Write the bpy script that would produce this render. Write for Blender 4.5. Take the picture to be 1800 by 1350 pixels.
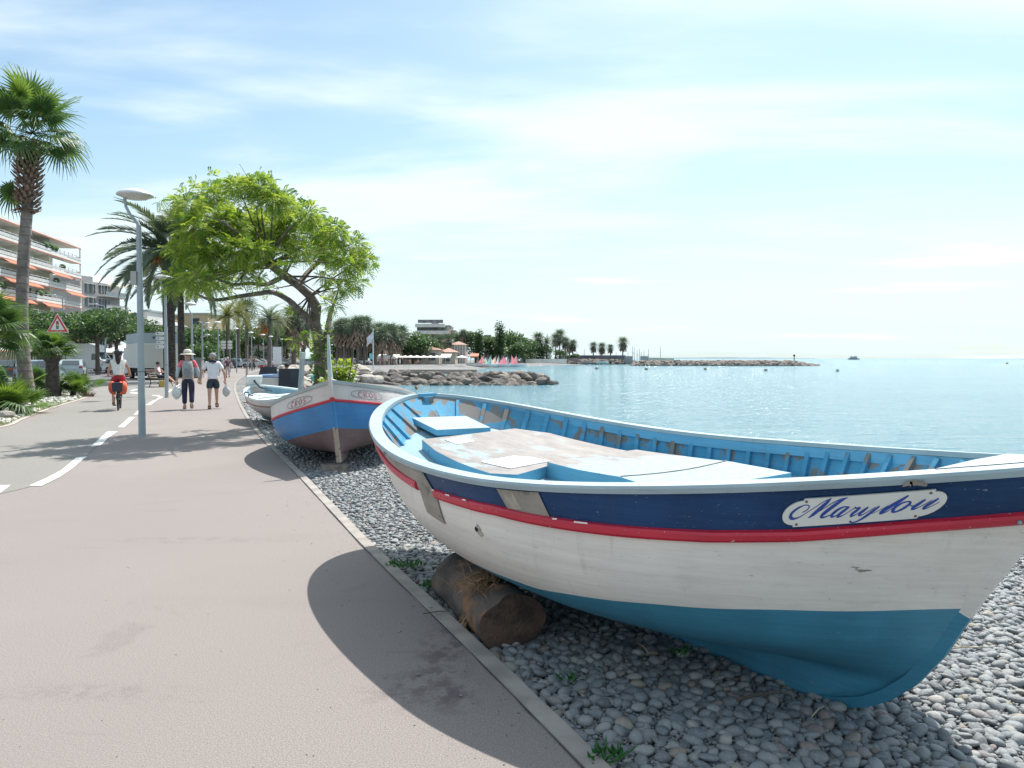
import bpy, math, random
import numpy as np
from mathutils import Vector, Matrix, noise
for o in list(bpy.data.objects): bpy.data.objects.remove(o)
random.seed(7); R = math.radians
C = bpy.context.scene.collection
SC = bpy.context.scene

# ------------------------------------------------------------------ camera, sky, sun, exposure
FOC = 1350.0; EYE = 1.5; PITCH = math.atan(45/FOC)
cam = bpy.data.cameras.new('camera'); cam_o = bpy.data.objects.new('camera', cam); C.objects.link(cam_o)
cam_o.location = (0, 0, EYE); cam_o.rotation_euler = (R(90)-PITCH, 0, 0)
cam.sensor_width = 36; cam.lens = 36*FOC/1800; cam.clip_start = .05; cam.clip_end = 60000
SC.camera = cam_o
SUN_AZ, SUN_EL = 24.2, 55.3
world = bpy.data.worlds.new('World'); SC.world = world; world.use_nodes = True
W = world.node_tree; W.nodes.clear()
def wn(t, **k):
    n = W.nodes.new(t)
    for a, b in k.items(): setattr(n, a, b)
    return n
sky = wn('ShaderNodeTexSky', sky_type='NISHITA', sun_disc=False)
sky.sun_elevation = R(SUN_EL); sky.sun_rotation = R(SUN_AZ); sky.air_density = 1.0; sky.dust_density = 1.2; sky.ozone_density = 1.3; sky.altitude = 0
bg = wn('ShaderNodeBackground'); bg.inputs[1].default_value = .12
wo = wn('ShaderNodeOutputWorld')
tc = wn('ShaderNodeTexCoord'); sep = wn('ShaderNodeSeparateXYZ'); W.links.new(tc.outputs['Generated'], sep.inputs[0])
def wm(op, a, b=None, c=None, clamp=False):
    n = wn('ShaderNodeMath', operation=op, use_clamp=clamp)
    for i, x in enumerate((a, b, c)):
        if x is None: continue
        if isinstance(x, (int, float)): n.inputs[i].default_value = x
        else: W.links.new(x, n.inputs[i])
    return n.outputs[0]
zc = wm('MAXIMUM', sep.outputs[2], 0.0)
den = wm('ADD', zc, .16)
comb = wn('ShaderNodeCombineXYZ')
W.links.new(wm('DIVIDE', sep.outputs[0], den), comb.inputs[0]); W.links.new(wm('DIVIDE', sep.outputs[1], den), comb.inputs[1])
mp = wn('ShaderNodeMapping'); mp.inputs['Rotation'].default_value = (0, 0, R(-28)); mp.inputs['Scale'].default_value = (.55, 1.5, 1); mp.inputs['Location'].default_value = (3.1, 1.7, 0)
W.links.new(comb.outputs[0], mp.inputs[0])
n1 = wn('ShaderNodeTexNoise'); n1.inputs['Scale'].default_value = .75; n1.inputs['Detail'].default_value = 9; n1.inputs['Roughness'].default_value = .52; n1.inputs['Distortion'].default_value = .5
W.links.new(mp.outputs[0], n1.inputs['Vector'])
n2 = wn('ShaderNodeTexNoise'); n2.inputs['Scale'].default_value = 2.6; n2.inputs['Detail'].default_value = 6
W.links.new(mp.outputs[0], n2.inputs['Vector'])
cl = wm('ADD', wm('MULTIPLY', n1.outputs[0], .8), wm('MULTIPLY', n2.outputs[0], .2))
mr = wn('ShaderNodeMapRange', interpolation_type='SMOOTHSTEP'); mr.inputs[1].default_value = .42; mr.inputs[2].default_value = .60; mr.inputs[3].default_value = 0.10; mr.inputs[4].default_value = .92
W.links.new(cl, mr.inputs[0])
# thin haze layer low over the horizon, all the way round
hz = wn('ShaderNodeMapRange', interpolation_type='SMOOTHSTEP'); hz.inputs[1].default_value = 0; hz.inputs[2].default_value = .30; hz.inputs[3].default_value = .65; hz.inputs[4].default_value = 0
W.links.new(zc, hz.inputs[0])
cloud = wn('ShaderNodeMix', data_type='RGBA'); cloud.inputs[7].default_value = (6.3, 7.1, 7.4, 1)
tint = wn('ShaderNodeMix', data_type='RGBA', blend_type='MULTIPLY'); tint.inputs[0].default_value = 1; tint.inputs[7].default_value = (.93, 1.08, 1.03, 1); W.links.new(sky.outputs[0], tint.inputs[6])
W.links.new(mr.outputs[0], cloud.inputs[0]); W.links.new(tint.outputs[2], cloud.inputs[6])
# flat banks of cloud lying low over the sea
cb = wn('ShaderNodeCombineXYZ'); W.links.new(wm('ARCTAN2', sep.outputs[0], sep.outputs[1]), cb.inputs[0]); W.links.new(wm('MULTIPLY', zc, 11.0), cb.inputs[1])
n3 = wn('ShaderNodeTexNoise'); n3.inputs['Scale'].default_value = 2.6; n3.inputs['Detail'].default_value = 6; n3.inputs['Roughness'].default_value = .5; W.links.new(cb.outputs[0], n3.inputs['Vector'])
lb = wn('ShaderNodeMapRange', interpolation_type='SMOOTHSTEP'); lb.inputs[1].default_value = .54; lb.inputs[2].default_value = .66; lb.inputs[3].default_value = 0; lb.inputs[4].default_value = .8; W.links.new(n3.outputs[0], lb.inputs[0])
lowm = wn('ShaderNodeMapRange', interpolation_type='SMOOTHSTEP'); lowm.inputs[1].default_value = .06; lowm.inputs[2].default_value = .22; lowm.inputs[3].default_value = 1; lowm.inputs[4].default_value = 0; W.links.new(zc, lowm.inputs[0])
bank = wn('ShaderNodeMix', data_type='RGBA'); bank.inputs[7].default_value = (7.0, 7.3, 7.3, 1)
haze = wn('ShaderNodeMix', data_type='RGBA'); haze.inputs[7].default_value = (5.1, 6.2, 6.6, 1)
W.links.new(hz.outputs[0], haze.inputs[0]); W.links.new(cloud.outputs[2], haze.inputs[6])
W.links.new(wm('MULTIPLY', lb.outputs[0], lowm.outputs[0]), bank.inputs[0]); W.links.new(haze.outputs[2], bank.inputs[6]); W.links.new(bank.outputs[2], bg.inputs[0]); W.links.new(bg.outputs[0], wo.inputs[0])
sun = bpy.data.lights.new('sun', 'SUN'); sun.energy = 5.0; sun.angle = R(.53); sun.color = (1, .955, .89)
sun_o = bpy.data.objects.new('sun', sun); C.objects.link(sun_o)
sd = Vector((math.sin(R(SUN_AZ))*math.cos(R(SUN_EL)), math.cos(R(SUN_AZ))*math.cos(R(SUN_EL)), math.sin(R(SUN_EL))))
sun_o.rotation_euler = sd.to_track_quat('Z', 'Y').to_euler(); sun_o.location = (20, 20, 40)
vs = SC.view_settings; vs.view_transform = 'Standard'; vs.look = 'None'; vs.gamma = 1; vs.exposure = .42; vs.use_curve_mapping = False
SC.cycles.max_bounces = 6; SC.cycles.transparent_max_bounces = 8; SC.cycles.caustics_reflective = False; SC.cycles.caustics_refractive = False
SC.cycles.sample_clamp_indirect = 6

# ------------------------------------------------------------------ helpers
CP, SP = math.cos(PITCH), math.sin(PITCH)
def ray(px, py):
    dx = (px-900)/FOC; dz = (675-py)/FOC
    return Vector((dx, CP+dz*SP, -SP+dz*CP))
def G(px, py, z=0.0):
    d = ray(px, py); t = (z-EYE)/d.z
    return Vector((d.x*t, d.y*t, z))
def PX(px, py, Y):
    d = ray(px, py); t = Y/d.y
    return Vector((d.x*t, Y, EYE+d.z*t))

def tag(o, label=None, cat=None, group=None, kind=None):
    if label: o['label'] = label
    if cat: o['category'] = cat
    if group: o['group'] = group
    if kind: o['kind'] = kind
    return o
def empty(name, loc=(0, 0, 0), rz=0, label=None, cat=None, group=None, kind=None, rot=None):
    o = bpy.data.objects.new(name, None); C.objects.link(o); o.location = loc; o.rotation_euler = rot or (0, 0, rz)
    o.empty_display_size = .2
    return tag(o, label, cat, group, kind)
def link(name, me, parent=None, loc=None, rot=None, sc=None):
    o = bpy.data.objects.new(name, me); C.objects.link(o)
    if parent: o.parent = parent
    if loc is not None: o.location = loc
    if rot is not None: o.rotation_euler = rot
    if sc is not None: o.scale = (sc, sc, sc) if isinstance(sc, (int, float)) else sc
    return o
ORD = ['first', 'second', 'third', 'fourth', 'fifth', 'sixth', 'seventh', 'eighth', 'ninth', 'tenth', 'eleventh', 'twelfth', 'thirteenth', 'fourteenth', 'fifteenth', 'sixteenth', 'seventeenth', 'eighteenth', 'nineteenth', 'twentieth', 'twenty-first', 'twenty-second', 'twenty-third', 'twenty-fourth', 'twenty-fifth', 'twenty-sixth', 'twenty-seventh']
def kids(o): return list(o.children)
def copy_tree(o, parent=None):
    ch = kids(o)
    c = o.copy(); C.objects.link(c); c.parent = parent
    for k in ch: copy_tree(k, c)
    return c
def dup(o, loc, rz=None, label=None, sc=None, group=None):
    c = copy_tree(o); c.location = loc
    if rz is not None: c.rotation_euler[2] = rz
    if label: c['label'] = label
    if group: c['group'] = group
    if sc is not None: c.scale = (sc, sc, sc)
    return c

class MB:
    def __init__(s): s.v = []; s.f = []; s.m = []; s.sm = []
    def add(s, vs_, fs, mi=0, smooth=False):
        b = len(s.v); s.v.extend([tuple(x) for x in vs_])
        for f in fs: s.f.append(tuple(b+i for i in f)); s.m.append(mi); s.sm.append(smooth)
        return s
    def box(s, c, d, rz=0, mi=0, rot=None, taper=1.0):
        hx, hy, hz_ = d[0]/2, d[1]/2, d[2]/2
        M = (rot if rot is not None else Matrix.Rotation(rz, 3, 'Z')); c = Vector(c)
        vs_ = []
        for z in (-1, 1):
            k = taper if z > 0 else 1
            for x, y in ((-1, -1), (1, -1), (1, 1), (-1, 1)): vs_.append(c+M@Vector((x*hx*k, y*hy*k, z*hz_)))
        return s.add(vs_, [(3, 2, 1, 0), (4, 5, 6, 7), (0, 1, 5, 4), (1, 2, 6, 5), (2, 3, 7, 6), (3, 0, 4, 7)], mi)
    def tube(s, pts, rad, n=8, mi=0, caps=True, smooth=True, flat=1.0):
        pts = [Vector(p) for p in pts]
        if isinstance(rad, (int, float)): rad = [rad]*len(pts)
        rings = []; prev = None
        for i, p in enumerate(pts):
            t = (pts[min(i+1, len(pts)-1)]-pts[max(i-1, 0)]).normalized()
            a = prev if prev is not None else (Vector((0, 0, 1)) if abs(t.z) < .9 else Vector((1, 0, 0)))
            u = (a - t*a.dot(t)).normalized(); w = t.cross(u); prev = u
            rings.append([p+(u*math.cos(2*math.pi*k/n)*flat+w*math.sin(2*math.pi*k/n))*rad[i] for k in range(n)])
        vs_ = [q for r in rings for q in r]; fs = []
        for i in range(len(pts)-1):
            for k in range(n): fs.append((i*n+k, i*n+(k+1) % n, (i+1)*n+(k+1) % n, (i+1)*n+k))
        s.add(vs_, fs, mi, smooth)
        if caps: s.add(rings[0], [tuple(range(n))[::-1]], mi); s.add(rings[-1], [tuple(range(n))], mi)
        return s
    def lathe(s, prof, loc=(0, 0, 0), n=16, mi=0, smooth=True, sx=1, sy=1, rot=None):
        loc = Vector(loc); vs_ = []; M = rot or Matrix.Identity(3)
        for r, z in prof:
            for k in range(n):
                a = 2*math.pi*k/n; vs_.append(loc+M@Vector((r*math.cos(a)*sx, r*math.sin(a)*sy, z)))
        fs = [(i*n+k, i*n+(k+1) % n, (i+1)*n+(k+1) % n, (i+1)*n+k) for i in range(len(prof)-1) for k in range(n)]
        return s.add(vs_, fs, mi, smooth)
    def ball(s, c, r, n=10, mi=0, sx=1, sy=1, sz=1, rot=None):
        m = max(4, n//2+1)
        return s.lathe([(r*math.sin(math.pi*i/m), -r*sz*math.cos(math.pi*i/m)) for i in range(m+1)], c, n, mi, True, sx, sy, rot)
    def grid(s, fn, nu, nv, mi=0, smooth=True, flip=False):
        vs_ = [fn(i/nu, j/nv) for i in range(nu+1) for j in range(nv+1)]; w = nv+1
        fs = []
        for i in range(nu):
            for j in range(nv):
                q = (i*w+j, (i+1)*w+j, (i+1)*w+j+1, i*w+j+1); fs.append(q[::-1] if flip else q)
        return s.add(vs_, fs, mi, smooth)
    def prism(s, poly, z0, z1, mi=0):
        n = len(poly); vs_ = [(p[0], p[1], z0) for p in poly]+[(p[0], p[1], z1) for p in poly]
        fs = [tuple(range(n))[::-1], tuple(range(n, 2*n))]+[(i, (i+1) % n, n+(i+1) % n, n+i) for i in range(n)]
        return s.add(vs_, fs, mi)
    def poly3(s, pts, th=None, mi=0):
        """flat outline in space, thickened by vector th"""
        pts = [Vector(p) for p in pts]; n = len(pts)
        if th is None: return s.add(pts, [tuple(range(n))], mi)
        th = Vector(th); vs_ = pts+[p+th for p in pts]
        return s.add(vs_, [tuple(range(n))[::-1], tuple(range(n, 2*n))]+[(i, (i+1) % n, n+(i+1) % n, n+i) for i in range(n)], mi)
    def mesh(s, name, mats, recalc=True):
        me = bpy.data.meshes.new(name); me.from_pydata(s.v, [], s.f)
        for m in (mats if isinstance(mats, (list, tuple)) else [mats]): me.materials.append(m)
        me.polygons.foreach_set('material_index', s.m); me.polygons.foreach_set('use_smooth', s.sm)
        me.update()
        if recalc and len(s.f) < 20000:
            import bmesh
            bm = bmesh.new(); bm.from_mesh(me); bmesh.ops.recalc_face_normals(bm, faces=bm.faces); bm.to_mesh(me); bm.free()
        return me
    def build(s, name, mats, parent=None, recalc=True, **k):
        o = link(name, s.mesh(name, mats, recalc), parent)
        return tag(o, **k)

# ------------------------------------------------------------------ materials
class NT:
    def __init__(s, name):
        s.m = bpy.data.materials.new(name); s.m.use_nodes = True; s.t = s.m.node_tree; s.b = s.t.nodes['Principled BSDF']
    def n(s, t, **k):
        x = s.t.nodes.new(t)
        for a, b in k.items(): setattr(x, a, b)
        return x
    def l(s, a, b): s.t.links.new(a, b)
    def noise(s, scale, detail=4, rough=.5, coord='Object', dist=0, sc3=None):
        tcn = s.n('ShaderNodeTexCoord'); nz = s.n('ShaderNodeTexNoise'); nz.inputs['Scale'].default_value = scale
        nz.inputs['Detail'].default_value = detail; nz.inputs['Roughness'].default_value = rough; nz.inputs['Distortion'].default_value = dist
        src = tcn.outputs[coord]
        if sc3:
            mpn = s.n('ShaderNodeMapping'); mpn.inputs['Scale'].default_value = sc3; s.l(src, mpn.inputs[0]); src = mpn.outputs[0]
        s.l(src, nz.inputs['Vector']); return nz.outputs[0]
    def ramp(s, fac, lo, hi, a=0.0, b=1.0):
        r = s.n('ShaderNodeMapRange', interpolation_type='SMOOTHSTEP'); r.inputs[1].default_value = lo; r.inputs[2].default_value = hi
        r.inputs[3].default_value = a; r.inputs[4].default_value = b; s.l(fac, r.inputs[0]); return r.outputs[0]
    def mix(s, fac, a, b, blend='MIX'):
        x = s.n('ShaderNodeMix', data_type='RGBA', blend_type=blend)
        for i, q in ((0, fac), (6, a), (7, b)):
            if isinstance(q, (int, float)): x.inputs[i].default_value = q
            elif isinstance(q, (tuple, list)): x.inputs[i].default_value = (*q[:3], 1)
            else: s.l(q, x.inputs[i])
        return x.outputs[2]
    def bump(s, h, strength=.3, dist=.01):
        b = s.n('ShaderNodeBump'); b.inputs['Strength'].default_value = strength; b.inputs['Distance'].default_value = dist
        s.l(h, b.inputs['Height']); s.l(b.outputs[0], s.b.inputs['Normal'])
    def col(s, c):
        if isinstance(c, (tuple, list)): s.b.inputs['Base Color'].default_value = (*c[:3], 1)
        else: s.l(c, s.b.inputs['Base Color'])
    def rough(s, r): s.b.inputs['Roughness'].default_value = r
    def math(s, op, a, b=0.0):
        x = s.n('ShaderNodeMath', operation=op)
        for i, q in enumerate((a, b)):
            if isinstance(q, (int, float)): x.inputs[i].default_value = q
            else: s.l(q, x.inputs[i])
        return x.outputs[0]
_mc = {}
def mat(name, c, rough=.6, var=.12, scale=6, bump=.0, metal=0, bscale=40, bdist=.005, spec=None):
    if name in _mc: return _mc[name]
    t = NT(name); t.rough(rough); t.b.inputs['Metallic'].default_value = metal
    if spec is not None: t.b.inputs['Specular IOR Level'].default_value = spec
    if var:
        nz = t.noise(scale, 5)
        t.col(t.mix(t.ramp(nz, .3, .7), tuple(x*(1-var) for x in c), tuple(min(1, x*(1+var)) for x in c)))
    else: t.col(c)
    if bump: t.bump(t.noise(bscale, 4), bump, bdist)
    _mc[name] = t.m; return t.m
def leafmat(name, c1, c2, trans=.45, rough=.5, scale=1.5):
    if name in _mc: return _mc[name]
    t = NT(name); t.rough(rough)
    oi = t.n('ShaderNodeObjectInfo')
    nz = t.noise(scale, 3)
    cc = t.mix(t.ramp(nz, .35, .65), c1, c2)
    t.col(cc)
    tr = t.n('ShaderNodeBsdfTranslucent'); t.l(t.mix(.5, cc, (c2[0]*1.6, c2[1]*1.5, c2[2]*.7)), tr.inputs[0])
    ms = t.n('ShaderNodeMixShader'); ms.inputs[0].default_value = trans
    out = t.t.nodes['Material Output']; t.l(t.b.outputs[0], ms.inputs[1]); t.l(tr.outputs[0], ms.inputs[2]); t.l(ms.outputs[0], out.inputs[0])
    _mc[name] = t.m; return t.m
def peel(name, c, under, amount=.12, scale=7, rough=.45, var=.08, grime=.15, bump=.25, stretch=None):
    """painted wood: chips down to what lies under, fine cracks, dirt"""
    if name in _mc: return _mc[name]
    t = NT(name); t.rough(rough)
    base = t.mix(t.ramp(t.noise(2.5, 5), .3, .7), tuple(x*(1-var) for x in c), tuple(min(.95, x*(1+var)) for x in c))
    gr = t.ramp(t.noise(9, 8, .65, sc3=stretch or (1, 1, .35)), .5, .8, 0, grime)
    base = t.mix(gr, base, tuple(x*.45+.04 for x in c))
    ch = t.noise(scale, 9, .62, dist=.3, sc3=stretch)
    m = t.ramp(ch, .5+.2*(1-amount)-.015, .5+.2*(1-amount)+.012)
    ch2 = t.noise(scale*6, 5, .7, sc3=stretch); m2 = t.ramp(ch2, .66-.02*amount*5, .70)
    mm = t.math('MAXIMUM', m, m2)
    t.col(t.mix(mm, base, under))
    sc1 = t.noise(3.0, 9, .75, sc3=(.5, 1, 14)); base = t.mix(t.ramp(sc1, .45, .70, 0, .38), base, tuple(min(.9, x*1.25+.02) for x in c)); base = t.mix(t.ramp(sc1, .30, .52, .30, 0), base, tuple(x*.72 for x in c))
    sc2 = t.noise(16, 6, .8, sc3=(.35, 1, 5)); base = t.mix(t.ramp(sc2, .66, .72, 0, .55), base, under)
    dr = t.noise(11, 5, .6, sc3=(1.6, 1, .16)); base = t.mix(t.ramp(dr, .58, .74, 0, .26), base, tuple(x*.5+.03 for x in c))
    t.col(t.mix(mm, base, under))
    hgt = t.math('ADD', t.math('MULTIPLY', mm, -1.0), t.math('MULTIPLY', t.noise(60, 4), .25))
    t.bump(hgt, bump, .003)
    _mc[name] = t.m; return t.m
def glassmat(name, c=(.03, .04, .05), rough=.08):
    return mat(name, c, rough, 0, spec=.8)
# ------------------------------------------------------------------ terrain, sea, promenade
SHORE = np.array([(13, -80), (12.5, -10), (11.5, 5), (10, 14), (3.5, 27), (-2.5, 42), (-6.6, 54), (-10.5, 70), (-15.5, 90), (-16.6, 112), (-12, 160), (0, 225), (11, 262), (24, 300), (52, 337), (75, 380), (60, 500), (-100, 900), (-1500, 2500), (-9000, 9000)], float)
def shore_sd(x, y):
    """signed distance to the waterline, positive on land (left of it)"""
    x = np.asarray(x, float); y = np.asarray(y, float)
    best = np.full(x.shape, 1e18); sg = np.ones(x.shape)
    for (x0, y0), (x1, y1) in zip(SHORE[:-1], SHORE[1:]):
        dx, dy = x1-x0, y1-y0; L2 = dx*dx+dy*dy
        t = np.clip(((x-x0)*dx+(y-y0)*dy)/L2, 0, 1); qx = x-(x0+t*dx); qy = y-(y0+t*dy); d = qx*qx+qy*qy
        cr = dx*(y-y0)-dy*(x-x0); m = d < best-1e-9
        best = np.where(m, d, best); sg = np.where(m, np.where(cr > 0, 1., -1.), sg)
    return np.sqrt(best)*sg
SEA = -1.0
def land_z(x, y):
    d = shore_sd(x, y)
    t = np.clip(d/10.5, -2, 1)
    z = SEA+np.where(t > 0, (0.93)*(1-(1-t)**1.35), t*1.4)
    # the stones lie a hand lower than the kerb
    k = np.clip((np.asarray(x)-(.48-.43*(np.asarray(y)-2.81)))/1.2, 0, 1)*np.clip((np.asarray(y)-.3)/1.5, 0, 1)*np.clip((15-np.asarray(y))/7, 0, 1)
    z = z-.06*k
    return z
def lz(x, y): return float(land_z(np.array([x]), np.array([y]))[0])

# pebbly ground material, used where single stones can no longer be told apart
t = NT('pebble_ground'); t.rough(.85)
vo = t.n('ShaderNodeTexVoronoi'); vo.inputs['Scale'].default_value = 24; tcn = t.n('ShaderNodeTexCoord'); t.l(tcn.outputs['Object'], vo.inputs['Vector'])
vo2 = t.n('ShaderNodeTexVoronoi'); vo2.inputs['Scale'].default_value = 9; t.l(tcn.outputs['Object'], vo2.inputs['Vector'])
sepc = t.n('ShaderNodeSeparateColor'); t.l(vo.outputs['Color'], sepc.inputs[0])
c1 = t.mix(t.ramp(sepc.outputs[0], 0, 1), (.19, .195, .2), (.46, .46, .45))
c1 = t.mix(t.ramp(vo.outputs['Distance'], .25, .62), c1, (.07, .075, .08))
c1 = t.mix(t.ramp(t.noise(.35, 5), .4, .7, 0, .35), c1, (.38, .35, .31))
t.col(c1); t.bump(t.math('ADD', t.math('MULTIPLY', vo.outputs['Distance'], -1.), t.math('MULTIPLY', vo2.outputs['Distance'], -.8)), .7, .03)
M_PEBGROUND = t.m
rr = np.concatenate([[0.3], np.geomspace(.8, 60, 95), np.geomspace(63, 700, 70), np.geomspace(800, 30000, 14)])
na = 260; aa = np.linspace(0, 2*math.pi, na, endpoint=False)
# finer where the picture looks
aa = np.sort(np.concatenate([np.linspace(R(40), R(140), 200), np.linspace(R(141), R(399), 90)])); na = len(aa)
X = rr[:, None]*np.cos(aa)[None]; Y = rr[:, None]*np.sin(aa)[None]
Z = land_z(X, Y)
vs_ = np.stack([X, Y, Z], -1).reshape(-1, 3).tolist(); nr = len(rr)
fs_ = [(i*na+k, (i+1)*na+k, (i+1)*na+(k+1) % na, i*na+(k+1) % na) for i in range(nr-1) for k in range(na)]
fs_.append(tuple(range(na)))
g = MB(); g.add(vs_, fs_, 0, True); ground = g.build('beach', M_PEBGROUND, recalc=False, kind='structure')

# sea
t = NT('sea_water'); t.rough(.13); t.b.inputs['Specular IOR Level'].default_value = .5; t.b.inputs['IOR'].default_value = 1.33
geo = t.n('ShaderNodeNewGeometry')
def wnoise(scale, sc3, detail, rough=.55):
    mpn = t.n('ShaderNodeMapping'); mpn.inputs['Scale'].default_value = sc3; mpn.inputs['Rotation'].default_value = (0, 0, R(18)); t.l(geo.outputs['Position'], mpn.inputs[0])
    nz = t.n('ShaderNodeTexNoise'); nz.inputs['Scale'].default_value = scale; nz.inputs['Detail'].default_value = detail; nz.inputs['Roughness'].default_value = rough; t.l(mpn.outputs[0], nz.inputs['Vector']); return nz.outputs[0]
w1 = wnoise(.9, (.45, 1, 1), 6, .6); w2 = wnoise(.12, (.4, 1, 1), 4); w3 = wnoise(.012, (.25, 1, 1), 4); w4 = wnoise(7.5, (.55, 1, 1), 3)
t.col(t.mix(t.ramp(w3, .35, .65), (.10, .26, .325), (.135, .305, .365)))
b1 = t.n('ShaderNodeBump'); b1.inputs['Strength'].default_value = 1.0; b1.inputs['Distance'].default_value = .55
t.l(t.math('ADD', t.math('ADD', w1, t.math('MULTIPLY', w4, .3)), t.math('MULTIPLY', w2, 2.2)), b1.inputs['Height']); # some wavelets stand steeper than the rest and throw the sun back
gm = t.n('ShaderNodeMapping'); gm.inputs['Scale'].default_value = (.7, 1, 1); gm.inputs['Rotation'].default_value = (0, 0, R(18)); t.l(geo.outputs['Position'], gm.inputs[0])
gv = t.n('ShaderNodeTexVoronoi'); gv.inputs['Scale'].default_value = 6.5; t.l(gm.outputs[0], gv.inputs['Vector'])
gs = t.n('ShaderNodeSeparateColor'); t.l(gv.outputs['Color'], gs.inputs[0])
gc = t.n('ShaderNodeCombineXYZ'); t.l(t.math('MULTIPLY', t.math('SUBTRACT', gs.outputs[0], .5), 1.3), gc.inputs[0]); t.l(t.math('MULTIPLY', t.math('SUBTRACT', gs.outputs[1], .5), 1.3), gc.inputs[1])
gmask = t.math('MULTIPLY', t.ramp(gs.outputs[2], .74, .75), t.ramp(gv.outputs['Distance'], .35, .5, 1, 0)); t.l(t.math('SUBTRACT', .13, t.math('MULTIPLY', gmask, .085)), t.b.inputs['Roughness'])
gk = t.n('ShaderNodeVectorMath', operation='SCALE'); t.l(gc.outputs[0], gk.inputs[0]); t.l(gmask, gk.inputs['Scale'])
ga = t.n('ShaderNodeVectorMath', operation='ADD'); t.l(b1.outputs[0], ga.inputs[0]); t.l(gk.outputs[0], ga.inputs[1])
gn = t.n('ShaderNodeVectorMath', operation='NORMALIZE'); t.l(ga.outputs[0], gn.inputs[0]); t.l(gn.outputs[0], t.b.inputs['Normal'])
M_SEA = t.m
g = MB(); nn = 96; radii = [0, 60, 400, 3000, 52000]
vs_ = [(0, 0, SEA)]+[(r*math.cos(2*math.pi*k/nn), r*math.sin(2*math.pi*k/nn), SEA) for r in radii[1:] for k in range(nn)]
fs_ = [(0, 1+k, 1+(k+1) % nn) for k in range(nn)]+[(1+i*nn+k, 1+(i+1)*nn+k, 1+(i+1)*nn+(k+1) % nn, 1+i*nn+(k+1) % nn) for i in range(3) for k in range(nn)]
g.add(vs_, fs_); g.build('sea', M_SEA, recalc=False, kind='structure')

# path surface: pinkish sand-coloured asphalt
def pathmat(name, c, spot):
    t = NT(name); t.rough(.88)
    f = t.noise(150, 4, .75); base = t.mix(t.ramp(f, .38, .62), tuple(x*.66 for x in c), tuple(x*1.30 for x in c))
    base = t.mix(t.ramp(t.noise(55, 4, .7), .4, .7, 0, .3), base, tuple(x*.8 for x in c))
    base = t.mix(t.ramp(t.noise(.35, 5), .35, .7, 0, .5), base, tuple(x*.9 for x in c))
    base = t.mix(t.ramp(t.noise(1.2, 7, .6, sc3=(.3, 1.2, 1)), .56, .72, 0, .35), base, spot)
    base = t.mix(t.ramp(t.noise(14, 3, .6), .74, .80, 0, .8), base, (.12, .1, .09))
    base = t.mix(t.ramp(t.noise(.8, 8, .68, dist=.6), .60, .66, 0, .28), base, tuple(x*.62 for x in c)); base = t.mix(t.ramp(t.noise(2.7, 8, .7, sc3=(.25, 1.5, 1)), .63, .70, 0, .4), base, tuple(x*.6 for x in c)); base = t.mix(t.ramp(t.noise(.22, 4), .5, .62, 0, .35), base, tuple(min(1, x*1.12) for x in c))
    # dark old spill beside the log and a few scuffs
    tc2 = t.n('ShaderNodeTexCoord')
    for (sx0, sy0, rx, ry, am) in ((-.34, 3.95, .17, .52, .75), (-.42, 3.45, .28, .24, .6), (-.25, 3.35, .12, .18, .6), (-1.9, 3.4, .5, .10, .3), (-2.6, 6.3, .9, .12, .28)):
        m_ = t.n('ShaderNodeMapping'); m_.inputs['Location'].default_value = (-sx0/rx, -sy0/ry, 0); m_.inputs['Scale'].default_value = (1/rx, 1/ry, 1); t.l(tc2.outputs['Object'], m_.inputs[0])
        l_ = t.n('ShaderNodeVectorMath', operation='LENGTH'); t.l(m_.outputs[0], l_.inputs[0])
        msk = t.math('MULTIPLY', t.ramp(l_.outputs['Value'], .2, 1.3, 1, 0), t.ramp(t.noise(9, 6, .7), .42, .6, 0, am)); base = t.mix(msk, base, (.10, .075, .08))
    t.col(base); t.bump(f, .5, .004); return t.m
M_PATH = pathmat('path_surface', (.251, .220, .2075), (.205, .18, .168))
M_LANE = pathmat('bike_lane_surface', (.232, .220, .202), (.195, .183, .17))
M_ROAD = pathmat('road_asphalt', (.15, .15, .165), (.11, .11, .12))
M_PAVE = pathmat('pavement_surface', (.29, .265, .24), (.24, .22, .2))
M_LINE = peel('line_paint', (.78, .77, .72), (.4, .36, .33), .1, 9, .7, grime=.2, bump=.1)
M_KERB = mat('kerb_concrete', (.31, .285, .262), .85, .2, 5, .4, bscale=90)
def smooth_poly(pts, n=8):
    out = []; P = [Vector(p) for p in pts]
    for i in range(len(P)-1):
        p0 = P[max(i-1, 0)]; p1 = P[i]; p2 = P[i+1]; p3 = P[min(i+2, len(P)-1)]
        for k in range(n):
            u = k/n; out.append(.5*((2*p1)+(p2-p0)*u+(2*p0-5*p1+4*p2-p3)*u*u+(3*p1-p0-3*p2+p3)*u**3))
    out.append(P[-1]); return out
kerb_px = [(1065, 1350), (850, 1142), (650, 955), (538, 840), (466, 770), (440, 738), (421, 704), (414, 682), (418, 669), (434, 659), (454, 653), (490, 648), (560, 643), (620, 639.5)]
kp = [G(*p) for p in kerb_px]; d0 = (kp[0]-kp[1]).normalized()
kerb_line = smooth_poly([kp[0]+d0*9]+[kp[0]+d0*2]+kp, 7)
left_px = [(0, 752), (40, 738), (80, 722), (120, 709), (150, 700), (158, 695)]
lp = [G(*p) for p in left_px]
left_edge = smooth_poly([Vector((-10.2, -8, 0)), Vector((-10.4, 6, 0)), Vector((-10.5, 12, 0))]+lp, 6)
road_px = [(147, 678), (187, 670), (262, 657), (310, 648.5), (350, 643.5), (395, 640), (430, 638)]
road_edge = [G(*p) for p in road_px]
outline = kerb_line+[G(600, 636.5), G(470, 635.2), G(440, 635.4)]+road_edge[::-1]+[G(140, 683)]+left_edge[::-1]
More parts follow.
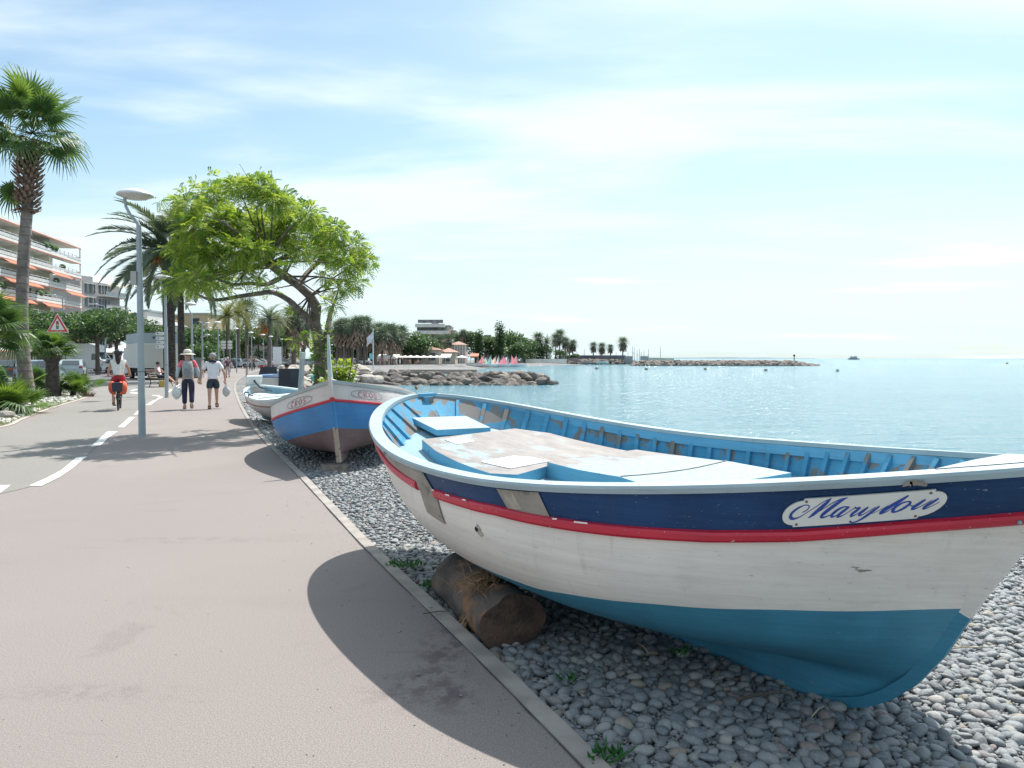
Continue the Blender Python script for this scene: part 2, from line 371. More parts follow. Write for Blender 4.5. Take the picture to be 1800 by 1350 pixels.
g = MB(); g.add([(p.x, p.y, 0) for p in outline], [tuple(range(len(outline)))])
def tri(o):
    import bmesh
    bm = bmesh.new(); bm.from_mesh(o.data); bmesh.ops.triangulate(bm, faces=bm.faces)
    for f in bm.faces:
        if f.normal.z < 0: f.normal_flip()
    bm.to_mesh(o.data); bm.free(); return o
tri(g.build('promenade', M_PATH, kind='structure'))
lane_px = [(-420, 905), (0, 868), (30, 861), (62, 853), (110, 831), (150, 803), (182, 772), (222, 741), (250, 718), (276, 699), (290, 688), (330, 668), (370, 655), (410, 646), (430, 641)]
lane = [G(*p, .004) for p in lane_px]+[p+Vector((.6, -.1, .004)) for p in road_edge[::-1]]+[G(143, 683, .004)+Vector((.5, 0, 0))]+[p+Vector((.35, -.1, .004)) for p in left_edge[::-1] if p.y > 7]
g = MB(); g.add([(p.x, p.y, .004) for p in lane], [tuple(range(len(lane)))]); tri(g.build('bike_lane', M_LANE, kind='structure'))
# kerb along the beach
g = MB(); KW = .012
n = len(kerb_line); L_ = []; 
for i, p in enumerate(kerb_line):
    tdir = (kerb_line[min(i+1, n-1)]-kerb_line[max(i-1, 0)]).normalized(); nv = Vector((tdir.y, -tdir.x, 0))
    L_.append((p-nv*.075, p+nv*KW))
for i in range(n-1):
    a, b = L_[i]; c, d = L_[i+1]; jt = .006*math.sin(i*1.7)
    zt = .012+jt*.4
    g.add([(a.x, a.y, -.1), (a.x, a.y, zt), (b.x, b.y, zt), (b.x, b.y, -.2), (c.x, c.y, -.1), (c.x, c.y, .012+.0024*math.sin((i+1)*1.7)), (d.x, d.y, .012+.0024*math.sin((i+1)*1.7)), (d.x, d.y, -.2)], [(0, 1, 5, 4), (1, 2, 6, 5), (2, 3, 7, 6)])
g.build('kerb', M_KERB, kind='structure')
g = MB()
for i in range(n-1):
    a, c = L_[i][0], L_[i+1][0]; w0 = .006+.004*math.sin(i*2.3); w1 = .006+.004*math.sin((i+1)*2.3); tn = (c-a).normalized(); nv = Vector((tn.y, -tn.x, 0))
    g.add([tuple(a-nv*w0+Vector((0, 0, .005))), tuple(a+nv*.001+Vector((0, 0, .005))), tuple(c+nv*.001+Vector((0, 0, .005))), tuple(c-nv*w1+Vector((0, 0, .005)))], [(0, 1, 2, 3)])
g.build('kerb_joint', mat('joint_dark', (.07, .06, .055), .95, .3, 30), kind='structure')
# edging strip on the left of the path
g = MB(); n = len(left_edge)
for i in range(n-1):
    a, b = left_edge[i], left_edge[i+1]; tn = (b-a).normalized(); nv = Vector((-tn.y, tn.x, 0))*.12
    g.add([(a.x, a.y, .008), (b.x, b.y, .008), (b.x+nv.x, b.y+nv.y, .008), (a.x+nv.x, a.y+nv.y, .008), (a.x+nv.x, a.y+nv.y, -.15), (b.x+nv.x, b.y+nv.y, -.15)], [(0, 1, 2, 3), (3, 2, 5, 4)])
g.build('kerb', mat('kerb_pink', (.46, .40, .36), .85, .12, 5, .3), kind='structure')
# road, grass strip and pavement beyond it
rd = [Vector((-19.3, 28, 0)), Vector((-9.5, -6, 0))]
dirr = Vector((-.345, 1, 0)).normalized(); nrm = Vector((-dirr.y, dirr.x, 0))
base0 = G(147, 678); far0 = base0+dirr*520; near0 = base0-dirr*60
def strip(a, b, w0, w1, z, name, m, nseg=30, **k):
    g = MB(); g.grid(lambda u, v: tuple((a+(b-a)*u)+nrm*(w0+(w1-w0)*v)+Vector((0, 0, z))), nseg, 2, smooth=False, flip=True)
    return g.build(name, m, **k)
g = MB()
re_ = [near0, base0-dirr*8]+road_edge
pts_ = [(p.x, p.y, -.055) for p in re_]+[(p.x, p.y, -.055) for p in [far0, far0+nrm*13]]+[((near0+nrm*13).x, (near0+nrm*13).y, -.055)]
g.add(pts_, [tuple(range(len(pts_)))]); tri(g.build('road', M_ROAD, kind='structure'))
strip(near0, far0, 13, 13.25, .06, 'kerb', M_KERB, kind='structure')
M_GRASSG = mat('verge_grass_ground', (.13, .17, .05), .9, .35, 1.2, .5, bscale=30, bdist=.03)
strip(near0, far0, 13.25, 15.2, .045, 'verge', M_GRASSG, kind='structure')
strip(near0, far0, 15.2, 60, .03, 'pavement', M_PAVE, kind='structure')
g = MB(); g.grid(lambda u, v: (-900+u*880, 60+v*900, -.045), 8, 8); 
# road markings
g = MB(); 
for k in range(26):
    a = base0+dirr*(-10+k*9)+nrm*6.4; g.add([tuple(a+Vector((0, 0, -.05))), tuple(a+dirr*3+Vector((0, 0, -.05))), tuple(a+dirr*3+nrm*.14+Vector((0, 0, -.05))), tuple(a+nrm*.14+Vector((0, 0, -.05)))], [(0, 1, 2, 3)])
g.build('road_markings', M_LINE, kind='structure')
# cycle lane dashes (corners read off the ground)
dashes = [[(-60, 888), (-30, 868), (17, 852), (-26, 866), (-8, 858), (17, 852)]]
def dash(pairs):
    g = MB(); vs_ = []; 
    for (a, b) in pairs: vs_ += [tuple(G(*a, .008)), tuple(G(*b, .008))]
    g.add(vs_, [(2*i, 2*i+1, 2*i+3, 2*i+2) for i in range(len(pairs)-1)])
    return tri(g.build('lane_marking', M_LINE, kind='structure'))
dash([((-70, 893), (-40, 890)), ((0, 864), (3, 864)), ((-5, 853), (19, 852.5))])
dash([((51, 853.5), (74, 853.5)), ((84, 839), (105, 838)), ((108, 826), (126, 824)), ((124, 813), (141, 811)), ((134, 804), (154, 802))])
dash([((159, 785), (177, 783)), ((176, 770), (192, 768)), ((188, 759), (207, 758))])
dash([((207, 751), (218, 751)), ((228, 733), (238, 733))])
dash([((235, 729), (243, 728)), ((243, 721), (249, 720))])
dash([((256, 712), (264, 712)), ((270, 703.5), (277, 702.5))])
dash([((274, 701.5), (278, 702)), ((280, 698), (287, 698.5)), ((275, 696), (280, 695)), ((266, 695.6), (269, 694.4))])
dash([((228, 690.5), (240, 692.5)), ((232, 689), (243, 690.6))])
dash([((232, 687), (243, 684.6)), ((228, 686.5), (239, 684))])
dash([((292, 690), (297, 690)), ((300, 684), (304, 684))])
dash([((307, 680), (311, 680)), ((314, 675), (317, 675))])
dash([((321, 671), (324, 671)), ((327, 667.5), (330, 667.5))])
# gravel bed left of the path
t = NT('gravel_bed'); t.rough(.9)
vo = t.n('ShaderNodeTexVoronoi'); vo.inputs['Scale'].default_value = 16; tcn = t.n('ShaderNodeTexCoord'); t.l(tcn.outputs['Object'], vo.inputs['Vector'])
sepc = t.n('ShaderNodeSeparateColor'); t.l(vo.outputs['Color'], sepc.inputs[0])
c1 = t.mix(sepc.outputs[1], (.32, .32, .28), (.62, .62, .56)); c1 = t.mix(t.ramp(vo.outputs['Distance'], .3, .6), c1, (.1, .1, .08))
c1 = t.mix(t.ramp(t.noise(.9, 5), .5, .62), c1, (.20, .21, .09)); t.col(c1); t.bump(t.math('MULTIPLY', vo.outputs['Distance'], -1.), .8, .03)
bed = [(p.x-.12, p.y, .012) for p in left_edge if p.y > 8]
bed = bed+[(G(135, 690).x, G(135, 690).y, .012)]+[((base0-dirr*s_).x-.1+nrm.x*-.5, (base0-dirr*s_).y, .012) for s_ in (6, 20, 34)]
g = MB(); g.add(bed, [tuple(range(len(bed)))]); tri(g.build('gravel_bed', t.m, kind='structure'))
# far coast
hm = mat('far_coast', (.16, .22, .25), .95, .2, .002)
g = MB()
def coast(x0, x1, Yd, hfun):
    n = 60; top = []; 
    for i in range(n+1):
        u = i/n; px = x0+(x1-x0)*u; b = PX(px, 630, Yd); top.append((b.x, hfun(u)))
    vs_ = []
    for x, h in top: vs_ += [(x, Yd, SEA-2), (x, Yd+60, h+SEA), (x, Yd+400, h*.9+SEA), (x, Yd+500, SEA-2)]
    g.add(vs_, [(4*i+j, 4*i+4+j, 4*i+5+j, 4*i+1+j) for i in range(n) for j in range(3)], 0, True)
coast(1195, 1450, 5200, lambda u: max(0, 13*math.sin(math.pi*min(1, u*1.02))**.35*(1-.55*u)+3*noise.noise(Vector((u*9, 0, 0)))))
g.build('far_hills', hm, kind='structure')
# ------------------------------------------------------------------ boats
class Boat:
    def __init__(s, O, yaw, roll, pit, L, B, sm, ps, pb, qs, z0, cs, cb, rb, rbe, rs, rse, lps, lpb, lqs, a, c, zk, kw=.045, zkeel=0.0):
        s.__dict__.update(locals()); del s.__dict__['s']
        cz, sz = math.cos(R(yaw)), math.sin(R(yaw))
        s.M = Matrix.Rotation(R(yaw), 3, 'Z') @ Matrix.Rotation(R(pit), 3, 'Y') @ Matrix.Rotation(R(roll), 3, 'X')
    def zs(s, u):
        return s.z0+(s.cs*((.45-u)/.45)**2 if u < .45 else s.cb*((u-.45)/.55)**2)
    def f(s, u, zf=0.0):
        p = s.ps*(1+s.lps*zf); b = s.pb*(1+s.lpb*zf); q = s.qs+s.lqs*zf
        if u < s.sm: return abs(1-abs((s.sm-u)/s.sm)**p)**q
        return max(0, 1-abs((u-s.sm)/(1-s.sm))**b)
    def P(s, u, z, side=-1, off=0.0):
        """point of the outer skin at station u, height z; off moves it outward"""
        zt = s.zs(u); zf = 1-(z-s.zkeel)/(zt-s.zkeel); zf = min(max(zf, 0), 1)
        xb = s.L/2-(s.rb*zf**s.rbe if s.stemtab is None else float(np.interp(z, s.stemtab[0], s.stemtab[1]))); xs = -s.L/2+s.rs*zf**s.rse
        x = xs+u*(xb-xs)
        tt = (z-s.zk)/(zt-s.zk); tt = min(max(tt, 0), 1)
        gg = max(0, 1-(1-tt)**s.a)**s.c
        ends = min(1, min(u, 1-u)*18)
        y = max(s.B/2*s.f(u, zf)*gg, s.kw*ends)
        return Vector((x, side*(y+off), z))
    stemtab = None
    def N(s, u, z, side=-1):
        e = 2e-3
        a = s.P(min(1, u+e), z, side)-s.P(max(0, u-e), z, side); b = s.P(u, z+e, side)-s.P(u, z-e, side)
        n = a.cross(b); 
        if n.length < 1e-12: return Vector((0, side, 0))
        n.normalize(); return n if n.y*side > 0 else -n
    def ux(s, x, z):
        zt = s.zs(.5); zt = s.zs(min(max(x/s.L+.5, 0), 1)); zf = min(max(1-(z-s.zkeel)/(zt-s.zkeel), 0), 1)
        xb = s.L/2-(s.rb*zf**s.rbe if s.stemtab is None else float(np.interp(z, s.stemtab[0], s.stemtab[1]))); xs = -s.L/2+s.rs*zf**s.rse
        return min(max((x-xs)/(xb-xs), 0), 1)
    def Q(s, u, z, side=-1, off=.003): return s.P(u, z, side)+s.N(u, z, side)*off
    def plan(s, u, side, off, dz=0.0):
        """point on the sheer moved inward (-) or outward (+) in plan"""
        e = 1e-3; u0, u1 = max(0, u-e), min(1, u+e)
        p = s.P(u, s.zs(u), side); a = s.P(u0, s.zs(u0), side); b = s.P(u1, s.zs(u1), side); t = b-a; n = Vector((t.y, -t.x, 0)); n.normalize()
        if n.y*side < 0: n = -n
        q = p+n*off
        if q.y*side < 0.0: q = Vector((q.x if abs(n.y) > .3 else p.x+n.x*off, 0.0, q.z))
        q.z += dz; return q
    def loc(s): return Vector((s.O[0], s.O[1], s.O[2] if len(s.O) > 2 else 0))
    def root(s, name, **k):
        o = empty(name, s.loc(), **k); o.rotation_mode = 'XYZ'; o.rotation_euler = s.M.to_euler('XYZ'); return o
    def W(s, p): return s.M@Vector(p)+s.loc()

def us(n, u0=0.0, u1=1.0):
    """stations packed towards the ends"""
    return [u0+(u1-u0)*(.5-.5*math.cos(math.pi*(.5*i/n+.5*(.5-.5*math.cos(math.pi*i/n))))) for i in range(n+1)]
def hull_mesh(b, bands, mats, name, parent, nu=64, rows=(12, 8, 10)):
    """bands: functions of u giving the z of each colour change, from keel to sheer"""
    g = MB(); U = us(nu)
    for side in (-1, 1):
        prev = lambda u: b.zkeel
        for bi, fz in enumerate(bands+[lambda u: b.zs(u)]):
            nr_ = rows[bi]; 
            def fn(i, j, prev=prev, fz=fz):
                u = U[round(i*nu)]; z0_, z1_ = prev(u), fz(u); return tuple(b.P(u, z0_+(z1_-z0_)*j, side))
            g.grid(fn, nu, nr_, bi, True, flip=(side > 0)); prev = fz
    # bottom of the keel
    g.grid(lambda i, j: tuple(b.P(U[round(i*nu)], b.zkeel, -1 if j < .5 else 1)), nu, 1, 0, False)
    return g.build(name, mats, parent)
def sweep_ring(b, sect, name, m, parent, U=None, sides=(-1, 1), closed=True, mi=0, g=None, build=True):
    """sect: list of (plan offset, dz); swept along the sheer on both sides, from bow round the stern to the bow"""
    U = U or us(70); g = g or MB(); k = len(sect)
    path = [(u, -1) for u in U[::-1]]+[(u, 1) for u in U] if sides == (-1, 1) else [(u, sides[0]) for u in U]
    vs_ = []
    for u, sd_ in path:
        for off, dz in sect: vs_.append(tuple(b.plan(u, sd_, off, dz)))
    n = len(path); fs = []
    for i in range(n-1):
        for j in range(k if closed else k-1): fs.append((i*k+j, i*k+(j+1) % k, (i+1)*k+(j+1) % k, (i+1)*k+j))
    g.add(vs_, fs, mi, False)
    return g.build(name, m, parent) if build else g
def strip_on_hull(b, zc_, hgt, prot, name, m, parent, side, u0, u1, n=60, label=None):
    """rubbing strake: rounded strip following the skin"""
    g = MB(); S_ = [(-.5, -.002), (-.42, .7), (-.2, .97), (.2, .97), (.42, .7), (.5, -.002)]; k = len(S_)
    vs_ = []
    for i in range(n+1):
        u = u0+(u1-u0)*i/n; zc0 = zc_(u)
        for a, c in S_:
            z = zc0+a*hgt; vs_.append(tuple(b.P(u, z, side)+b.N(u, zc0, side)*(c*prot)))
    g.add(vs_, [(i*k+j, i*k+j+1, (i+1)*k+j+1, (i+1)*k+j) for i in range(n) for j in range(k-1)], 0, False)
    g.add(vs_[:k], [tuple(range(k))]); g.add(vs_[-k:], [tuple(range(k))[::-1]])
    o = g.build(name, m, parent); 
    if label: o['label'] = label
    return o
def lerp_tab(tab):
    xs_ = [a for a, _ in tab]; ys_ = [c for _, c in tab]
    return lambda u: float(np.interp(u, xs_, ys_))
def patch(b, corners, name, m, parent, side=-1, off=.004, n=6, label=None, jag=0):
    """sheet laid on the skin; corners (u, dz below sheer) in order"""
    c0, c1, c2, c3 = corners; g = MB(); rn = random.Random(int(c0[0]*1000))
    def fn(i, j):
        a = [c0[k]+(c1[k]-c0[k])*i for k in (0, 1)]; d = [c3[k]+(c2[k]-c3[k])*i for k in (0, 1)]
        u = a[0]+(d[0]-a[0])*j; dz = a[1]+(d[1]-a[1])*j
        if jag and (i in (0, 1)): u += rn.uniform(-jag, jag)
        return tuple(b.Q(u, b.zs(u)-dz, side, off))
    g.grid(fn, n, n, 0, True)
    o = g.build(name, m, parent)
    if label: o['label'] = label
    return o
def strokes(b, fmap, lines, name, m, parent, scale=1.0, wk=1.0):
    """pen strokes of changing width, laid on the skin through fmap(x, y) -> point"""
    g = MB()
    for ln in lines:
        P_ = smooth_w(ln, 5); n = len(P_); vs_ = []
        for i, (x, y, w) in enumerate(P_):
            x0, y0, _ = P_[max(0, i-1)]; x1, y1, _ = P_[min(n-1, i+1)]
            dx, dy = x1-x0, y1-y0; l = math.hypot(dx, dy) or 1; nx, ny = -dy/l, dx/l
            w *= wk; vs_.append(tuple(fmap(x+nx*w/2, y+ny*w/2))); vs_.append(tuple(fmap(x-nx*w/2, y-ny*w/2)))
        g.add(vs_, [(2*i, 2*i+1, 2*i+3, 2*i+2) for i in range(n-1)])
    return g.build(name, m, parent)
def smooth_w(pts, n):
    out = []
    for i in range(len(pts)-1):
        p0 = pts[max(i-1, 0)]; p1 = pts[i]; p2 = pts[i+1]; p3 = pts[min(i+2, len(pts)-1)]
        for k in range(n):
            u = k/n
            q = [.5*((2*p1[c])+(p2[c]-p0[c])*u+(2*p0[c]-5*p1[c]+4*p2[c]-p3[c])*u*u+(3*p1[c]-p0[c]-3*p2[c]+p3[c])*u**3) for c in range(3)]
            q[2] = max(1.5, q[2]); out.append(tuple(q))
    out.append(tuple(pts[-1])); return out

# ---- the big boat
BA = Boat((.6607, 4.7557), -54.244, .934, .859, 4.9626, 2.425, .5573, 2.1034, 1.9395, .5464, .9155, .2360, .2593,
          .68, .80, 1.762, 1.092, .266, .117, -.106, 3.509, .623, .101)
BA.stemtab = ([-.12, -.105, -.08, -.03, .04, .14, .30, .45, .60, .80, 1.0, 1.18], [1.20, 1.07, .97, .85, .75, .65, .54, .465, .385, .265, .125, 0]); BA.zkeel = -.12
M_WOOD = mat('bare_grey_wood', (.24, .2, .17), .85, .3, 12, .5, bscale=60)
M_NAVY = peel('navy_paint', (.010, .048, .135), (.30, .33, .36), .0, 9, .33, var=.25, grime=.25, bump=.2, stretch=(.6, 1, 3))
M_NAVY.node_tree.nodes['Principled BSDF'].inputs['Specular IOR Level'].default_value = .22
M_WHITEH = peel('white_hull_paint', (.76, .71, .655), (.28, .25, .22), .0, 6, .42, var=.05, grime=.28, bump=.2, stretch=(.4, 1, 3))
M_BOTTOM = peel('blue_bottom_paint', (.052, .235, .355), (.22, .33, .40), .0, 8, .5, var=.14, grime=.35, bump=.25, stretch=(.5, 1, 2.5))
M_RED = peel('red_strake_paint', (.52, .018, .045), (.62, .6, .58), .03, 12, .38, var=.12, grime=.2)
M_CAP = peel('pale_blue_cap_paint', (.33, .42, .455), (.42, .38, .34), .16, 6, .5, var=.08, grime=.3, stretch=(1, 1, 1))
M_INNER = peel('inside_blue_paint', (.085, .30, .47), (.22, .205, .195), .85, 5, .5, var=.16, grime=.3)
M_INNER.node_tree.nodes['Principled BSDF'].inputs['Specular IOR Level'].default_value = .12; M_INNER.node_tree.nodes['Principled BSDF'].inputs['Roughness'].default_value = .75
M_INWALE = peel('inwale_blue_paint', (.11, .35, .53), (.30, .27, .25), .06, 7, .45, var=.12, grime=.25)
M_DECK = peel('deck_pale_paint', (.21, .35, .42), (.40, .28, .24), .22, 6, .55, var=.06, grime=.2, stretch=(1, 2.2, 1))
M_TAPE = peel('patch_canvas', (.33, .29, .25), (.20, .18, .165), .22, 9, .8, var=.2, grime=.45, bump=.5)
M_BLUEFADE = mat('faded_blue_edge', (.25, .36, .42), .7, .35, 18, .3)
M_BARE = peel('weathered_primer', (.38, .335, .31), (.27, .24, .22), .4, 5, .7, var=.2, grime=.5, bump=.5)
M_WPANEL = mat('new_white_panel', (.80, .80, .78), .5, .02, 3)
M_BLACK = mat('black_void', (.012, .012, .012), .9, 0)
# platform paint: bare in the middle, blue paint left towards the bow
t = NT('worn_platform_paint'); t.rough(.6)
tcn = t.n('ShaderNodeTexCoord'); sx_ = t.n('ShaderNodeSeparateXYZ'); t.l(tcn.outputs['Object'], sx_.inputs[0])
wear = t.math('ADD', t.ramp(sx_.outputs[0], -.45, .15, .62, .10), t.math('MULTIPLY', t.math('SUBTRACT', t.noise(3.2, 8, .62, sc3=(.8, 1.4, 1)), .5), 1.5))
bl = t.mix(t.ramp(t.noise(20, 6, .7), .35, .65), (.24, .36, .42), (.32, .42, .46))
gr = t.mix(t.ramp(t.noise(4, 9, .72, sc3=(1, 2, 1)), .2, .8), (.18, .155, .145), (.33, .305, .29))
cc = t.mix(t.ramp(wear, .40, .56), bl, gr); cc = t.mix(t.ramp(t.noise(13, 7, .66, sc3=(.6, 2.4, 1)), .66, .70, 0, .8), cc, (.27, .13, .10))
t.col(cc); t.bump(t.noise(40, 5, .6), .4, .003); M_PLAT = t.m

boat_a = BA.root('fishing_boat', label='large open wooden boat in navy, white and blue with a name plate, on the pebbles', cat='boat')
red_dz = lerp_tab([(0, .07), (.25, .088), (.31, .112), (.38, .124), (.43, .132), (.49, .138), (.60, .145), (.674, .174), (.749, .203), (.81, .224), (.87, .234), (.934, .224), (1, .224)])
zred = lambda u: BA.zs(u)-red_dz(u)
zblue = lambda u: float(np.interp(u, [0, .3, .596, .69, .809, .881, .942, 1], [.35, .36, .405, .438, .468, .488, .502, .519]))+.002*math.sin(u*60)
hull_mesh(BA, [zblue, zred], [M_BOTTOM, M_WHITEH, M_NAVY], 'hull', boat_a, nu=80, rows=(18, 12, 8))
# stem post standing proud of the bow
g = MB(); prof = []
for i in range(81):
    z = -.115+i/80*(BA.zs(1)+.135); p = BA.P(1, min(z, BA.zs(1)), 1); prof.append((p.x, z))
def stem_sec(x, z, w=.026, fwd=.022, back=.03, i=0):
    dx = prof[min(i+1, 80)][0]-prof[max(i-1, 0)][0]; dz = prof[min(i+1, 80)][1]-prof[max(i-1, 0)][1]; l = math.hypot(dx, dz); nx, nz = dz/l, -dx/l
    return [(x-nx*back, -w*1.3, z-nz*back), (x+nx*fwd, -w*.6, z+nz*fwd), (x+nx*fwd, w*.6, z+nz*fwd), (x-nx*back, w*1.3, z-nz*back)]
secs = [stem_sec(x, z, i=i) for i, (x, z) in enumerate(prof)]
for i in range(80):
    zmid = (prof[i][1]+prof[i+1][1])/2; mi = 0 if zmid < .497 else (1 if zmid < zred(1)-.02 else 2)
    g.add(secs[i]+secs[i+1], [(0, 1, 5, 4), (1, 2, 6, 5), (2, 3, 7, 6)], mi)
g.add(secs[-1], [(0, 1, 2, 3)], 2)
g.build('stem_post', [M_BOTTOM, M_WHITEH, M_NAVY], boat_a)
# red rubbing strakes
strip_on_hull(BA, zred, .050, .022, 'rubbing_strake', M_RED, boat_a, -1, .03, .420, 40, 'faded red strake run at the stern')
strip_on_hull(BA, zred, .050, .022, 'rubbing_strake', M_RED, boat_a, -1, .472, .555, 20)
strip_on_hull(BA, zred, .052, .024, 'rubbing_strake', M_RED, boat_a, -1, .5562, .996, 90)
strip_on_hull(BA, zred, .050, .022, 'rubbing_strake', M_RED, boat_a, 1, .03, .996, 90)
g = MB(); q = BA.Q(.984, zred(.984), -1, .026); n_ = BA.N(.984, zred(.984))
g.ball(q, .009, 8, sz=1); g.build('bolt_head', mat('weathered_bolt', (.2, .3, .33), .6, .3, 30), boat_a)
# cap rail, its outer edge, the strip below it inside
sweep_ring(BA, [(.024, -.031), (.031, -.008), (.025, .004), (-.062, .006), (-.066, -.02), (-.03, -.02)], 'cap_rail', M_CAP, boat_a, us(90, 0, 1))
sweep_ring(BA, [(-.034, -.022), (-.066, -.022), (-.070, -.085), (-.038, -.085)], 'inwale', M_INWALE, boat_a, us(70, 0, .99))
# bow deck plate (breasthook) and broken corner
bh = MB(); rows_ = []
for i in range(15):
    u = .928+.072*i/14; w = [BA.plan(u, -1, -.05, .009), BA.plan(u, 1, -.05, .009)]
    inset = 0 if i > 2 else (3-i)*.045
    rows_.append((w[0], Vector(((w[0].x+w[1].x)/2-inset*0, 0, w[0].z+.004)), w[1]))
vs_ = [tuple(p) for r_ in rows_ for p in r_]
bh.add(vs_, [(3*i+j, 3*i+j+1, 3*i+4+j, 3*i+3+j) for i in range(14) for j in range(2)], 0, True)
lo = [(x, y, z-.03) for x, y, z in vs_]; bh.add(lo, [(3*i+j, 3*i+3+j, 3*i+4+j, 3*i+j+1) for i in range(14) for j in range(2)])
bh.add([vs_[0], vs_[1], vs_[2], lo[0], lo[1], lo[2]], [(0, 1, 4, 3), (1, 2, 5, 4)])
bh.build('breasthook', peel('breasthook_paint', (.42, .50, .53), (.08, .16, .25), .1, 5, .5), boat_a)
# inside: skin, ribs, deck
def inn(u, z, side, off=-.03):
    p = BA.plan(u, side, 0); n = BA.plan(u, side, .02)-p; n.z = 0; n = n.normalized() if n.length > 1e-7 else Vector((0, side, 0)); d = max(0, BA.zs(u)-z)
    q = p+n*(off-d*(1.5*n.x*n.x+(.18+3.2*max(0, .25-u))*n.y*n.y)); return Vector((q.x, side*max(0.0, q.y*side), z))
DZ = .215
g = MB(); U = us(60, .0, .985)
for side in (-1, 1):
    g.grid(lambda i, j, side=side: tuple(inn(U[round(i*60)], BA.zs(U[round(i*60)])-.02-(DZ+.06)*j, side)), 60, 3, 0, True, flip=side > 0)
g.build('inner_planking', M_INNER, boat_a)
g = MB()
g.grid(lambda i, j: tuple(inn(U[round(i*60)], BA.zs(U[round(i*60)])-DZ, -1)*(1-j)+inn(U[round(i*60)], BA.zs(U[round(i*60)])-DZ, 1)*j+Vector((0, 0, .018*math.sin(math.pi*j)))), 60, 8, 0, True)
g.build('side_deck', M_DECK, boat_a)
k_ = 0
for side in (1, -1):
    u = .022
    while u < .93:
        g = MB(); w = .018; pts = []
        for z_ in (-.03, -.12, -DZ-.005):
            z = BA.zs(u)+z_
            w_u = w/BA.L*(1 if u > .1 else .35+6.5*u); a = inn(u-w_u, z, side, -.029); b_ = inn(u+w_u, z, side, -.029); pts += [a, inn(u-w_u, z, side, -.055), inn(u+w_u, z, side, -.055), b_]
        g.add([tuple(p) for p in pts], [(4*i+j, 4*i+j+1, 4*i+5+j, 4*i+4+j) for i in range(2) for j in range(3)])
        g.build('rib', M_INNER, boat_a); u += .0345
# stern post inside
p = BA.P(0, BA.zs(0), 1); g = MB(); g.box((p.x+.11, 0, BA.zs(0)-.15), (.05, .085, .26)); g.build('stern_post', M_INNER, boat_a)
p2 = BA.P(0, BA.zs(0), 1); g = MB(); g.box((p2.x+.045, .02, BA.zs(0)-.008), (.07, .17, .03)); g.build('stern_block', M_INWALE, boat_a)
# raised platform over the deck, engine box, hatch lid, loose white panels
def dz_at(x): u = min(max(x/BA.L+.5, 0), 1); return BA.zs(u)
def raised(poly, off_top, off_bot, name, ms, ng=1, lab=None, camber=.0):
    """block following the sheer; poly in boat x, y"""
    g = MB(); P_ = []
    for i in range(len(poly)):
        a, b_ = poly[i], poly[(i+1) % len(poly)]
        for k in range(4): P_.append((a[0]+(b_[0]-a[0])*k/4, a[1]+(b_[1]-a[1])*k/4))
    n = len(P_)
    top = [(x, y, dz_at(x)-off_top) for x, y in P_]; bot = [(x, y, dz_at(x)-off_bot) for x, y in P_]
    cx = sum(p[0] for p in P_)/n
    # triangulated fan along x strips keeps the curve
    import bmesh
    bm = bmesh.new(); tv = [bm.verts.new(v) for v in top]; bv = [bm.verts.new(v) for v in bot]
    f = bm.faces.new(tv); f.material_index = 0
    for i in range(n): q_ = bm.faces.new((tv[i], bv[i], bv[(i+1) % n], tv[(i+1) % n])); q_.material_index = 1
    bmesh.ops.triangulate(bm, faces=[f]); bmesh.ops.recalc_face_normals(bm, faces=bm.faces)
    me = bpy.data.meshes.new(name); bm.to_mesh(me); bm.free()
    for m_ in ms: me.materials.append(m_)
    o = link(name, me, boat_a)
    if lab: o['label'] = lab
    return o
M_SIDE = peel('platform_side_paint', (.15, .42, .58), (.06, .06, .06), .12, 8, .5)
raised([(-1.60, -.49), (-1.25, -.575), (-.86, -.625), (-.46, -.645), (-.33, -.53), (-.46, -.20), (-.50, .30), (-.5, .70), (-1.0, .66), (-1.45, .61), (-1.68, .43), (-1.64, 0)], .125, .22, 'raised_platform', [M_PLAT, M_SIDE])
raised([(-.455, -.20), (-.1, -.235), (.26, -.235), (.60, -.365), (.80, -.28), (.87, -.05), (.90, .25), (.90, .47), (.62, .60), (.30, .71), (-.1, .70), (-.50, .66), (-.50, .2)], .095, .22, 'engine_box', [M_PLAT, M_SIDE])
g = MB(); pts = smooth_poly([Vector((.27, -.235, 0)), Vector((.335, .0, 0)), Vector((.34, .3, 0)), Vector((.26, .715, 0))], 6)
g.tube([(p.x, p.y, dz_at(p.x)-.093) for p in pts], .005, 5); g.build('lid_seam', M_WOOD, boat_a)
raised([(-2.16, -.27), (-1.76, -.27), (-1.70, .20), (-2.10, .22)], .105, .15, 'hatch_lid', [peel('hatch_paint', (.30, .39, .43), (.28, .24, .22), .10, 7, .55, grime=.25), M_SIDE])
raised([(-2.10, -.22), (-1.80, -.22), (-1.75, .16), (-2.05, .17)], .148, .22, 'hatch_coaming', [M_SIDE, M_SIDE])
raised([(-1.513, -.343), (-1.563, -.145), (-1.39, -.155), (-1.345, -.336)], .117, .124, 'white_panel', [M_WPANEL, M_WPANEL], lab='small square white panel')
raised([(-.786, -.5), (-.855, -.13), (-.575, -.08), (-.50, -.461)], .117, .124, 'white_panel', [M_WPANEL, M_WPANEL], lab='larger white panel')
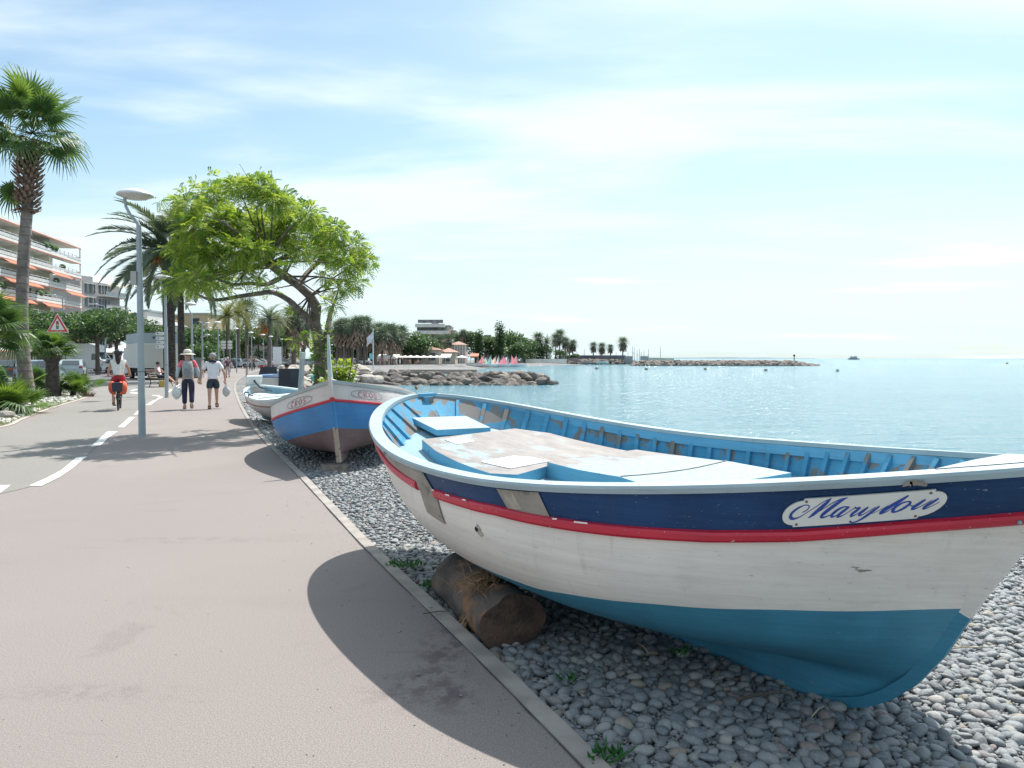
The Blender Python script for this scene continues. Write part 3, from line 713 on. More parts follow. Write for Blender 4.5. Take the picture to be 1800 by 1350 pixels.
# patches on the side
patch(BA, [(.02, .040), (.40, .040), (.42, .122), (.02, .062)], 'bare_band', M_BARE, boat_a, n=24, label='bare weathered band at the stern')
patch(BA, [(.30, .040), (.449, .040), (.475, .148), (.428, .150)], 'canvas_patch', M_TAPE, boat_a, off=.006, n=10)
patch(BA, [(.426, .140), (.475, .138), (.469, .295), (.421, .268)], 'canvas_patch', M_TAPE, boat_a, off=.007, n=10)
patch(BA, [(.604, .040), (.658, .040), (.671, .150), (.618, .128)], 'canvas_patch', M_TAPE, boat_a, off=.005, n=10)
patch(BA, [(.611, .040), (.625, .040), (.638, .125), (.622, .128)], 'torn_tape', mat('pale_tape', (.36, .31, .26), .7, .2, 20), boat_a, off=.0065, n=6)
for (a, b_) in ((.508, .517), (.545, .553), (.676, .681), (.698, .712), (.474, .480)):
    patch(BA, [(a, red_dz(a)-.027), (b_, red_dz(b_)-.028), (b_, red_dz(b_)-.021), (a, red_dz(a)-.020)], 'paint_chip', M_WPANEL, boat_a, off=.024, n=4, jag=.001)
# drain hole with chipped rim
q = BA.Q(.551, BA.zs(.551)-.262, -1, .003); n_ = BA.N(.551, BA.zs(.551)-.262); qr = n_.to_track_quat('Z', 'Y').to_matrix()
g = MB(); g.lathe([(.0, .0), (.011, .0005), (.013, .002)], q, 12, 0, True, rot=qr); g.build('drain_hole', M_BLACK, boat_a)
g = MB(); rnd = random.Random(3); vs_ = []
for k in range(18):
    a = 2*math.pi*k/18; r1 = .020+rnd.uniform(0, .018)*(1.4 if math.cos(a) > 0 else .6); e = BA.Q(.551+.003+r1*math.cos(a)/BA.L, BA.zs(.551)-.266+r1*math.sin(a), -1, .0015); vs_.append(tuple(e))
g.add(vs_, [tuple(range(18))]); g.build('chipped_rim', mat('chipped_wood', (.4, .36, .33), .9, .4, 90), boat_a)
# chips along the cap
for u, w in ((.33, .009), (.915, .009)):
    g = MB(); fn = lambda i, j, u=u, w=w: tuple(BA.plan(u+w*(i-.5)*(1.3-.6*j)+.002*math.sin(i*9), -1, .0352, -.036+.020*j+.004*math.sin(i*13))); g.grid(fn, 6, 1); g.build('worn_edge', M_WOOD, boat_a)
# name plate with its script lettering, on both bows
M_PLATE = mat('name_plate_white', (.74, .73, .69), .4, .03, 4); M_INK = mat('name_blue', (.025, .07, .33), .4, .1, 10)
def plate(side):
    off0, off1 = .004, .012
    U0, U1 = .8545, .9405
    def at(u, v, off): 
        uu = U0+(U1-U0)*u if side < 0 else U1+(U0-U1)*u
        dz = .132-.13*(uu-.86)-v*.060; return BA.P(uu, BA.zs(uu)-dz, side)+BA.N(uu, BA.zs(uu)-dz, side)*off
    ol = []
    for k in range(13): a = math.pi/2+math.pi*k/12; ol.append((.105+.105*math.cos(a), .86*math.sin(a)))
    right = [(1-x, -y) for x, y in ol]
    shape = [(.105, 1.0)]+ol+[(.105, -1.0)]+[(.105+.79*k/10, -1.0) for k in range(1, 11)]+right+[(.895, 1.0)]+[(.895-.79*k/10, 1.0) for k in range(1, 10)]
    g = MB(); top = [tuple(at(x, y, off1)) for x, y in shape]; bot = [tuple(at(x, y, off0)) for x, y in shape]; n = len(shape)
    g.add(top+bot, [(i, (i+1) % n, n+(i+1) % n, n+i) for i in range(n)])
    # face as vertical strips
    xs_ = sorted(set([round(x, 4) for x, _ in shape]))
    def half(x):
        if x < .105: return .86*math.sqrt(max(0, 1-((.105-x)/.105)**2))
        if x > .895: return .86*math.sqrt(max(0, 1-((x-.895)/.105)**2))
        return 1.0
    st = [.0005, .01, .03, .06, .09, .1045, .1055]+[.13+.02*k for k in range(38)]+[.8945, .8955, .91, .94, .97, .99, .9995]
    vs_ = []
    for x in st:
        for k in range(5): vs_.append(tuple(at(x, half(x)*(k/2-1), off1)))
    g.add(vs_, [(5*i+j, 5*i+j+1, 5*i+6+j, 5*i+5+j) for i in range(len(st)-1) for j in range(4)], 0, True)
    o = g.build('name_plate', M_PLATE, boat_a)
    for x, y in ((.125, .80), (.125, -.82), (.875, .80), (.875, -.82)):
        g = MB(); c_ = at(x, y, off1+.0005); qr = BA.N(.89, .95, side).to_track_quat('Z', 'Y').to_matrix()
        g.lathe([(0, .002), (.004, .0018), (.006, 0)], c_, 10, 0, True, rot=qr); g.build('screw', mat('dull_screw', (.2, .19, .17), .5, 0, metal=.6), o)
    yc = lambda x: 320-.0765*(x-240)
    def fmap(x, y):
        y -= 9; v = (yc(x)-y)/123; x2 = x-.12*(y-yc(x)); return at((x2-72)/1545, v, off1+.0016)
    L = [
     [(268, 322, 5), (302, 300, 9), (312, 275, 8), (285, 257, 6), (240, 263, 9), (190, 295, 19), (160, 335, 24), (175, 368, 22), (220, 378, 14), (280, 352, 7), (350, 295, 6), (430, 225, 6), (490, 194, 7)],
     [(482, 196, 12), (472, 225, 26), (440, 275, 33), (405, 325, 31), (375, 358, 13), (365, 366, 5)],
     [(375, 362, 6), (430, 318, 6), (520, 240, 7), (590, 200, 8), (648, 187, 7)],
     [(632, 191, 12), (590, 225, 27), (535, 285, 32), (500, 330, 30), (495, 352, 19), (525, 358, 12), (580, 335, 7), (625, 305, 6)],
     [(712, 266, 8), (675, 264, 9), (630, 285, 20), (598, 325, 25), (605, 350, 16), (640, 342, 8), (690, 295, 6)],
     [(722, 262, 16), (695, 295, 24), (665, 332, 24), (672, 350, 14), (715, 335, 7), (775, 278, 6), (788, 262, 12)],
     [(780, 266, 12), (800, 274, 8), (828, 268, 12)],
     [(838, 266, 16), (818, 295, 23), (795, 325, 23), (805, 343, 13), (845, 322, 6), (893, 270, 6)],
     [(912, 262, 14), (893, 290, 22), (872, 318, 22), (882, 334, 13), (920, 318, 6), (985, 262, 6)],
     [(1018, 254, 14), (985, 295, 23), (945, 345, 22), (900, 383, 13), (850, 397, 8), (818, 385, 14)],
     [(985, 320, 4), (1030, 296, 4), (1078, 262, 4), (1100, 246, 4)],
     [(1222, 162, 14), (1180, 205, 28), (1115, 262, 32), (1075, 300, 28), (1085, 315, 14), (1125, 298, 7), (1165, 262, 6)],
     [(1262, 213, 8), (1215, 225, 14), (1175, 262, 26), (1180, 295, 20), (1215, 300, 12), (1265, 268, 22), (1290, 232, 20), (1275, 214, 10), (1250, 213, 7)],
     [(1290, 240, 6), (1340, 248, 6), (1385, 202, 6)],
     [(1408, 194, 15), (1380, 228, 25), (1350, 262, 25), (1362, 278, 13), (1405, 258, 6), (1470, 202, 6)],
     [(1522, 187, 15), (1490, 220, 25), (1455, 255, 25), (1462, 273, 14), (1500, 258, 7), (1558, 215, 5)]]
    sh_ = [[(x+9, y+9, max(2, w*.35)) for x, y, w in l] for l in L]
    strokes(BA, fmap, L, 'lettering', M_INK, o, 1, 1.3)
    old = fmap
plate(-1)

# ---- second boat, seen bow on
BBL = 5.3
bowdir = Matrix.Rotation(R(-80.5), 3, 'Z')@Vector((1, 0, 0))
O2 = Vector((-2.7986, 12.977, 0))+bowdir*((5.867-BBL)/2)
BB = Boat((O2.x, O2.y, 0.0), -80.5, 4.64, -5.28, BBL, 2.215, .515, 2.0, 1.886, .62, .8056-.0, .15, .1606,
          .36, 1.2, .5, .8, .0, .5, -.1, 3.4, .52, .0, kw=.04, zkeel=-.13)
boat_b = BB.root('fishing_boat', label='white, red and blue wooden boat with a brown bottom and CROS on its bow', cat='boat')
M_B_WHITE = peel('cros_white_paint', (.62, .57, .55), (.4, .33, .3), .03, 7, .5, grime=.2)
M_B_BLUE = peel('cros_blue_paint', (.035, .20, .46), (.15, .22, .3), .0, 7, .45, var=.12, grime=.2)
M_B_BROWN = peel('cros_brown_bottom', (.19, .125, .125), (.10, .08, .08), .12, 5, .8, var=.2, grime=.4, bump=.5)
M_B_RED = peel('cros_red_paint', (.50, .02, .045), (.5, .3, .3), .06, 9, .5)
z1 = lambda u: BB.zs(u)-.26-.37+.05*(1-u); z2 = lambda u: BB.zs(u)-.255
hull_mesh(BB, [z1, z2], [M_B_BROWN, M_B_BLUE, M_B_WHITE], 'hull', boat_b, nu=44, rows=(10, 5, 4))
for sd_ in (-1, 1): strip_on_hull(BB, z2, .04, .014, 'rubbing_strake', M_B_RED, boat_b, sd_, .03, .998, 60)
sweep_ring(BB, [(.02, -.035), (.025, .012), (-.10, .012), (-.10, -.02)], 'cap_rail', peel('cros_cap_paint', (.36, .42, .42), (.3, .26, .24), .08, 8, .6), boat_b, us(60))
g = MB(); U = us(40, .01, .99)
g.grid(lambda i, j: tuple(BB.plan(U[round(i*40)], -1, -.05, .004)*(1-j)+BB.plan(U[round(i*40)], 1, -.05, .004)*j+Vector((0, 0, .055*math.sin(math.pi*j)))), 40, 8, 0, True)
g.build('deck', peel('cros_deck_paint', (.62, .76, .78), (.45, .4, .36), .05, 6, .5), boat_b)
def dome(u0, u1, w, h, name, zoff=.02, m=None):
    g = MB()
    def fn(i, j):
        a = 2*math.pi*i; rr_ = min(1, j*1.0); uu = (u0+u1)/2+(u1-u0)/2*math.copysign(abs(math.cos(a))**.6, math.cos(a))*rr_; y = w*math.copysign(abs(math.sin(a))**.6, math.sin(a))*rr_
        x = (uu-.5)*BB.L; zz = BB.zs(uu)+zoff+h*(1-rr_**5)
        return (x, y, zz)
    g.grid(fn, 32, 6, 0, True); return g.build(name, m or mat('cros_cabin_top', (.74, .82, .82), .5, .06, 5), boat_b)
dome(.12, .72, .80, .13, 'cabin_top'); dome(.40, .66, .40, .20, 'hatch_cover', .05)
# stem band and thin post rising from the bow
g = MB(); pr_ = []
for i in range(61):
    z = BB.zkeel+i/60*(BB.zs(1)-BB.zkeel+.05); p = BB.P(1, min(z, BB.zs(1)), 1); pr_.append((p.x, z))
for i in range(60):
    (x0, z0_), (x1, z1_) = pr_[i], pr_[i+1]; mi = 0 if z0_ < z1(1)+.01 else (1 if z0_ < z2(1)-.02 else (3 if z0_ < z2(1)+.02 else 2))
    g.add([(x0-.04, -.035, z0_), (x0+.03, -.02, z0_), (x0+.03, .02, z0_), (x0-.04, .035, z0_), (x1-.04, -.035, z1_), (x1+.03, -.02, z1_), (x1+.03, .02, z1_), (x1-.04, .035, z1_)], [(0, 1, 5, 4), (1, 2, 6, 5), (2, 3, 7, 6)], mi)
g.add([(pr_[-1][0]-.04, -.035, pr_[-1][1]), (pr_[-1][0]+.03, -.02, pr_[-1][1]), (pr_[-1][0]+.03, .02, pr_[-1][1]), (pr_[-1][0]-.04, .035, pr_[-1][1])], [(0, 1, 2, 3)], 2)
g.build('stem_post', [peel('worn_stem', (.42, .33, .27), (.12, .1, .08), .5, 14, .8), M_B_BLUE, M_B_WHITE, M_B_RED], boat_b)
g = MB(); bx = pr_[-1][0]-.10; bz = BB.zs(1)
g.tube([(bx, 0, bz-.02), (bx-.05, 0.0, bz+.3), (bx-.12, 0.01, bz+.64)], [.032, .027, .016], 8); g.build('bow_pole', mat('pale_grey_pole', (.45, .52, .52), .6, .1, 5), boat_b)
# CROS lettering, both bows
GL = {'C': [[(8, 2, 1), (5, 0, 2), (1, 3, 2.2), (0, 6, 2.4), (2, 9, 2), (6, 10, 1.6), (8.5, 8.5, 1)]],
      'R': [[(1, 0, 2.2), (1, 10, 2.2)], [(1, .6, 1.4), (5, 0, 1.6), (7, 2.5, 2.2), (5, 5, 1.6), (1, 5, 1.2)], [(4, 5, 1.4), (8, 10, 2.2)], [(-.8, 10, 1), (2.8, 10, 1)]],
      'O': [[(4.5, 0, 1.3), (1, 2.5, 2.2), (0, 5.5, 2.4), (2, 9, 1.8), (4.5, 10, 1.3), (8, 7.5, 2.2), (9, 5, 2.4), (7, 1, 1.8), (4.5, 0, 1.3)]],
      'S': [[(7, 1.6, 1.3), (4, 0, 1.4), (1, 2, 2), (3.5, 4.6, 2.2), (6.6, 6.6, 2.2), (6, 9.2, 1.8), (3, 10, 1.4), (0, 8.4, 1.2)]]}
M_LET = mat('faded_red_letters', (.46, .19, .21), .6, .4, 30)
def cros(side, uc, dzc, hh=.072):
    lines = []; X0 = 0
    for ch in 'CROS':
        lines += [[(x+X0, y, w) for x, y, w in ln] for ln in GL[ch]]; X0 += 13.5
    TW = X0-4.5
    def fmap(x, y):
        d = (x-TW/2)*hh/10; u = uc+(d if side < 0 else -d)/BB.L*1.05; dz = dzc+(y-5)*hh/10
        return BB.Q(u, BB.zs(u)-dz, side, .005)
    o = strokes(BB, fmap, lines, 'lettering', M_LET, boat_b)
    ring = [(TW/2+TW*.85*math.cos(a), 5+8.5*math.sin(a), .45) for a in [2*math.pi*k/24 for k in range(25)]]
    ring = [(max(-16, min(TW+16, x)), y, w) for x, y, w in ring]
    strokes(BB, fmap, [ring], 'painted_oval', mat('faint_grey_line', (.33, .31, .30), .7, .2, 20), boat_b)
cros(-1, .875, .155); cros(1, .885, .145)
# boat 2 sits on a wooden block
p = BB.W((pr_[0][0]-.12, -.02, BB.zkeel)); g = MB(); g.box((0, 0, .09), (.34, .22, .17), rot=Matrix.Rotation(.3, 3, 'Z')); g.box((.02, -.12, .04), (.16, .14, .13), rot=Matrix.Rotation(.7, 3, 'Z'))
w_ = g.build('wood_block', M_WOOD, None, label='rough brown timber block under the keel of the bow-on boat', cat='wood block'); w_.location = (p.x-.06, p.y+.05, -.14)

# ---- third boat, a small dinghy
BC = Boat((-5.1932, 17.92, 0), -50.0, 4.49, 2.62, 4.1, 1.619, .537, 1.73, 1.78, .61, .641, .089, .184,
          .4, 1.2, .4, .8, .3, .1, -.1, 2.2, .75, .02, kw=.03, zkeel=-.07)
boat_c = BC.root('dinghy', label='small white rowing dinghy with a pale blue inside, behind the bow-on boat', cat='boat')
M_C_WHITE = peel('dinghy_white_paint', (.60, .55, .53), (.4, .36, .33), .02, 7, .5, grime=.2)
zc1 = lambda u: .12+.05*u; zc2 = lambda u: BC.zs(u)-.15
hull_mesh(BC, [zc1, zc2], [mat('dinghy_green_bottom', (.035, .12, .15), .6, .2, 5), M_C_WHITE, M_C_WHITE], 'hull', boat_c, nu=36, rows=(6, 5, 3))
for sd_ in (-1, 1): strip_on_hull(BC, zc2, .022, .012, 'rubbing_strake', mat('dinghy_dark_red', (.25, .05, .06), .5, .1, 5), boat_c, sd_, .03, .99, 40)
sweep_ring(BC, [(.015, -.03), (.02, .01), (-.05, .01), (-.05, -.03)], 'cap_rail', mat('dinghy_white_rail', (.66, .74, .77), .5, .08, 6), boat_c, us(40))
g = MB(); U = us(30, .03, .97)
for side in (-1, 1): g.grid(lambda i, j, side=side: (BC.P(U[round(i*30)], BC.zs(U[round(i*30)])-.01-.28*j, side).x, side*max(0, abs(BC.P(U[round(i*30)], BC.zs(U[round(i*30)])-.01-.28*j, side).y)-.02), BC.zs(U[round(i*30)])-.01-.28*j), 30, 2, 0, True)
g.build('inner_planking', mat('dinghy_blue_inside', (.22, .38, .47), .6, .12, 5), boat_c)
g = MB(); g.grid(lambda i, j: (BC.P(U[round(i*30)], BC.zs(U[round(i*30)])-.17, -1).x, (2*j-1)*max(0, abs(BC.P(U[round(i*30)], BC.zs(U[round(i*30)])-.17, -1).y)-.025), BC.zs(U[round(i*30)])-.17), 30, 2, 0, True)
g.build('floor_deck', mat('dinghy_pale_deck', (.62, .70, .73), .6, .1, 5), boat_c)
for u in (.3, .62):
    p = BC.P(u, BC.zs(u)-.08, -1); g = MB(); g.box((p.x, 0, BC.zs(u)-.09), (.22, 2*abs(p.y)-.06, .03)); g.build('thwart', mat('dinghy_pale_deck', (.7, .8, .84), .6, .1, 5), boat_c)
ps_ = BC.W((BC.P(0, BC.zs(0), 1).x+.05, 0, BC.zs(0)))
motor = empty('outboard_bracket', ps_, R(-50), label='white board with a dark tiller arm clamped over the dinghy stern', cat='boat bracket')
g = MB(); g.box((-.05, 0, .10), (.05, .40, .30), rot=Matrix.Rotation(.35, 3, 'Y')); g.build('board', mat('board_white', (.72, .75, .75), .5, .05, 5), motor)
g = MB(); g.tube([(-.16, .0, .22), (.0, 0, .10), (.3, .02, -.04), (.85, .10, -.12)], [.022, .026, .022, .016], 8); g.build('tiller_arm', mat('tiller_black', (.03, .035, .05), .4, 0), motor)
g = MB(); g.box((-.16, 0, .02), (.10, .12, .14)); g.build('clamp', mat('tiller_black', (.03, .035, .05), .4, 0), motor)
# mooring cleats / fenders on the near rail
for u in (.28, .40):
    p = BC.plan(u, -1, -.02, .02); g = MB(); g.tube([(p.x-.11, p.y, p.z+.0), (p.x-.05, p.y, p.z+.04), (p.x+.12, p.y+.02, p.z+.03)], [.014, .02, .014], 6); g.build('rowlock', mat('rowlock_dark', (.04, .04, .05), .5, 0), boat_c)
# ------------------------------------------------------------------ street lamps and posts
M_LAMPM = mat('lamp_grey_metal', (.33, .38, .41), .5, .08, 3, metal=.1)
M_LAMPG = mat('lamp_glass_underside', (.55, .54, .52), .3, 0)
M_LAMPT = mat('lamp_head_pale', (.62, .64, .66), .4, .05, 3)
def make_lamp(loc, rz, label, detail=True):
    o = empty('street_lamp', loc, rz, label, 'street lamp', 'curved-neck street lamps along the promenade')
    g = MB(); g.tube([(0, 0, -.02), (0, 0, 1.3), (0, 0, 2.9), (0, 0, 4.02)], [.067, .062, .055, .046], 14); g.tube([(0, 0, -.01), (0, 0, .015)], [.095, .09], 12); g.build('pole', M_LAMPM, o)
    g = MB(); g.tube([(0, 0, 1.24), (0, 0, 1.26)], [.0665, .0665], 14); g.build('pole_joint', mat('lamp_joint_dark', (.15, .18, .2), .5, 0), o)
    g = MB(); g.tube([(0, 0, 4.0), (-.02, 0, 4.06), (-.14, 0, 4.2), (-.22, 0, 4.36), (-.24, 0, 4.52), (-.24, 0, 4.56)], [.04, .034, .028, .027, .028, .04], 10); g.build('neck', M_LAMPM, o)
    hx = -.06
    g = MB(); g.lathe([(.0, 4.70), (.12, 4.692), (.22, 4.665), (.29, 4.625), (.325, 4.59), (.325, 4.575), (.30, 4.565)], (hx, 0, 0), 24); h = g.build('lamp_head', M_LAMPT, o)
    g = MB(); g.lathe([(.30, 4.567), (.2, 4.52), (.1, 4.50), (.0, 4.495)], (hx, 0, 0), 24); g.build('lamp_glass', M_LAMPG, h)
    if detail:
        g = MB(); g.box((-.095, -.02, 3.02), (.10, .10, .25)); g.box((-.05, -.02, 2.92), (.08, .04, .03)); g.build('junction_box', mat('box_beige', (.42, .40, .37), .6, .05, 4), o)
    return o
lampA = make_lamp(G(250, 768), R(12), 'nearest tall grey street lamp standing in the middle of the path')
lampB = make_lamp(G(293, 699), R(-25), 'grey street lamp in front of the ridged palm trunk, second along the path', False)
lamp_heads = [(335, 533, 'pair of palm trunks, beside the bench'), (382, 566, ''), (414, 577, ''), (441, 584, ''), (462, 588, ''), (476, 591, ''), (495, 596, ''), (510, 599, ''), (526, 602, ''), (583, 606, ''), (604, 607, ''), (621, 608, ''), (630, 608, ''), (644, 610, ''), (669, 612, ''), (681, 613, '')]
for i, (px, py, _) in enumerate(lamp_heads):
    Yd = 3.14*FOC/(630-py); p = PX(px, 630, Yd); 
    dup(lampB, (p.x+.1, Yd, 0), R([-10, 15, 8, 0][i % 4]) if i < 2 else R(5), ORD[i+2]+' street lamp from the nearest in the long row along the promenade' if i > 1 else ['street lamp just right of the dark palm trunks', 'street lamp behind the white-shirted walker'][i])
for (px, pt, Yd, lab) in ((356, 566, 65, 'lamp post with its head hidden, right of the walker in the sun hat'),):
    p = PX(px, 630, Yd); o = empty('lamp_post', (p.x, Yd, 0), 0, lab, 'lamp post'); g = MB(); g.tube([(0, 0, 0), (0, 0, 4.5)], [.09, .06], 10); g.tube([(0, 0, 4.5), (-.3, 0, 4.62)], [.05, .04], 6); g.build('pole', M_LAMPM, o)
    for zz, dx in ((3.9, .6), (3.3, .45), (4.3, .45)):
        g = MB(); g.tube([(0, 0, zz), (dx, 0, zz+.15)], .03, 6); g.lathe([(0, zz+.26), (.2, zz+.22), (.24, zz+.15), (0, zz+.13)], (dx, 0, 0), 12); g.build('spotlight', M_LAMPT, o)
# far road lamps with a flat arm
def road_lamp(px, ytop, Yd, arm, lab):
    p = PX(px, ytop, Yd); o = empty('road_lamp', (p.x, Yd, -.05), 0, lab, 'road lamp', 'tall road lamps')
    g = MB(); g.tube([(0, 0, 0), (0, 0, p.z)], [.11, .06], 8); g.tube([(0, 0, p.z), (arm*.8, 0, p.z+.25)], [.05, .04], 6); g.build('pole', M_LAMPM, o)
    g = MB(); g.box((arm, 0, p.z+.27), (.8, .3, .12)); g.build('lamp_head', M_LAMPT, o)
road_lamp(110, 522, 75, -1.1, 'tall road lamp in front of the apartment block behind the warning sign')
road_lamp(184, 538, 80, -1.2, 'tall thin road lamp in front of the round pine')
road_lamp(248, 548, 95, .9, 'tall road lamp rising behind the nearest promenade lamp')
# small posts on the promenade
def post(name, px, pyb, h, r, m, lab, cat='post'):
    p = G(px, pyb); o = empty(name, (p.x, p.y, 0), 0, lab, cat); g = MB(); g.tube([(0, 0, -.05), (0, 0, h)], r, 8); g.build('pole', m, o); return o, p
post('slim_post', 435.5, 663, 2.55, .032, mat('post_grey', (.3, .31, .30), .6, .1, 5), 'slim tall metal post at the bend of the kerb')
post('short_post', 433, 661, 1.05, .045, mat('post_dark', (.12, .13, .13), .6, .1, 5), 'short dark post beside the slim one at the kerb bend')
post('slim_post', 620, 640, 2.4, .09, mat('post_grey', (.3, .31, .30), .6, .1, 5), 'grey post standing on the far beach left of the flagpole')
# leaning grey post with a flared cap behind the boats
b0 = Vector((-4.62, 16.55, 0)); o = empty('grey_post', b0, 0, 'thick leaning pale grey timber post with a flared top behind the boats', 'post')
tp = PX(532, 622, 16.4)-b0
g = MB(); g.tube([(0, 0, -.1), tuple(tp*.96)], [.066, .054], 8); g.build('shaft', mat('davit_grey', (.36, .40, .41), .7, .1, 6, .2), o)
g = MB(); g.tube([tuple(tp*.94), tuple(tp), tuple(tp*1.02)], [.056, .066, .062], 8); g.build('cap', mat('davit_top', (.5, .55, .54), .7, .1, 6), o)

# ------------------------------------------------------------------ palms
M_TRUNK = mat('palm_trunk_bark', (.16, .135, .12), .95, .3, 5, .8, bscale=14, bdist=.04)
M_TRUNKD = mat('palm_trunk_dark', (.065, .055, .05), .95, .4, 6, .9, bscale=12, bdist=.05)
M_BOOT = mat('palm_boots', (.22, .145, .11), .95, .5, 9, .9, bscale=30, bdist=.03)
M_FAN = leafmat('fan_leaf', (.045, .10, .035), (.10, .19, .05), .35)
M_FANY = leafmat('fan_leaf_young', (.10, .19, .035), (.17, .27, .05), .4)
M_DEAD = mat('dead_leaf', (.27, .20, .15), .9, .4, 4)
M_DATE = leafmat('date_leaf', (.075, .115, .085), (.13, .175, .12), .38)
M_DATEY = leafmat('date_leaf_yellow', (.14, .17, .05), (.22, .23, .07), .35)
M_SPATH = mat('date_fruit_stalk', (.50, .20, .05), .8, .3, 6)
def fan_frond(rnd, pet=1.0, rad=.9, seg=30, droop=.5, spread=150):
    """costapalmate leaf growing along +X from the origin"""
    g = MB(); g.tube([(0, 0, 0), (pet*.5, 0, .05*pet), (pet, 0, 0)], [.022, .016, .012], 4, caps=False)
    for k in range(seg):
        a = R(spread)*(2*(k+.5)/seg-1); ln = rad*(.80+.2*math.cos(a))*rnd.uniform(.9, 1.05); w = rad*.036
        pts = []
        for q in range(5):
            s_ = q/4; rr_ = ln*s_; zz = -droop*ln*max(0, s_-.45)**1.6*1.9*rnd.uniform(.7, 1.3)+.10*rad*math.sin(abs(a))*s_
            pts.append(Vector((pet+rr_*math.cos(a), rr_*math.sin(a), zz)))
        sd_ = Vector((-math.sin(a), math.cos(a), 0)); ww = [.3, 1.0, 1.0, .55, .05]
        vs_ = []
        for q, p in enumerate(pts):
            fold = Vector((0, 0, .012*(1 if k % 2 else -1)))
            vs_ += [p-sd_*w*ww[q], p+sd_*w*ww[q]+fold]
        g.add(vs_, [(2*q, 2*q+1, 2*q+3, 2*q+2) for q in range(4)])
    return g
def date_frond(rnd, L=4.2, n=46, droop=1.0, leaf=.55):
    g = MB(); pts = []
    for q in range(9):
        s_ = q/8; pts.append(Vector((L*s_*(1-.12*droop*s_), 0, L*(.18*s_-.55*droop*s_**2.2))))
    g.tube(pts, [.04*(1-.85*q/8) for q in range(9)], 4, caps=False)
    for k in range(n):
        s_ = .10+.9*k/n; x = s_*8; i = min(7, int(x)); p = pts[i].lerp(pts[i+1], x-i); d = (pts[i+1]-pts[i]).normalized()
        up = Vector((-d.z, 0, d.x)); ln = leaf*(math.sin(math.pi*min(1, s_*.9+.12))**.6)*rnd.uniform(.85, 1.1)
        for sd_ in (-1, 1):
            dr = (d*.62+Vector((0, sd_, 0))*.62+up*.30-Vector((0, 0, .28))*rnd.uniform(.5, 1.3)).normalized(); w = d*.028
            e = p+dr*ln; m_ = p+dr*ln*.5+up*.02
            g.add([p-w, p+w, m_+w*1.3, m_-w*1.3, e], [(0, 1, 2, 3), (3, 2, 4)])
    return g
rnd = random.Random(5)
fan_meshes = [fan_frond(rnd, 1.15, 1.05, 34, rnd.uniform(.5, 1.0)).mesh('frond', M_FAN) for _ in range(4)]
fan_young = [fan_frond(rnd, 1.0, .95, 34, .15, 135).mesh('frond', M_FANY) for _ in range(2)]
def place_fronds(root, meshes, c, n, el0, el1, sc, rnd, a0=0, name='frond', jit=9):
    for k in range(n):
        a = a0+2.39996*k; el = el0+(el1-el0)*((k+.5)/n)
        o = link(name, meshes[k % len(meshes)], root, c, (0, 0, 0), sc*rnd.uniform(.88, 1.12))
        o.rotation_euler = Matrix.Rotation(a+R(rnd.uniform(-jit, jit)), 3, 'Z').__matmul__(Matrix.Rotation(-R(el+rnd.uniform(-jit, jit)), 3, 'Y')).__matmul__(Matrix.Rotation(R(rnd.uniform(-25, 25)), 3, 'X')).to_euler()
# tall fan palm by the left edge
bt = G(48, 710); topc = PX(52, 268, bt.y)
pw = empty('fan_palm', (bt.x, bt.y, 0), 0, 'tallest fan palm with a smooth grey trunk at the left edge of the path', 'palm tree')
g = MB(); H_ = topc.z; dx = topc.x-bt.x
tp_ = [(0, 0, -.1), (.0, 0, .5), (-.10, 0, 1.6), (-.12, 0, 3.0), (-.04, 0, 4.6), (dx*.6, 0, H_*.80), (dx, 0, H_)]
g.tube(tp_, [.27, .23, .20, .185, .18, .165, .165], 18)
g.build('trunk', mat('fan_palm_trunk', (.21, .18, .165), .95, .3, 3, .9, bscale=9, bdist=.05), pw)
g = MB(); 
for q in range(26):
    z = .3+q*.26; i = z/H_; pr_x = 0
    xx = float(np.interp(z, [p[2] for p in tp_], [p[0] for p in tp_])); rr_ = float(np.interp(z, [p[2] for p in tp_], [.27, .23, .20, .185, .18, .165, .165]))+.004
    g.tube([(xx, 0, z), (xx, 0, z+.02)], [rr_, rr_], 18, caps=False)
tag(g.build('trunk_rings', mat('trunk_ring_dark', (.12, .10, .09), .95, .3, 6), pw))
g = MB(); rnd = random.Random(2); zb = PX(52, 372, bt.y).z
for q in range(230):
    s_ = q/230; z = zb-.05+s_*(H_-zb+.35); a = 2.39996*q; r0 = .17+.13*math.sin(math.pi*min(1, s_*.8+.12))
    cx = float(np.interp(z, [p[2] for p in tp_], [p[0] for p in tp_])); c = Vector((cx+r0*math.cos(a), r0*math.sin(a), z))
    out = Vector((math.cos(a), math.sin(a), .9)).normalized(); sd_ = Vector((-math.sin(a), math.cos(a), 0)); ln = rnd.uniform(.14, .30); w = rnd.uniform(.05, .085)
    if s_ < .12: out.z -= 1.2*rnd.random(); ln *= 1.2
    g.add([c-sd_*w-out*.06, c+sd_*w-out*.06, c+sd_*w*.55+out*ln, c-sd_*w*.55+out*ln, c-sd_*w*.5+out*ln*.3+Vector((math.cos(a), math.sin(a), 0))*.05, c+sd_*w*.5+out*ln*.3+Vector((math.cos(a), math.sin(a), 0))*.05],
          [(0, 1, 5, 4), (4, 5, 2, 3), (0, 4, 3), (1, 2, 5), (0, 3, 2, 1)])
o = g.build('leaf_bases', M_BOOT, pw)
cc = Vector((topc.x-bt.x+.1, 0, H_+.62)); rnd = random.Random(9)
place_fronds(pw, fan_meshes, cc, 21, -36, 58, .84, rnd)
place_fronds(pw, fan_meshes, cc+Vector((-.15, 0, -1.1)), 1, -58, -50, .8, rnd, 3.0)
place_fronds(pw, fan_young, cc+Vector((0, 0, .15)), 7, 35, 84, 1.0, rnd, 1.0)
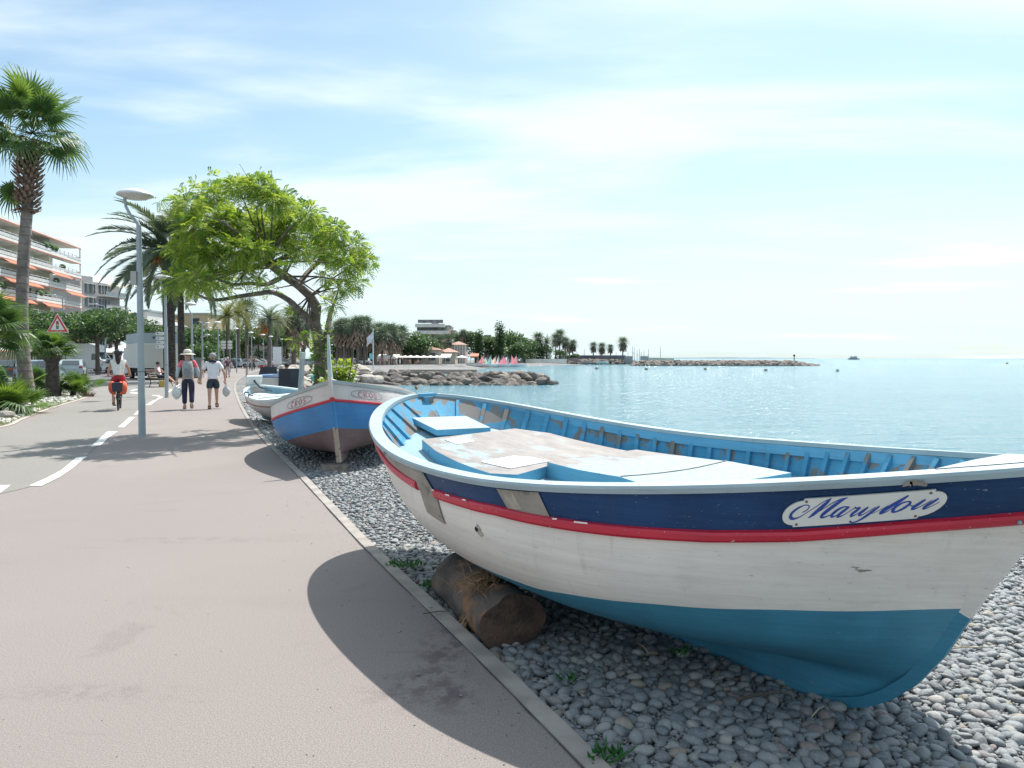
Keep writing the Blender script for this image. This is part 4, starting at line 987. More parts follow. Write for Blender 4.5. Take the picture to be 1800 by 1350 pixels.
# date palms
rnd = random.Random(11)
date_meshes = [date_frond(rnd, 4.6, 92, rnd.uniform(.75, 1.25), .74).mesh('frond', M_DATE) for _ in range(3)]
def ringed_trunk(g, h, r0, r1, n=10, steps=None, lean=0.0):
    steps = steps or int(h/.16); prof = []
    for i in range(steps):
        z = h*i/steps; rr_ = r0+(r1-r0)*i/steps; prof += [(rr_*1.06, z), (rr_*.93, z+h/steps*.8)]
    prof.append((r1, h)); g.lathe(prof, (0, 0, -.05), n)
def date_palm(px, pyb, h, nf, lab, r=.24, sc=1.0, wind=0):
    b = G(px, pyb); o = empty('date_palm', (b.x, b.y, 0), rnd.uniform(0, 6), lab, 'palm tree', 'date palms along the promenade')
    g = MB(); ringed_trunk(g, h, r, r*.9, 12); g.build('trunk', M_TRUNKD, o)
    g = MB(); rr2 = random.Random(px)
    for q in range(60):
        a = q*2.4; z = h-.5+q*.014; r_ = r*1.25; c = Vector((r_*math.cos(a), r_*math.sin(a), z)); e = c+Vector((math.cos(a)*.14, math.sin(a)*.14, .30)); s2 = Vector((-math.sin(a), math.cos(a), 0))*.07
        g.add([c-s2, c+s2, e+s2*.4, e-s2*.4], [(0, 1, 2, 3)])
    g.build('leaf_bases', M_BOOT, o)
    g = MB()
    for q in range(12):
        a = rr2.uniform(0, 6.3); e = Vector((math.cos(a)*rr2.uniform(.7, 1.3), math.sin(a)*rr2.uniform(.7, 1.3), -rr2.uniform(.1, .7)))
        for k in range(10):
            j = Vector((rr2.gauss(0, .12), rr2.gauss(0, .12), rr2.gauss(0, .2))); g.tube([Vector((0, 0, h+.1)), Vector((e.x*.6, e.y*.6, h+.35)), Vector((0, 0, h))+e+j], [.01, .012, .02], 3, caps=False)
    g.build('fruit_stalks', M_SPATH, o)
    place_fronds(o, date_meshes, Vector((0, 0, h+.15)), nf, -38, 72, sc, rnd, rnd.random()*6)
    return o
date_palm(302, 671, 8.1, 50, 'big date palm with a dark ridged trunk behind the second lamp', .26, 1.05)
date_palm(319.5, 664, 7.9, 30, 'date palm just behind and right of the big one, its crown hidden in leaves', .26, .95)
b = G(290.5, 668); o = empty('thin_palm', (b.x, b.y, 0), 0, 'thin dark palm trunk close behind the second lamp pole', 'palm tree'); g = MB(); ringed_trunk(g, 7.4, .12, .11, 8); g.build('trunk', M_TRUNKD, o)
place_fronds(o, date_meshes, Vector((0, 0, 7.4)), 12, -20, 60, .5, rnd)
# one mesh crown palms for the distance
def crown_date(rnd, L=3.0, n=34, droop=1.0):
    G_ = MB()
    for k in range(n):
        fr = date_frond(rnd, L*rnd.uniform(.85, 1.1), 22, rnd.uniform(.8, 1.4)*droop, .55*L/3.2); a = 2.4*k; el = R(-30+105*(k+.5)/n)
        Mx = Matrix.Rotation(a, 3, 'Z')@Matrix.Rotation(-el, 3, 'Y'); G_.add([Mx@Vector(v) for v in fr.v], fr.f)
    return G_
def crown_fan(rnd, rad=.9, n=34, skirt=0.0):
    G_ = MB()
    for k in range(n):
        fr = fan_frond(rnd, .75, rad, 11, rnd.uniform(.4, .9)); a = 2.4*k; el = R(-50+130*(k+.5)/n); Mx = Matrix.Rotation(a, 3, 'Z')@Matrix.Rotation(-el, 3, 'Y')
        vv = [Mx@Vector(v) for v in fr.v]; G_.add(vv, fr.f)
    return G_
rnd = random.Random(21)
cd = [crown_date(rnd).mesh('crown', M_DATEY) for _ in range(2)]; cd2 = [crown_date(rnd).mesh('crown', M_DATE) for _ in range(2)]
cf = [crown_fan(rnd).mesh('crown', leafmat('far_fan_leaf', (.06, .105, .075), (.09, .14, .09), .3)) for _ in range(3)]
def skirt_mesh(h):
    g = MB(); rr_ = random.Random(int(h*10)); n = 70
    for k in range(n):
        a = k*2.4; z = -rr_.uniform(0, h); r_ = .35+.25*rr_.random()-.1*z/h; c = Vector((r_*math.cos(a)*.6, r_*math.sin(a)*.6, z+.3)); e = Vector((r_*math.cos(a)*1.5, r_*math.sin(a)*1.5, z-.7)); s2 = Vector((-math.sin(a), math.cos(a), 0))*.16
        g.add([c-s2, c+s2, e+s2*.7, e-s2*.7], [(0, 1, 2, 3)])
    return g.mesh('dead_leaf_skirt', M_DEAD)
skirts = [skirt_mesh(2.2), skirt_mesh(1.2)]
tr_cache = {}
def far_palm(px, pytop, Yd, crown, csc, lab, skirt=None, r=.2, base=0.0, name='palm_tree', group='palms far along the bay'):
    """pytop: pixel row of the crown centre"""
    p = PX(px, pytop, Yd); h = p.z-base; o = empty(name, (p.x, Yd, base), rnd.uniform(0, 6), lab, 'palm tree', group)
    key = (round(h), r)
    if key not in tr_cache: g = MB(); g.tube([(0, 0, -.3), (.05, 0, h*.4), (0, 0, h)], [r*1.15, r*.9, r*.85], 7); tr_cache[key] = g.mesh('trunk', M_TRUNK)
    tk = link('trunk', tr_cache[key], o); tk.scale = (1, 1, h/round(h) if round(h) else 1)
    link('crown', crown, o, (0, 0, h), None, csc)
    if skirt is not None: link('dead_leaf_skirt', skirts[skirt], o, (0, 0, h-.1), None, max(.9, csc*.9))
    return o
far_palm(400, 556, 120, cd[0], 1.35, 'yellow-green date palm, left of the close pair beyond the walkers', r=.35)
far_palm(418, 553, 128, cd[1], 1.35, 'yellow-green date palm, right of the close pair beyond the walkers', r=.35)
far_palm(434, 568, 135, cd2[0], 1.1, 'darker date palm between the yellow pair and the orange-stalked one', r=.3)
o = far_palm(473, 562, 118, cd2[1], 1.25, 'date palm with an orange fruit cluster left of the leafy tree trunk', r=.32)
g = MB(); rr2 = random.Random(3)
for q in range(60): e = Vector((rr2.gauss(.5, .7), -1.0+rr2.gauss(0, .5), rr2.gauss(-.6, .5))); g.tube([Vector((0, 0, 0)), e*.6+Vector((0, 0, .3)), e], .05, 3, caps=False)
q_ = g.build('fruit_stalks', M_SPATH, o); q_.location = (0, 0, PX(473, 562, 118).z-1.3)
far_palm(485, 566, 125, cd[0], 1.15, 'second orange-tinged date palm close to the first', r=.3)
far_palm(433, 545, 150, cf[0], 2.2, 'small dark palm head poking up behind the yellow-green pair', r=.3)
far_palm(516, 560, 130, cf[1], 2.0, 'fan palm with a brown skirt seen beside the leafy tree', skirt=0, r=.4)
far_palm(532, 566, 140, cf[2], 2.0, 'dark fan palm against the leafy tree trunk', skirt=0, r=.4)
rp = random.Random(33)
for i in range(26):
    px = 592+i*4.2+rp.uniform(-3, 3); top = 573+rp.uniform(-5, 8)+(0 if i < 14 else 10+(i-14)*.7)
    far_palm(px, top, 175+rp.uniform(0, 45), cf[i % 3], rp.uniform(1.6, 2.1), ORD[i]+' from the left of the crowded brown-skirted fan palms behind the beach', skirt=0, r=.28, group='crowded fan palms behind the beach')
for px, top, Yd, k, csc, lab in ((706, 586, 200, 0, 1.9, 'dark palm left of the low round hedge tree'), (774, 600, 230, 1, 1.7, 'palm in front of the red-roofed restaurant, left one'), (787, 598, 235, 2, 1.8, 'palm in front of the red-roofed restaurant, right one'), (814, 587, 260, 0, 1.4, 'small palm top right of the stepped flats'),
        (866, 606, 260, 3, 1.3, 'date palm in front of the dark cypress'), (946, 596, 300, 1, 2.3, 'tall palm left of the wide palm clump'), (961, 603, 300, 4, 1.6, 'wide date palm in the clump above the far sea wall'), (977, 596, 310, 2, 2.0, 'left palm of the tall trio on the far wall'), (984, 590, 315, 0, 2.3, 'tallest palm of the trio on the far wall'), (994, 602, 310, 1, 1.9, 'round-headed palm right of the tall trio'), (1001, 609, 320, 2, 1.7, 'low left palm of the last clump'), (1007, 606, 322, 0, 1.9, 'low right palm of the last clump'),
        (1043, 609, 330, 1, 1.7, 'first lone palm on the long far wall'), (1058, 611, 333, 2, 1.9, 'second lone palm on the long far wall'), (1073, 612, 336, 0, 1.5, 'third lone palm on the long far wall'), (1095, 603, 330, 1, 2.2, 'last and tallest lone palm by the harbour masts')):
    cr = cf[k] if k < 3 else (cd2[0] if k == 3 else cd2[1])
    far_palm(px, top, Yd, cr, csc, lab, skirt=(1 if k < 3 else None), r=.3)
# fan-leaved bushes and small palm
def fan_bush(loc, n, sc, lab, el=(-12, 80), name='palm_shrub', young=True, rnd=rnd, spread=.5, h=.3):
    o = empty(name, loc, 0, lab, 'palm shrub')
    for k in range(n):
        ms = (fan_young if (k % 3 and young) else fan_meshes); a = rnd.uniform(0, 6.3); rr_ = spread*rnd.random()
        fr = link('frond', ms[k % len(ms)], o, (rr_*math.cos(a), rr_*math.sin(a), h*rnd.random()+.02), None, sc*rnd.uniform(.7, 1.15))
        e = rnd.uniform(*el); fr.rotation_euler = (Matrix.Rotation(2.4*k, 3, 'Z')@Matrix.Rotation(-R(e), 3, 'Y')@Matrix.Rotation(R(rnd.uniform(-30, 30)), 3, 'X')).to_euler()
    g = MB(); g.tube([(0, 0, -.1), (.03, 0, h+.1)], [.16*sc+.05, .09], 8); g.build('stem', M_TRUNKD, o)
    return o
p = G(8, 728); fan_bush((p.x-.1, p.y-.2, 0), 38, .62, 'low spreading fan palm shrub at the left edge, beneath the tall palm', (-5, 85), spread=.9)
p = G(-22, 716); o = fan_bush((p.x, p.y, 0), 4, .4, 'short fan palm with yellow-green leaves cut by the left edge of the photo', name='short_palm')
g = MB(); ringed_trunk(g, 2.2, .17, .14, 10); g.build('trunk', M_TRUNKD, o); place_fronds(o, fan_meshes+fan_young, Vector((0, 0, 2.3)), 34, -30, 80, .68, rnd)
p = G(93, 699); o = empty('short_palm', (p.x, p.y, 0), 0, 'short fan palm with a dark trunk in front of the triangular warning sign', 'palm tree')
g = MB(); ringed_trunk(g, 1.5, .26, .21, 12); g.build('trunk', M_TRUNKD, o)
g = MB(); g.lathe([(.22, 1.35), (.34, 1.5), (.36, 1.7), (.2, 1.85)], (0, 0, 0), 12); g.build('leaf_bases', M_TRUNKD, o)
place_fronds(o, fan_young+fan_meshes, Vector((0, 0, 1.7)), 34, -8, 70, .46, rnd)
p = G(128, 697); fan_bush((p.x, p.y, 0), 44, .44, 'round bright green fan palm bush right of the short palm trunk', (5, 85), spread=.5)
p = G(76, 696); fan_bush((p.x, p.y, 0), 20, .5, 'shaded fan palm bush left of the short palm trunk', (5, 80), young=False, spread=.4)
p = G(108, 697); fan_bush((p.x, p.y-.2, 0), 10, .35, 'grey-green seedling palm at the foot of the short palm', (20, 85), young=False, spread=.3)

# ------------------------------------------------------------------ broadleaf trees
def leafcloud(clumps, n, size, rnd, mats_n=2, g=None, compound=False, shell=.55):
    g = g or MB(); tot = sum(c[1][0]*c[1][1]*c[1][2] for c in clumps)**1.0
    for c, r in clumps:
        m = max(4, int(n*r[0]*r[1]*r[2]/tot)); mi0 = rnd.random()
        for _ in range(m):
            d = Vector((rnd.gauss(0, 1), rnd.gauss(0, 1), rnd.gauss(0, 1))).normalized(); k = shell+(1-shell)*rnd.random() if rnd.random() < .7 else rnd.random()
            p = Vector(c)+Vector((d.x*r[0], d.y*r[1], d.z*r[2]))*k
            out = (d+Vector((rnd.gauss(0, .7), rnd.gauss(0, .7), rnd.gauss(0, .5)))).normalized()
            up = Vector((rnd.gauss(0, .5), rnd.gauss(0, .5), 1)).normalized(); sd_ = out.cross(up).normalized(); s_ = size*rnd.uniform(.6, 1.3); mi = rnd.choices(range(mats_n), [3, 2, 2][:mats_n])[0]
            if compound:
                ln = s_; dr = Vector((0, 0, -.35))*ln
                for q in range(6):
                    t_ = (q+.7)/6; b_ = p+out*ln*t_+dr*t_*t_
                    for sg in (-1, 1):
                        l2 = ln*.36*(1-.35*abs(t_-.5)); e = b_+(sd_*sg*.9+out*.45).normalized()*l2+Vector((0, 0, -.12*ln)); w = out*ln*.075
                        g.add([b_, (b_+e)/2+w, e, (b_+e)/2-w], [(0, 1, 2, 3)], mi)
            else:
                e = p+out*s_; w = sd_*s_*.42; g.add([p, (p+e)/2+w, e, (p+e)/2-w], [(0, 1, 2, 3)], mi)
    return g
M_BARK = mat('tree_bark', (.14, .115, .10), .95, .4, 7, 1.0, bscale=22, bdist=.03)
M_LEAFA = leafmat('spring_leaf', (.16, .255, .04), (.25, .36, .055), .5)
M_LEAFB = leafmat('spring_leaf_dark', (.075, .16, .03), (.12, .24, .04), .45)
tb = Vector((-4.75, 19.0, -.05)); tree = empty('leafy_tree', tb, 0, 'leaning leafy tree with bright green crown between the boats and the path', 'tree')
def T(px, py, Yd): return PX(px, py, Yd)-tb
g = MB(); rnd = random.Random(4)
main = [Vector((0, 0, -.2)), T(564, 640, 18.9), T(560, 600, 18.7), T(553, 565, 18.4), T(556, 540, 18.2), T(545, 520, 18.0), T(524, 502, 17.7), T(500, 486, 17.3), T(478, 470, 16.8), T(474, 462, 16.5)]
g.tube(main, [.21, .165, .145, .135, .125, .105, .09, .08, .065, .05], 12)
brs = [([main[2]*.6+main[3]*.4, T(541, 560, 18.2), T(525, 545, 17.8), T(508, 528, 17.2), T(480, 514, 16.8), T(455, 516, 16.4), T(420, 521, 16), T(385, 527, 15.8), T(360, 524, 15.7), T(345, 515, 15.6)], [.10, .09, .075, .065, .055, .05, .042, .036, .028, .02]),
       ([main[1]*.5+main[2]*.5, T(575, 590, 18.8), T(578, 565, 19), T(583, 545, 19.2), T(592, 520, 19.4), T(600, 490, 19.4)], [.12, .09, .07, .045, .025, .01]),
       ([main[7], T(505, 450, 17.6), T(515, 425, 17.9), T(520, 400, 18)], [.05, .03, .018, .008]),
       ([main[6], T(540, 480, 18.3), T(560, 462, 18.7), T(590, 445, 18.9), T(615, 440, 19)], [.07, .06, .045, .035, .02]),
       ([main[9], T(465, 430, 16.3), T(455, 395, 16.1), T(450, 360, 16)], [.06, .035, .02, .008]),
       ([main[8], T(440, 450, 16), T(400, 440, 15.6), T(360, 430, 15.4)], [.06, .04, .02, .01]),
       ([main[7], T(470, 500, 16.6), T(440, 498, 16.2), T(410, 500, 15.9), T(380, 490, 15.7)], [.05, .045, .035, .03, .02]),
       ([main[9], T(430, 420, 15.2), T(390, 390, 14.6), T(360, 380, 14.2)], [.05, .03, .018, .008]),
       ([main[8], T(480, 440, 15.4), T(500, 410, 14.6), T(520, 390, 14.2)], [.05, .03, .015, .008])]
for pts, rads in brs: g.tube(smooth_poly(pts, 3), list(np.interp(np.linspace(0, 1, 3*(len(pts)-1)+1), np.linspace(0, 1, len(pts)), rads)), 8, caps=False)
clumps = []
blobs = [(330, 360, 30), (345, 400, 36), (375, 345, 32), (420, 330, 30), (455, 325, 28), (480, 350, 34), (510, 365, 30), (540, 375, 26), (400, 390, 40), (450, 395, 40), (500, 410, 38), (560, 400, 30), (590, 410, 28), (620, 430, 26), (640, 455, 24), (610, 465, 28), (570, 440, 30), (530, 440, 26), (330, 440, 34), (370, 450, 36), (420, 440, 36), (460, 440, 26), (310, 490, 24), (345, 490, 28), (385, 490, 26), (300, 515, 14), (330, 508, 18), (425, 480, 24), (455, 485, 18), (400, 512, 14), (600, 505, 22), (585, 535, 16), (625, 495, 16), (570, 485, 16), (480, 508, 10), (515, 545, 9), (540, 590, 11), (520, 596, 10), (550, 582, 10), (465, 500, 12), (575, 512, 12), (495, 470, 16), (505, 440, 18)]
for i, (px, py, r_) in enumerate(blobs):
    Yd = 15.6+rnd.uniform(-1.4, 1.2)+(1.8 if px > 555 else 0)*.8
    if r_ < 14: Yd = 17.8
    c = T(px, py, Yd); rr_ = r_*Yd/FOC; clumps.append((c, (rr_*.92, rr_*1.35, rr_*.68)))
    nb = min(main[5:], key=lambda m_: (m_-c).length); mid = (nb+c)/2+Vector((rnd.uniform(-.1, .1), rnd.uniform(-.1, .1), .05)); g.tube([nb, mid, c], [.028, .018, .007], 4, caps=False)
    for q in range(5):
        e = c+Vector((rnd.gauss(0, rr_*.7), rnd.gauss(0, rr_), rnd.gauss(0, rr_*.5))); g.tube([mid*.3+c*.7, e], [.010, .004], 3, caps=False)
g.build('trunk', M_BARK, tree)
# sprigs standing out of the top
for px, py in ((372, 303), (340, 318), (430, 302), (455, 303), (476, 308), (400, 312), (545, 348), (522, 350), (650, 470), (318, 330), (285, 345), (290, 430)):
    c = T(px, py+6, 16); clumps.append((c, (.09, .12, .13)))
g = leafcloud(clumps, 7600, .175, rnd, 3, compound=True, shell=.3)
tag(g.build('crown', [M_LEAFA, M_LEAFB, leafmat('spring_leaf_light', (.28, .38, .06), (.37, .46, .09), .55)], tree, recalc=False))
# ivy and suckers round the foot of the trunk
g = leafcloud([(Vector((.05, -.1, z)), (.28, .28, .3)) for z in (.2, .6, 1.0, 1.4, 1.8)]+[(T(572, 590, 18.7), (.15, .15, .35)), (T(560, 610, 18.6), (.15, .15, .3))], 900, .10, rnd, 2)
g.build('ivy', [M_LEAFB, M_LEAFA], tree, recalc=False)
bs = Vector((-4.15, 18.3, -.05)); o = empty('leafy_bush', bs, 0, 'yellow-green bush at the foot of the leaning tree', 'bush')
g = MB(); 
for k in range(14): a = k*2.4; g.tube([(0, 0, 0), (.25*math.cos(a), .25*math.sin(a), .6), (.5*math.cos(a), .4*math.sin(a), 1.1+.3*(k % 3))], [.02, .014, .006], 4, caps=False)
g.build('stems', M_BARK, o)
leafcloud([(Vector((0, 0, .7)), (.45, .4, .6)), (Vector((.35, 0, .55)), (.35, .35, .4)), (Vector((.1, 0, 1.2)), (.35, .3, .35))], 1900, .11, rnd, 2).build('foliage', [M_LEAFA, leafmat('yellow_leaf', (.24, .34, .03), (.34, .42, .05), .5)], o, recalc=False)
# plane trees and pine beyond the road, generic dark trees on the bay
M_PL1 = leafmat('plane_leaf', (.065, .13, .05), (.10, .19, .065), .4); M_PL2 = leafmat('plane_leaf_dark', (.045, .09, .045), (.07, .13, .055), .35)
def tree_mesh(kind, seed):
    rn = random.Random(seed); cl_ = []
    if kind == 'plane':
        for k in range(26): a = k*2.4; r_ = 2.3*math.sqrt((k+.5)/26); cl_.append((Vector((r_*math.cos(a), r_*math.sin(a), 4.3+rn.uniform(-.5, .9)-.12*r_)), (.7, .7, .6)))
        lf = leafcloud(cl_, 3600, .24, rn); g = MB(); g.tube([(0, 0, -.1), (.03, 0, 1.6), (0, 0, 3.0)], [.22, .17, .18], 9)
        for k in range(9): a = k*.7; g.tube([(0, 0, 2.8), (math.cos(a)*.9, math.sin(a)*.9, 3.6), (math.cos(a)*1.7, math.sin(a)*1.7, 4.3)], [.12, .08, .04], 5, caps=False)
    elif kind == 'pine':
        for k in range(34): a = k*2.4; r_ = 4.2*math.sqrt((k+.5)/34); cl_.append((Vector((r_*math.cos(a), r_*math.sin(a), 7.6+1.6*(1-(r_/4.4)**2)+rn.uniform(-.3, .3))), (1.3, 1.3, .8)))
        for k in range(12): a = k*2.4; cl_.append((Vector((3.4*math.cos(a), 3.4*math.sin(a), 6.4+rn.uniform(-.5, .4))), (1.2, 1.2, .9)))
        lf = leafcloud(cl_, 5200, .36, rn); g = MB(); g.tube([(0, 0, -.1), (.2, 0, 3), (0, 0, 7.4)], [.35, .3, .2], 8)
    elif kind == 'cypress':
        for k in range(16): cl_.append((Vector((rn.uniform(-.2, .2), rn.uniform(-.2, .2), 1+k*.62)), (1.5-.04*k if k < 12 else 1.1-.2*(k-12), 1.4, .8)))
        lf = leafcloud(cl_, 2600, .4, rn); g = MB(); g.tube([(0, 0, -.1), (0, 0, 9)], [.3, .1], 6)
    else:
        for k in range(20): a = k*2.4; r_ = 2.8*math.sqrt((k+.5)/20); cl_.append((Vector((r_*math.cos(a), r_*math.sin(a), 3.6+1.5*(1-(r_/3)**2)+rn.uniform(-.8, .6))), (1.2, 1.2, 1.05)))
        for k in range(9): a = k*2.4; cl_.append((Vector((2.1*math.cos(a), 2.1*math.sin(a), 2.0)), (1.1, 1.1, .9)))
        lf = leafcloud(cl_, 3000, .38, rn); g = MB(); g.tube([(0, 0, -.1), (.1, 0, 2), (0, 0, 4)], [.28, .2, .12], 7)
    return g.mesh('trunk', M_BARK), lf.mesh('crown', [M_PL2, M_PL1] if kind in ('plane', 'round') else [M_PL2, leafmat('pine_leaf', (.05, .11, .05), (.07, .14, .06), .3)], False)
TM = {k: [tree_mesh(k, s_) for s_ in (1, 2)] for k in ('plane', 'round')}; TM['pine'] = [tree_mesh('pine', 3)]; TM['cypress'] = [tree_mesh('cypress', 4)]
def far_tree(kind, px, Yd, lab, sc=1.0, group=None, sz=1.0, z=0, name=None):
    p = PX(px, 630, Yd); o = empty(name or {'plane': 'plane_tree', 'pine': 'pine_tree', 'cypress': 'cypress_tree', 'round': 'bushy_tree'}[kind], (p.x, Yd, z), rnd.uniform(0, 6), lab, 'tree', group)
    tm, cm = TM[kind][int(px) % len(TM[kind])]; link('trunk', tm, o); link('crown', cm, o); o.scale = (sc, sc, sc*sz); return o
for px, Yd, sc, lab in ((42, 66, 1.05, 'plane tree mostly behind the tall palm trunk'), (72, 70, 1.05, 'plane tree left of the warning sign'), (112, 78, 1.05, 'plane tree behind the warning sign'), (143, 82, 1.0, 'plane tree behind the white camper van'), (172, 74, 1.1, 'plane tree with a bare dark trunk by the white cafe tents'), (205, 84, 1.1, 'plane tree right of the bare dark trunk, above the tents'), (232, 90, 1.1, 'plane tree partly behind the nearest lamp'), (258, 95, 1.0, 'plane tree above the white lorry'), (285, 100, 1.0, 'plane tree behind the finger post')):
    far_tree('plane', px, Yd, lab, sc, 'pollarded plane trees across the road')
far_tree('pine', 193, 105, 'dark umbrella pine in front of the grey flats', .84)
for px, Yd, sc, lab in ((345, 90, .85, 'round bush right of the dark palm trunks'), (372, 120, .9, 'low tree behind the white-shirted walker'), (358, 80, .5, 'low round shrub behind the walkers')):
    far_tree('round', px, Yd, lab, sc)
for i in range(10): far_tree('round', 352+i*17, 190+(i % 3)*20, ORD[i]+' from the left of the dark trees massed behind the far promenade', 1.35+.2*((i*7) % 3), 'dark trees behind the far promenade')
for i in range(16): far_tree('round', 572+i*11.5, 235+(i % 3)*12, ORD[i]+' from the left of the dark trees massed behind the beach palms', 1.25+.25*((i*5) % 3) if i < 11 else 1.1, 'dark trees behind the beach palms')
for px, Yd, sc, sz, k, lab in ((726, 205, 1.5, .9, 'round', 'broad bright round tree left of the restaurant'), (745, 210, 1.4, .9, 'round', 'broad tree right of the bright round one'), (820, 265, 1.1, 1., 'pine', 'dark pine right of the stepped flats'), (836, 270, 1.0, 1., 'pine', 'second dark pine right of the stepped flats'), (848, 262, 1.6, .9, 'round', 'round tree below the square tower'), (842, 250, 1.1, .9, 'cypress', 'left dark cypress behind the small sails'), (879, 255, 1.25, 1.0, 'cypress', 'tall dark cypress behind the small sails'), (893, 280, 1.8, 1., 'round', 'wide tree right of the tower house'), (905, 285, 1.7, 1., 'round', 'wide tree beside the tower house'), (922, 285, 1.6, .9, 'round', 'domed tree left of the brown roof'), (862, 262, 1.6, .9, 'round', 'bushy tree left of the tall cypress'), (986, 305, .9, .9, 'round', 'small round bush below the tall palm trio'), (940, 300, 1.3, .9, 'round', 'tree under the brown roof'), (955, 298, 1.2, .9, 'round', 'low tree right of the brown roof'), (910, 270, 1.3, .9, 'round', 'round tree by the white awning'), (1010, 318, .7, .8, 'round', 'low bush at the start of the long wall')):
    far_tree(k, px, Yd, lab, sc, None, sz)
# ------------------------------------------------------------------ buildings
M_CREAM = mat('cream_wall', (.74, .70, .58), .85, .06, .5); M_SLAB = mat('white_slab', (.70, .68, .64), .8, .05, .5)
M_RAIL = mat('grey_railing', (.52, .53, .53), .6, .1, 2); M_AWN = mat('orange_awning', (.50, .16, .09), .8, .15, 1.2); M_SOFF = mat('terracotta_edge', (.42, .13, .09), .8, .15, 1)
M_WIN = mat('window_glass_dark', (.05, .065, .075), .12, .3, .3); M_GREYW = mat('grey_wall', (.34, .33, .33), .9, .08, .3); M_TAN = mat('tan_wall', (.45, .38, .25), .9, .06, .4)
M_ROOFR = mat('terracotta_roof', (.42, .25, .19), .85, .2, .8, .4, bscale=6); M_ROOFG = mat('flat_grey_roof', (.36, .37, .38), .8, .08, .3); M_PLANT = mat('balcony_plants', (.05, .10, .03), .9, .4, 3)
M_SAND = mat('sandstone_wall', (.50, .44, .37), .9, .12, .5); M_PINKW = mat('pinkish_wall', (.55, .44, .38), .9, .1, .5); M_DGLASS = mat('dark_blue_glass', (.025, .05, .08), .15, .2, .3)
def basis(a, b):
    a = Vector(a); b = Vector(b); d = (b-a); L = d.length; d.normalize(); n = Vector((d.y, -d.x, 0)); return a, d, n, L
# long apartment block: local frame x along facade (towards the far end), y out towards the sea
pf = PX(145, 630, 152); pn = Vector((pf.x-.185*(100-152)*1.0, 100, 0)); pn = Vector((pf.x+.185*52-1.9, 100, 0)); pf.z = 0; pf.x -= 1.9
L_ap = (pf-pn).length; ang = math.atan2(pf.y-pn.y, pf.x-pn.x)
ap = empty('apartment_block', (pn.x, pn.y, 0), ang, 'long cream block of flats with white balconies and orange awnings', 'building')
# frame: x = along, seaward = -y (right hand of direction)
H_ap = PX(145, 436, 152).z; NF = 8; fh = H_ap/NF
g = MB(); g.box((L_ap/2-2, 7.6, H_ap/2), (L_ap-4, 11.5, H_ap)); g.build('wall', M_CREAM, ap)
g = MB(); g.box((L_ap/2, 6.0, H_ap+.15), (L_ap+.3, 15.6, .45)); g.build('roof', M_SLAB, ap)
g = MB(); g.box((L_ap/2, -1.82, H_ap-.18), (L_ap+.2, .06, .2)); g.build('eaves_edge', M_SOFF, ap)
win_me = None; g = MB(); g.box((0, 0, 0), (1.5, .12, 2.0)); win_me = g.mesh('window', M_WIN); g = MB(); g.box((0, -.03, 0), (.08, .14, 2.0), 0); g.box((0, -.03, 1.02), (1.7, .16, .1)); frm = g.mesh('window_frame', M_SLAB)
rb_ = random.Random(8)
for f_ in range(NF):
    z0_ = f_*fh
    if f_ > 0:
        g = MB(); g.box((L_ap/2, -.9, z0_), (L_ap, 1.9, .42)); g.build('balcony_slab', M_SLAB, ap)
        g = MB(); g.box((L_ap/2, -1.80, z0_+.58), (L_ap, .05, .50), 0); g.box((L_ap/2, -1.80, z0_+1.12), (L_ap, .06, .07), 0); 
        for k in range(int(L_ap/2)): g.box((k*2+.5, -1.80, z0_+.75), (.10, .09, 1.05))
        g.box((L_ap-.03, 0, z0_+.72), (.05, 3.4, .85)); g.build('balcony_railing', M_RAIL, ap)
        g = MB(); g.box((L_ap/2, -1.80, z0_-.30), (L_ap, .07, .16)); g.build('awning_box', M_SOFF, ap)
    for k in range(13):
        x = 2+k*4.0
        if x > L_ap-4.6: break
        if rb_.random() < .9:
            w = link('window', win_me, ap, (x+rb_.uniform(-.3, .3), 1.84, z0_+1.5)); link('window_frame', frm, w, (0, 0, 0))
        if k % 3 == 0:
            g = MB(); g.box((x+2.1, .4, z0_+fh/2), (.18, 2.6, fh-.3)); g.build('balcony_divider', M_CREAM, ap)
for (x0, x1, f_) in ((6, 13, 5), (0, 12, 4), (0, 12, 3), (16, 30, 4), (20, 33, 5), (38, 46, 3), (15, 19, 3), (38, 46, 6), (0, 8, 6), (45, 53, 5), (45, 53, 2), (34, 42, 4), (2, 9, 7), (20, 30, 6)):
    z_ = f_*fh-.3; g = MB(); x1 = min(x1, L_ap); g.add([(x0, -1.8, z_), (x1, -1.8, z_), (x1, -2.7, z_-.6), (x0, -2.7, z_-.6), (x1, -2.7, z_-.75), (x0, -2.7, z_-.75)], [(0, 1, 2, 3), (3, 2, 4, 5)]); g.build('awning', M_AWN, ap)
for k in range(16): 
    x = rb_.uniform(1, L_ap-3); f_ = rb_.randint(3, 7); g = MB(); g.ball((x, -1.5, f_*fh+1.2), .45+rb_.random()*.3, 6, sx=1.8); g.build('balcony_plant', M_PLANT, ap)
g = MB(); g.box((L_ap-.12, -1.7, H_ap/2), (.22, .22, H_ap)); g.build('corner_post', M_SLAB, ap)
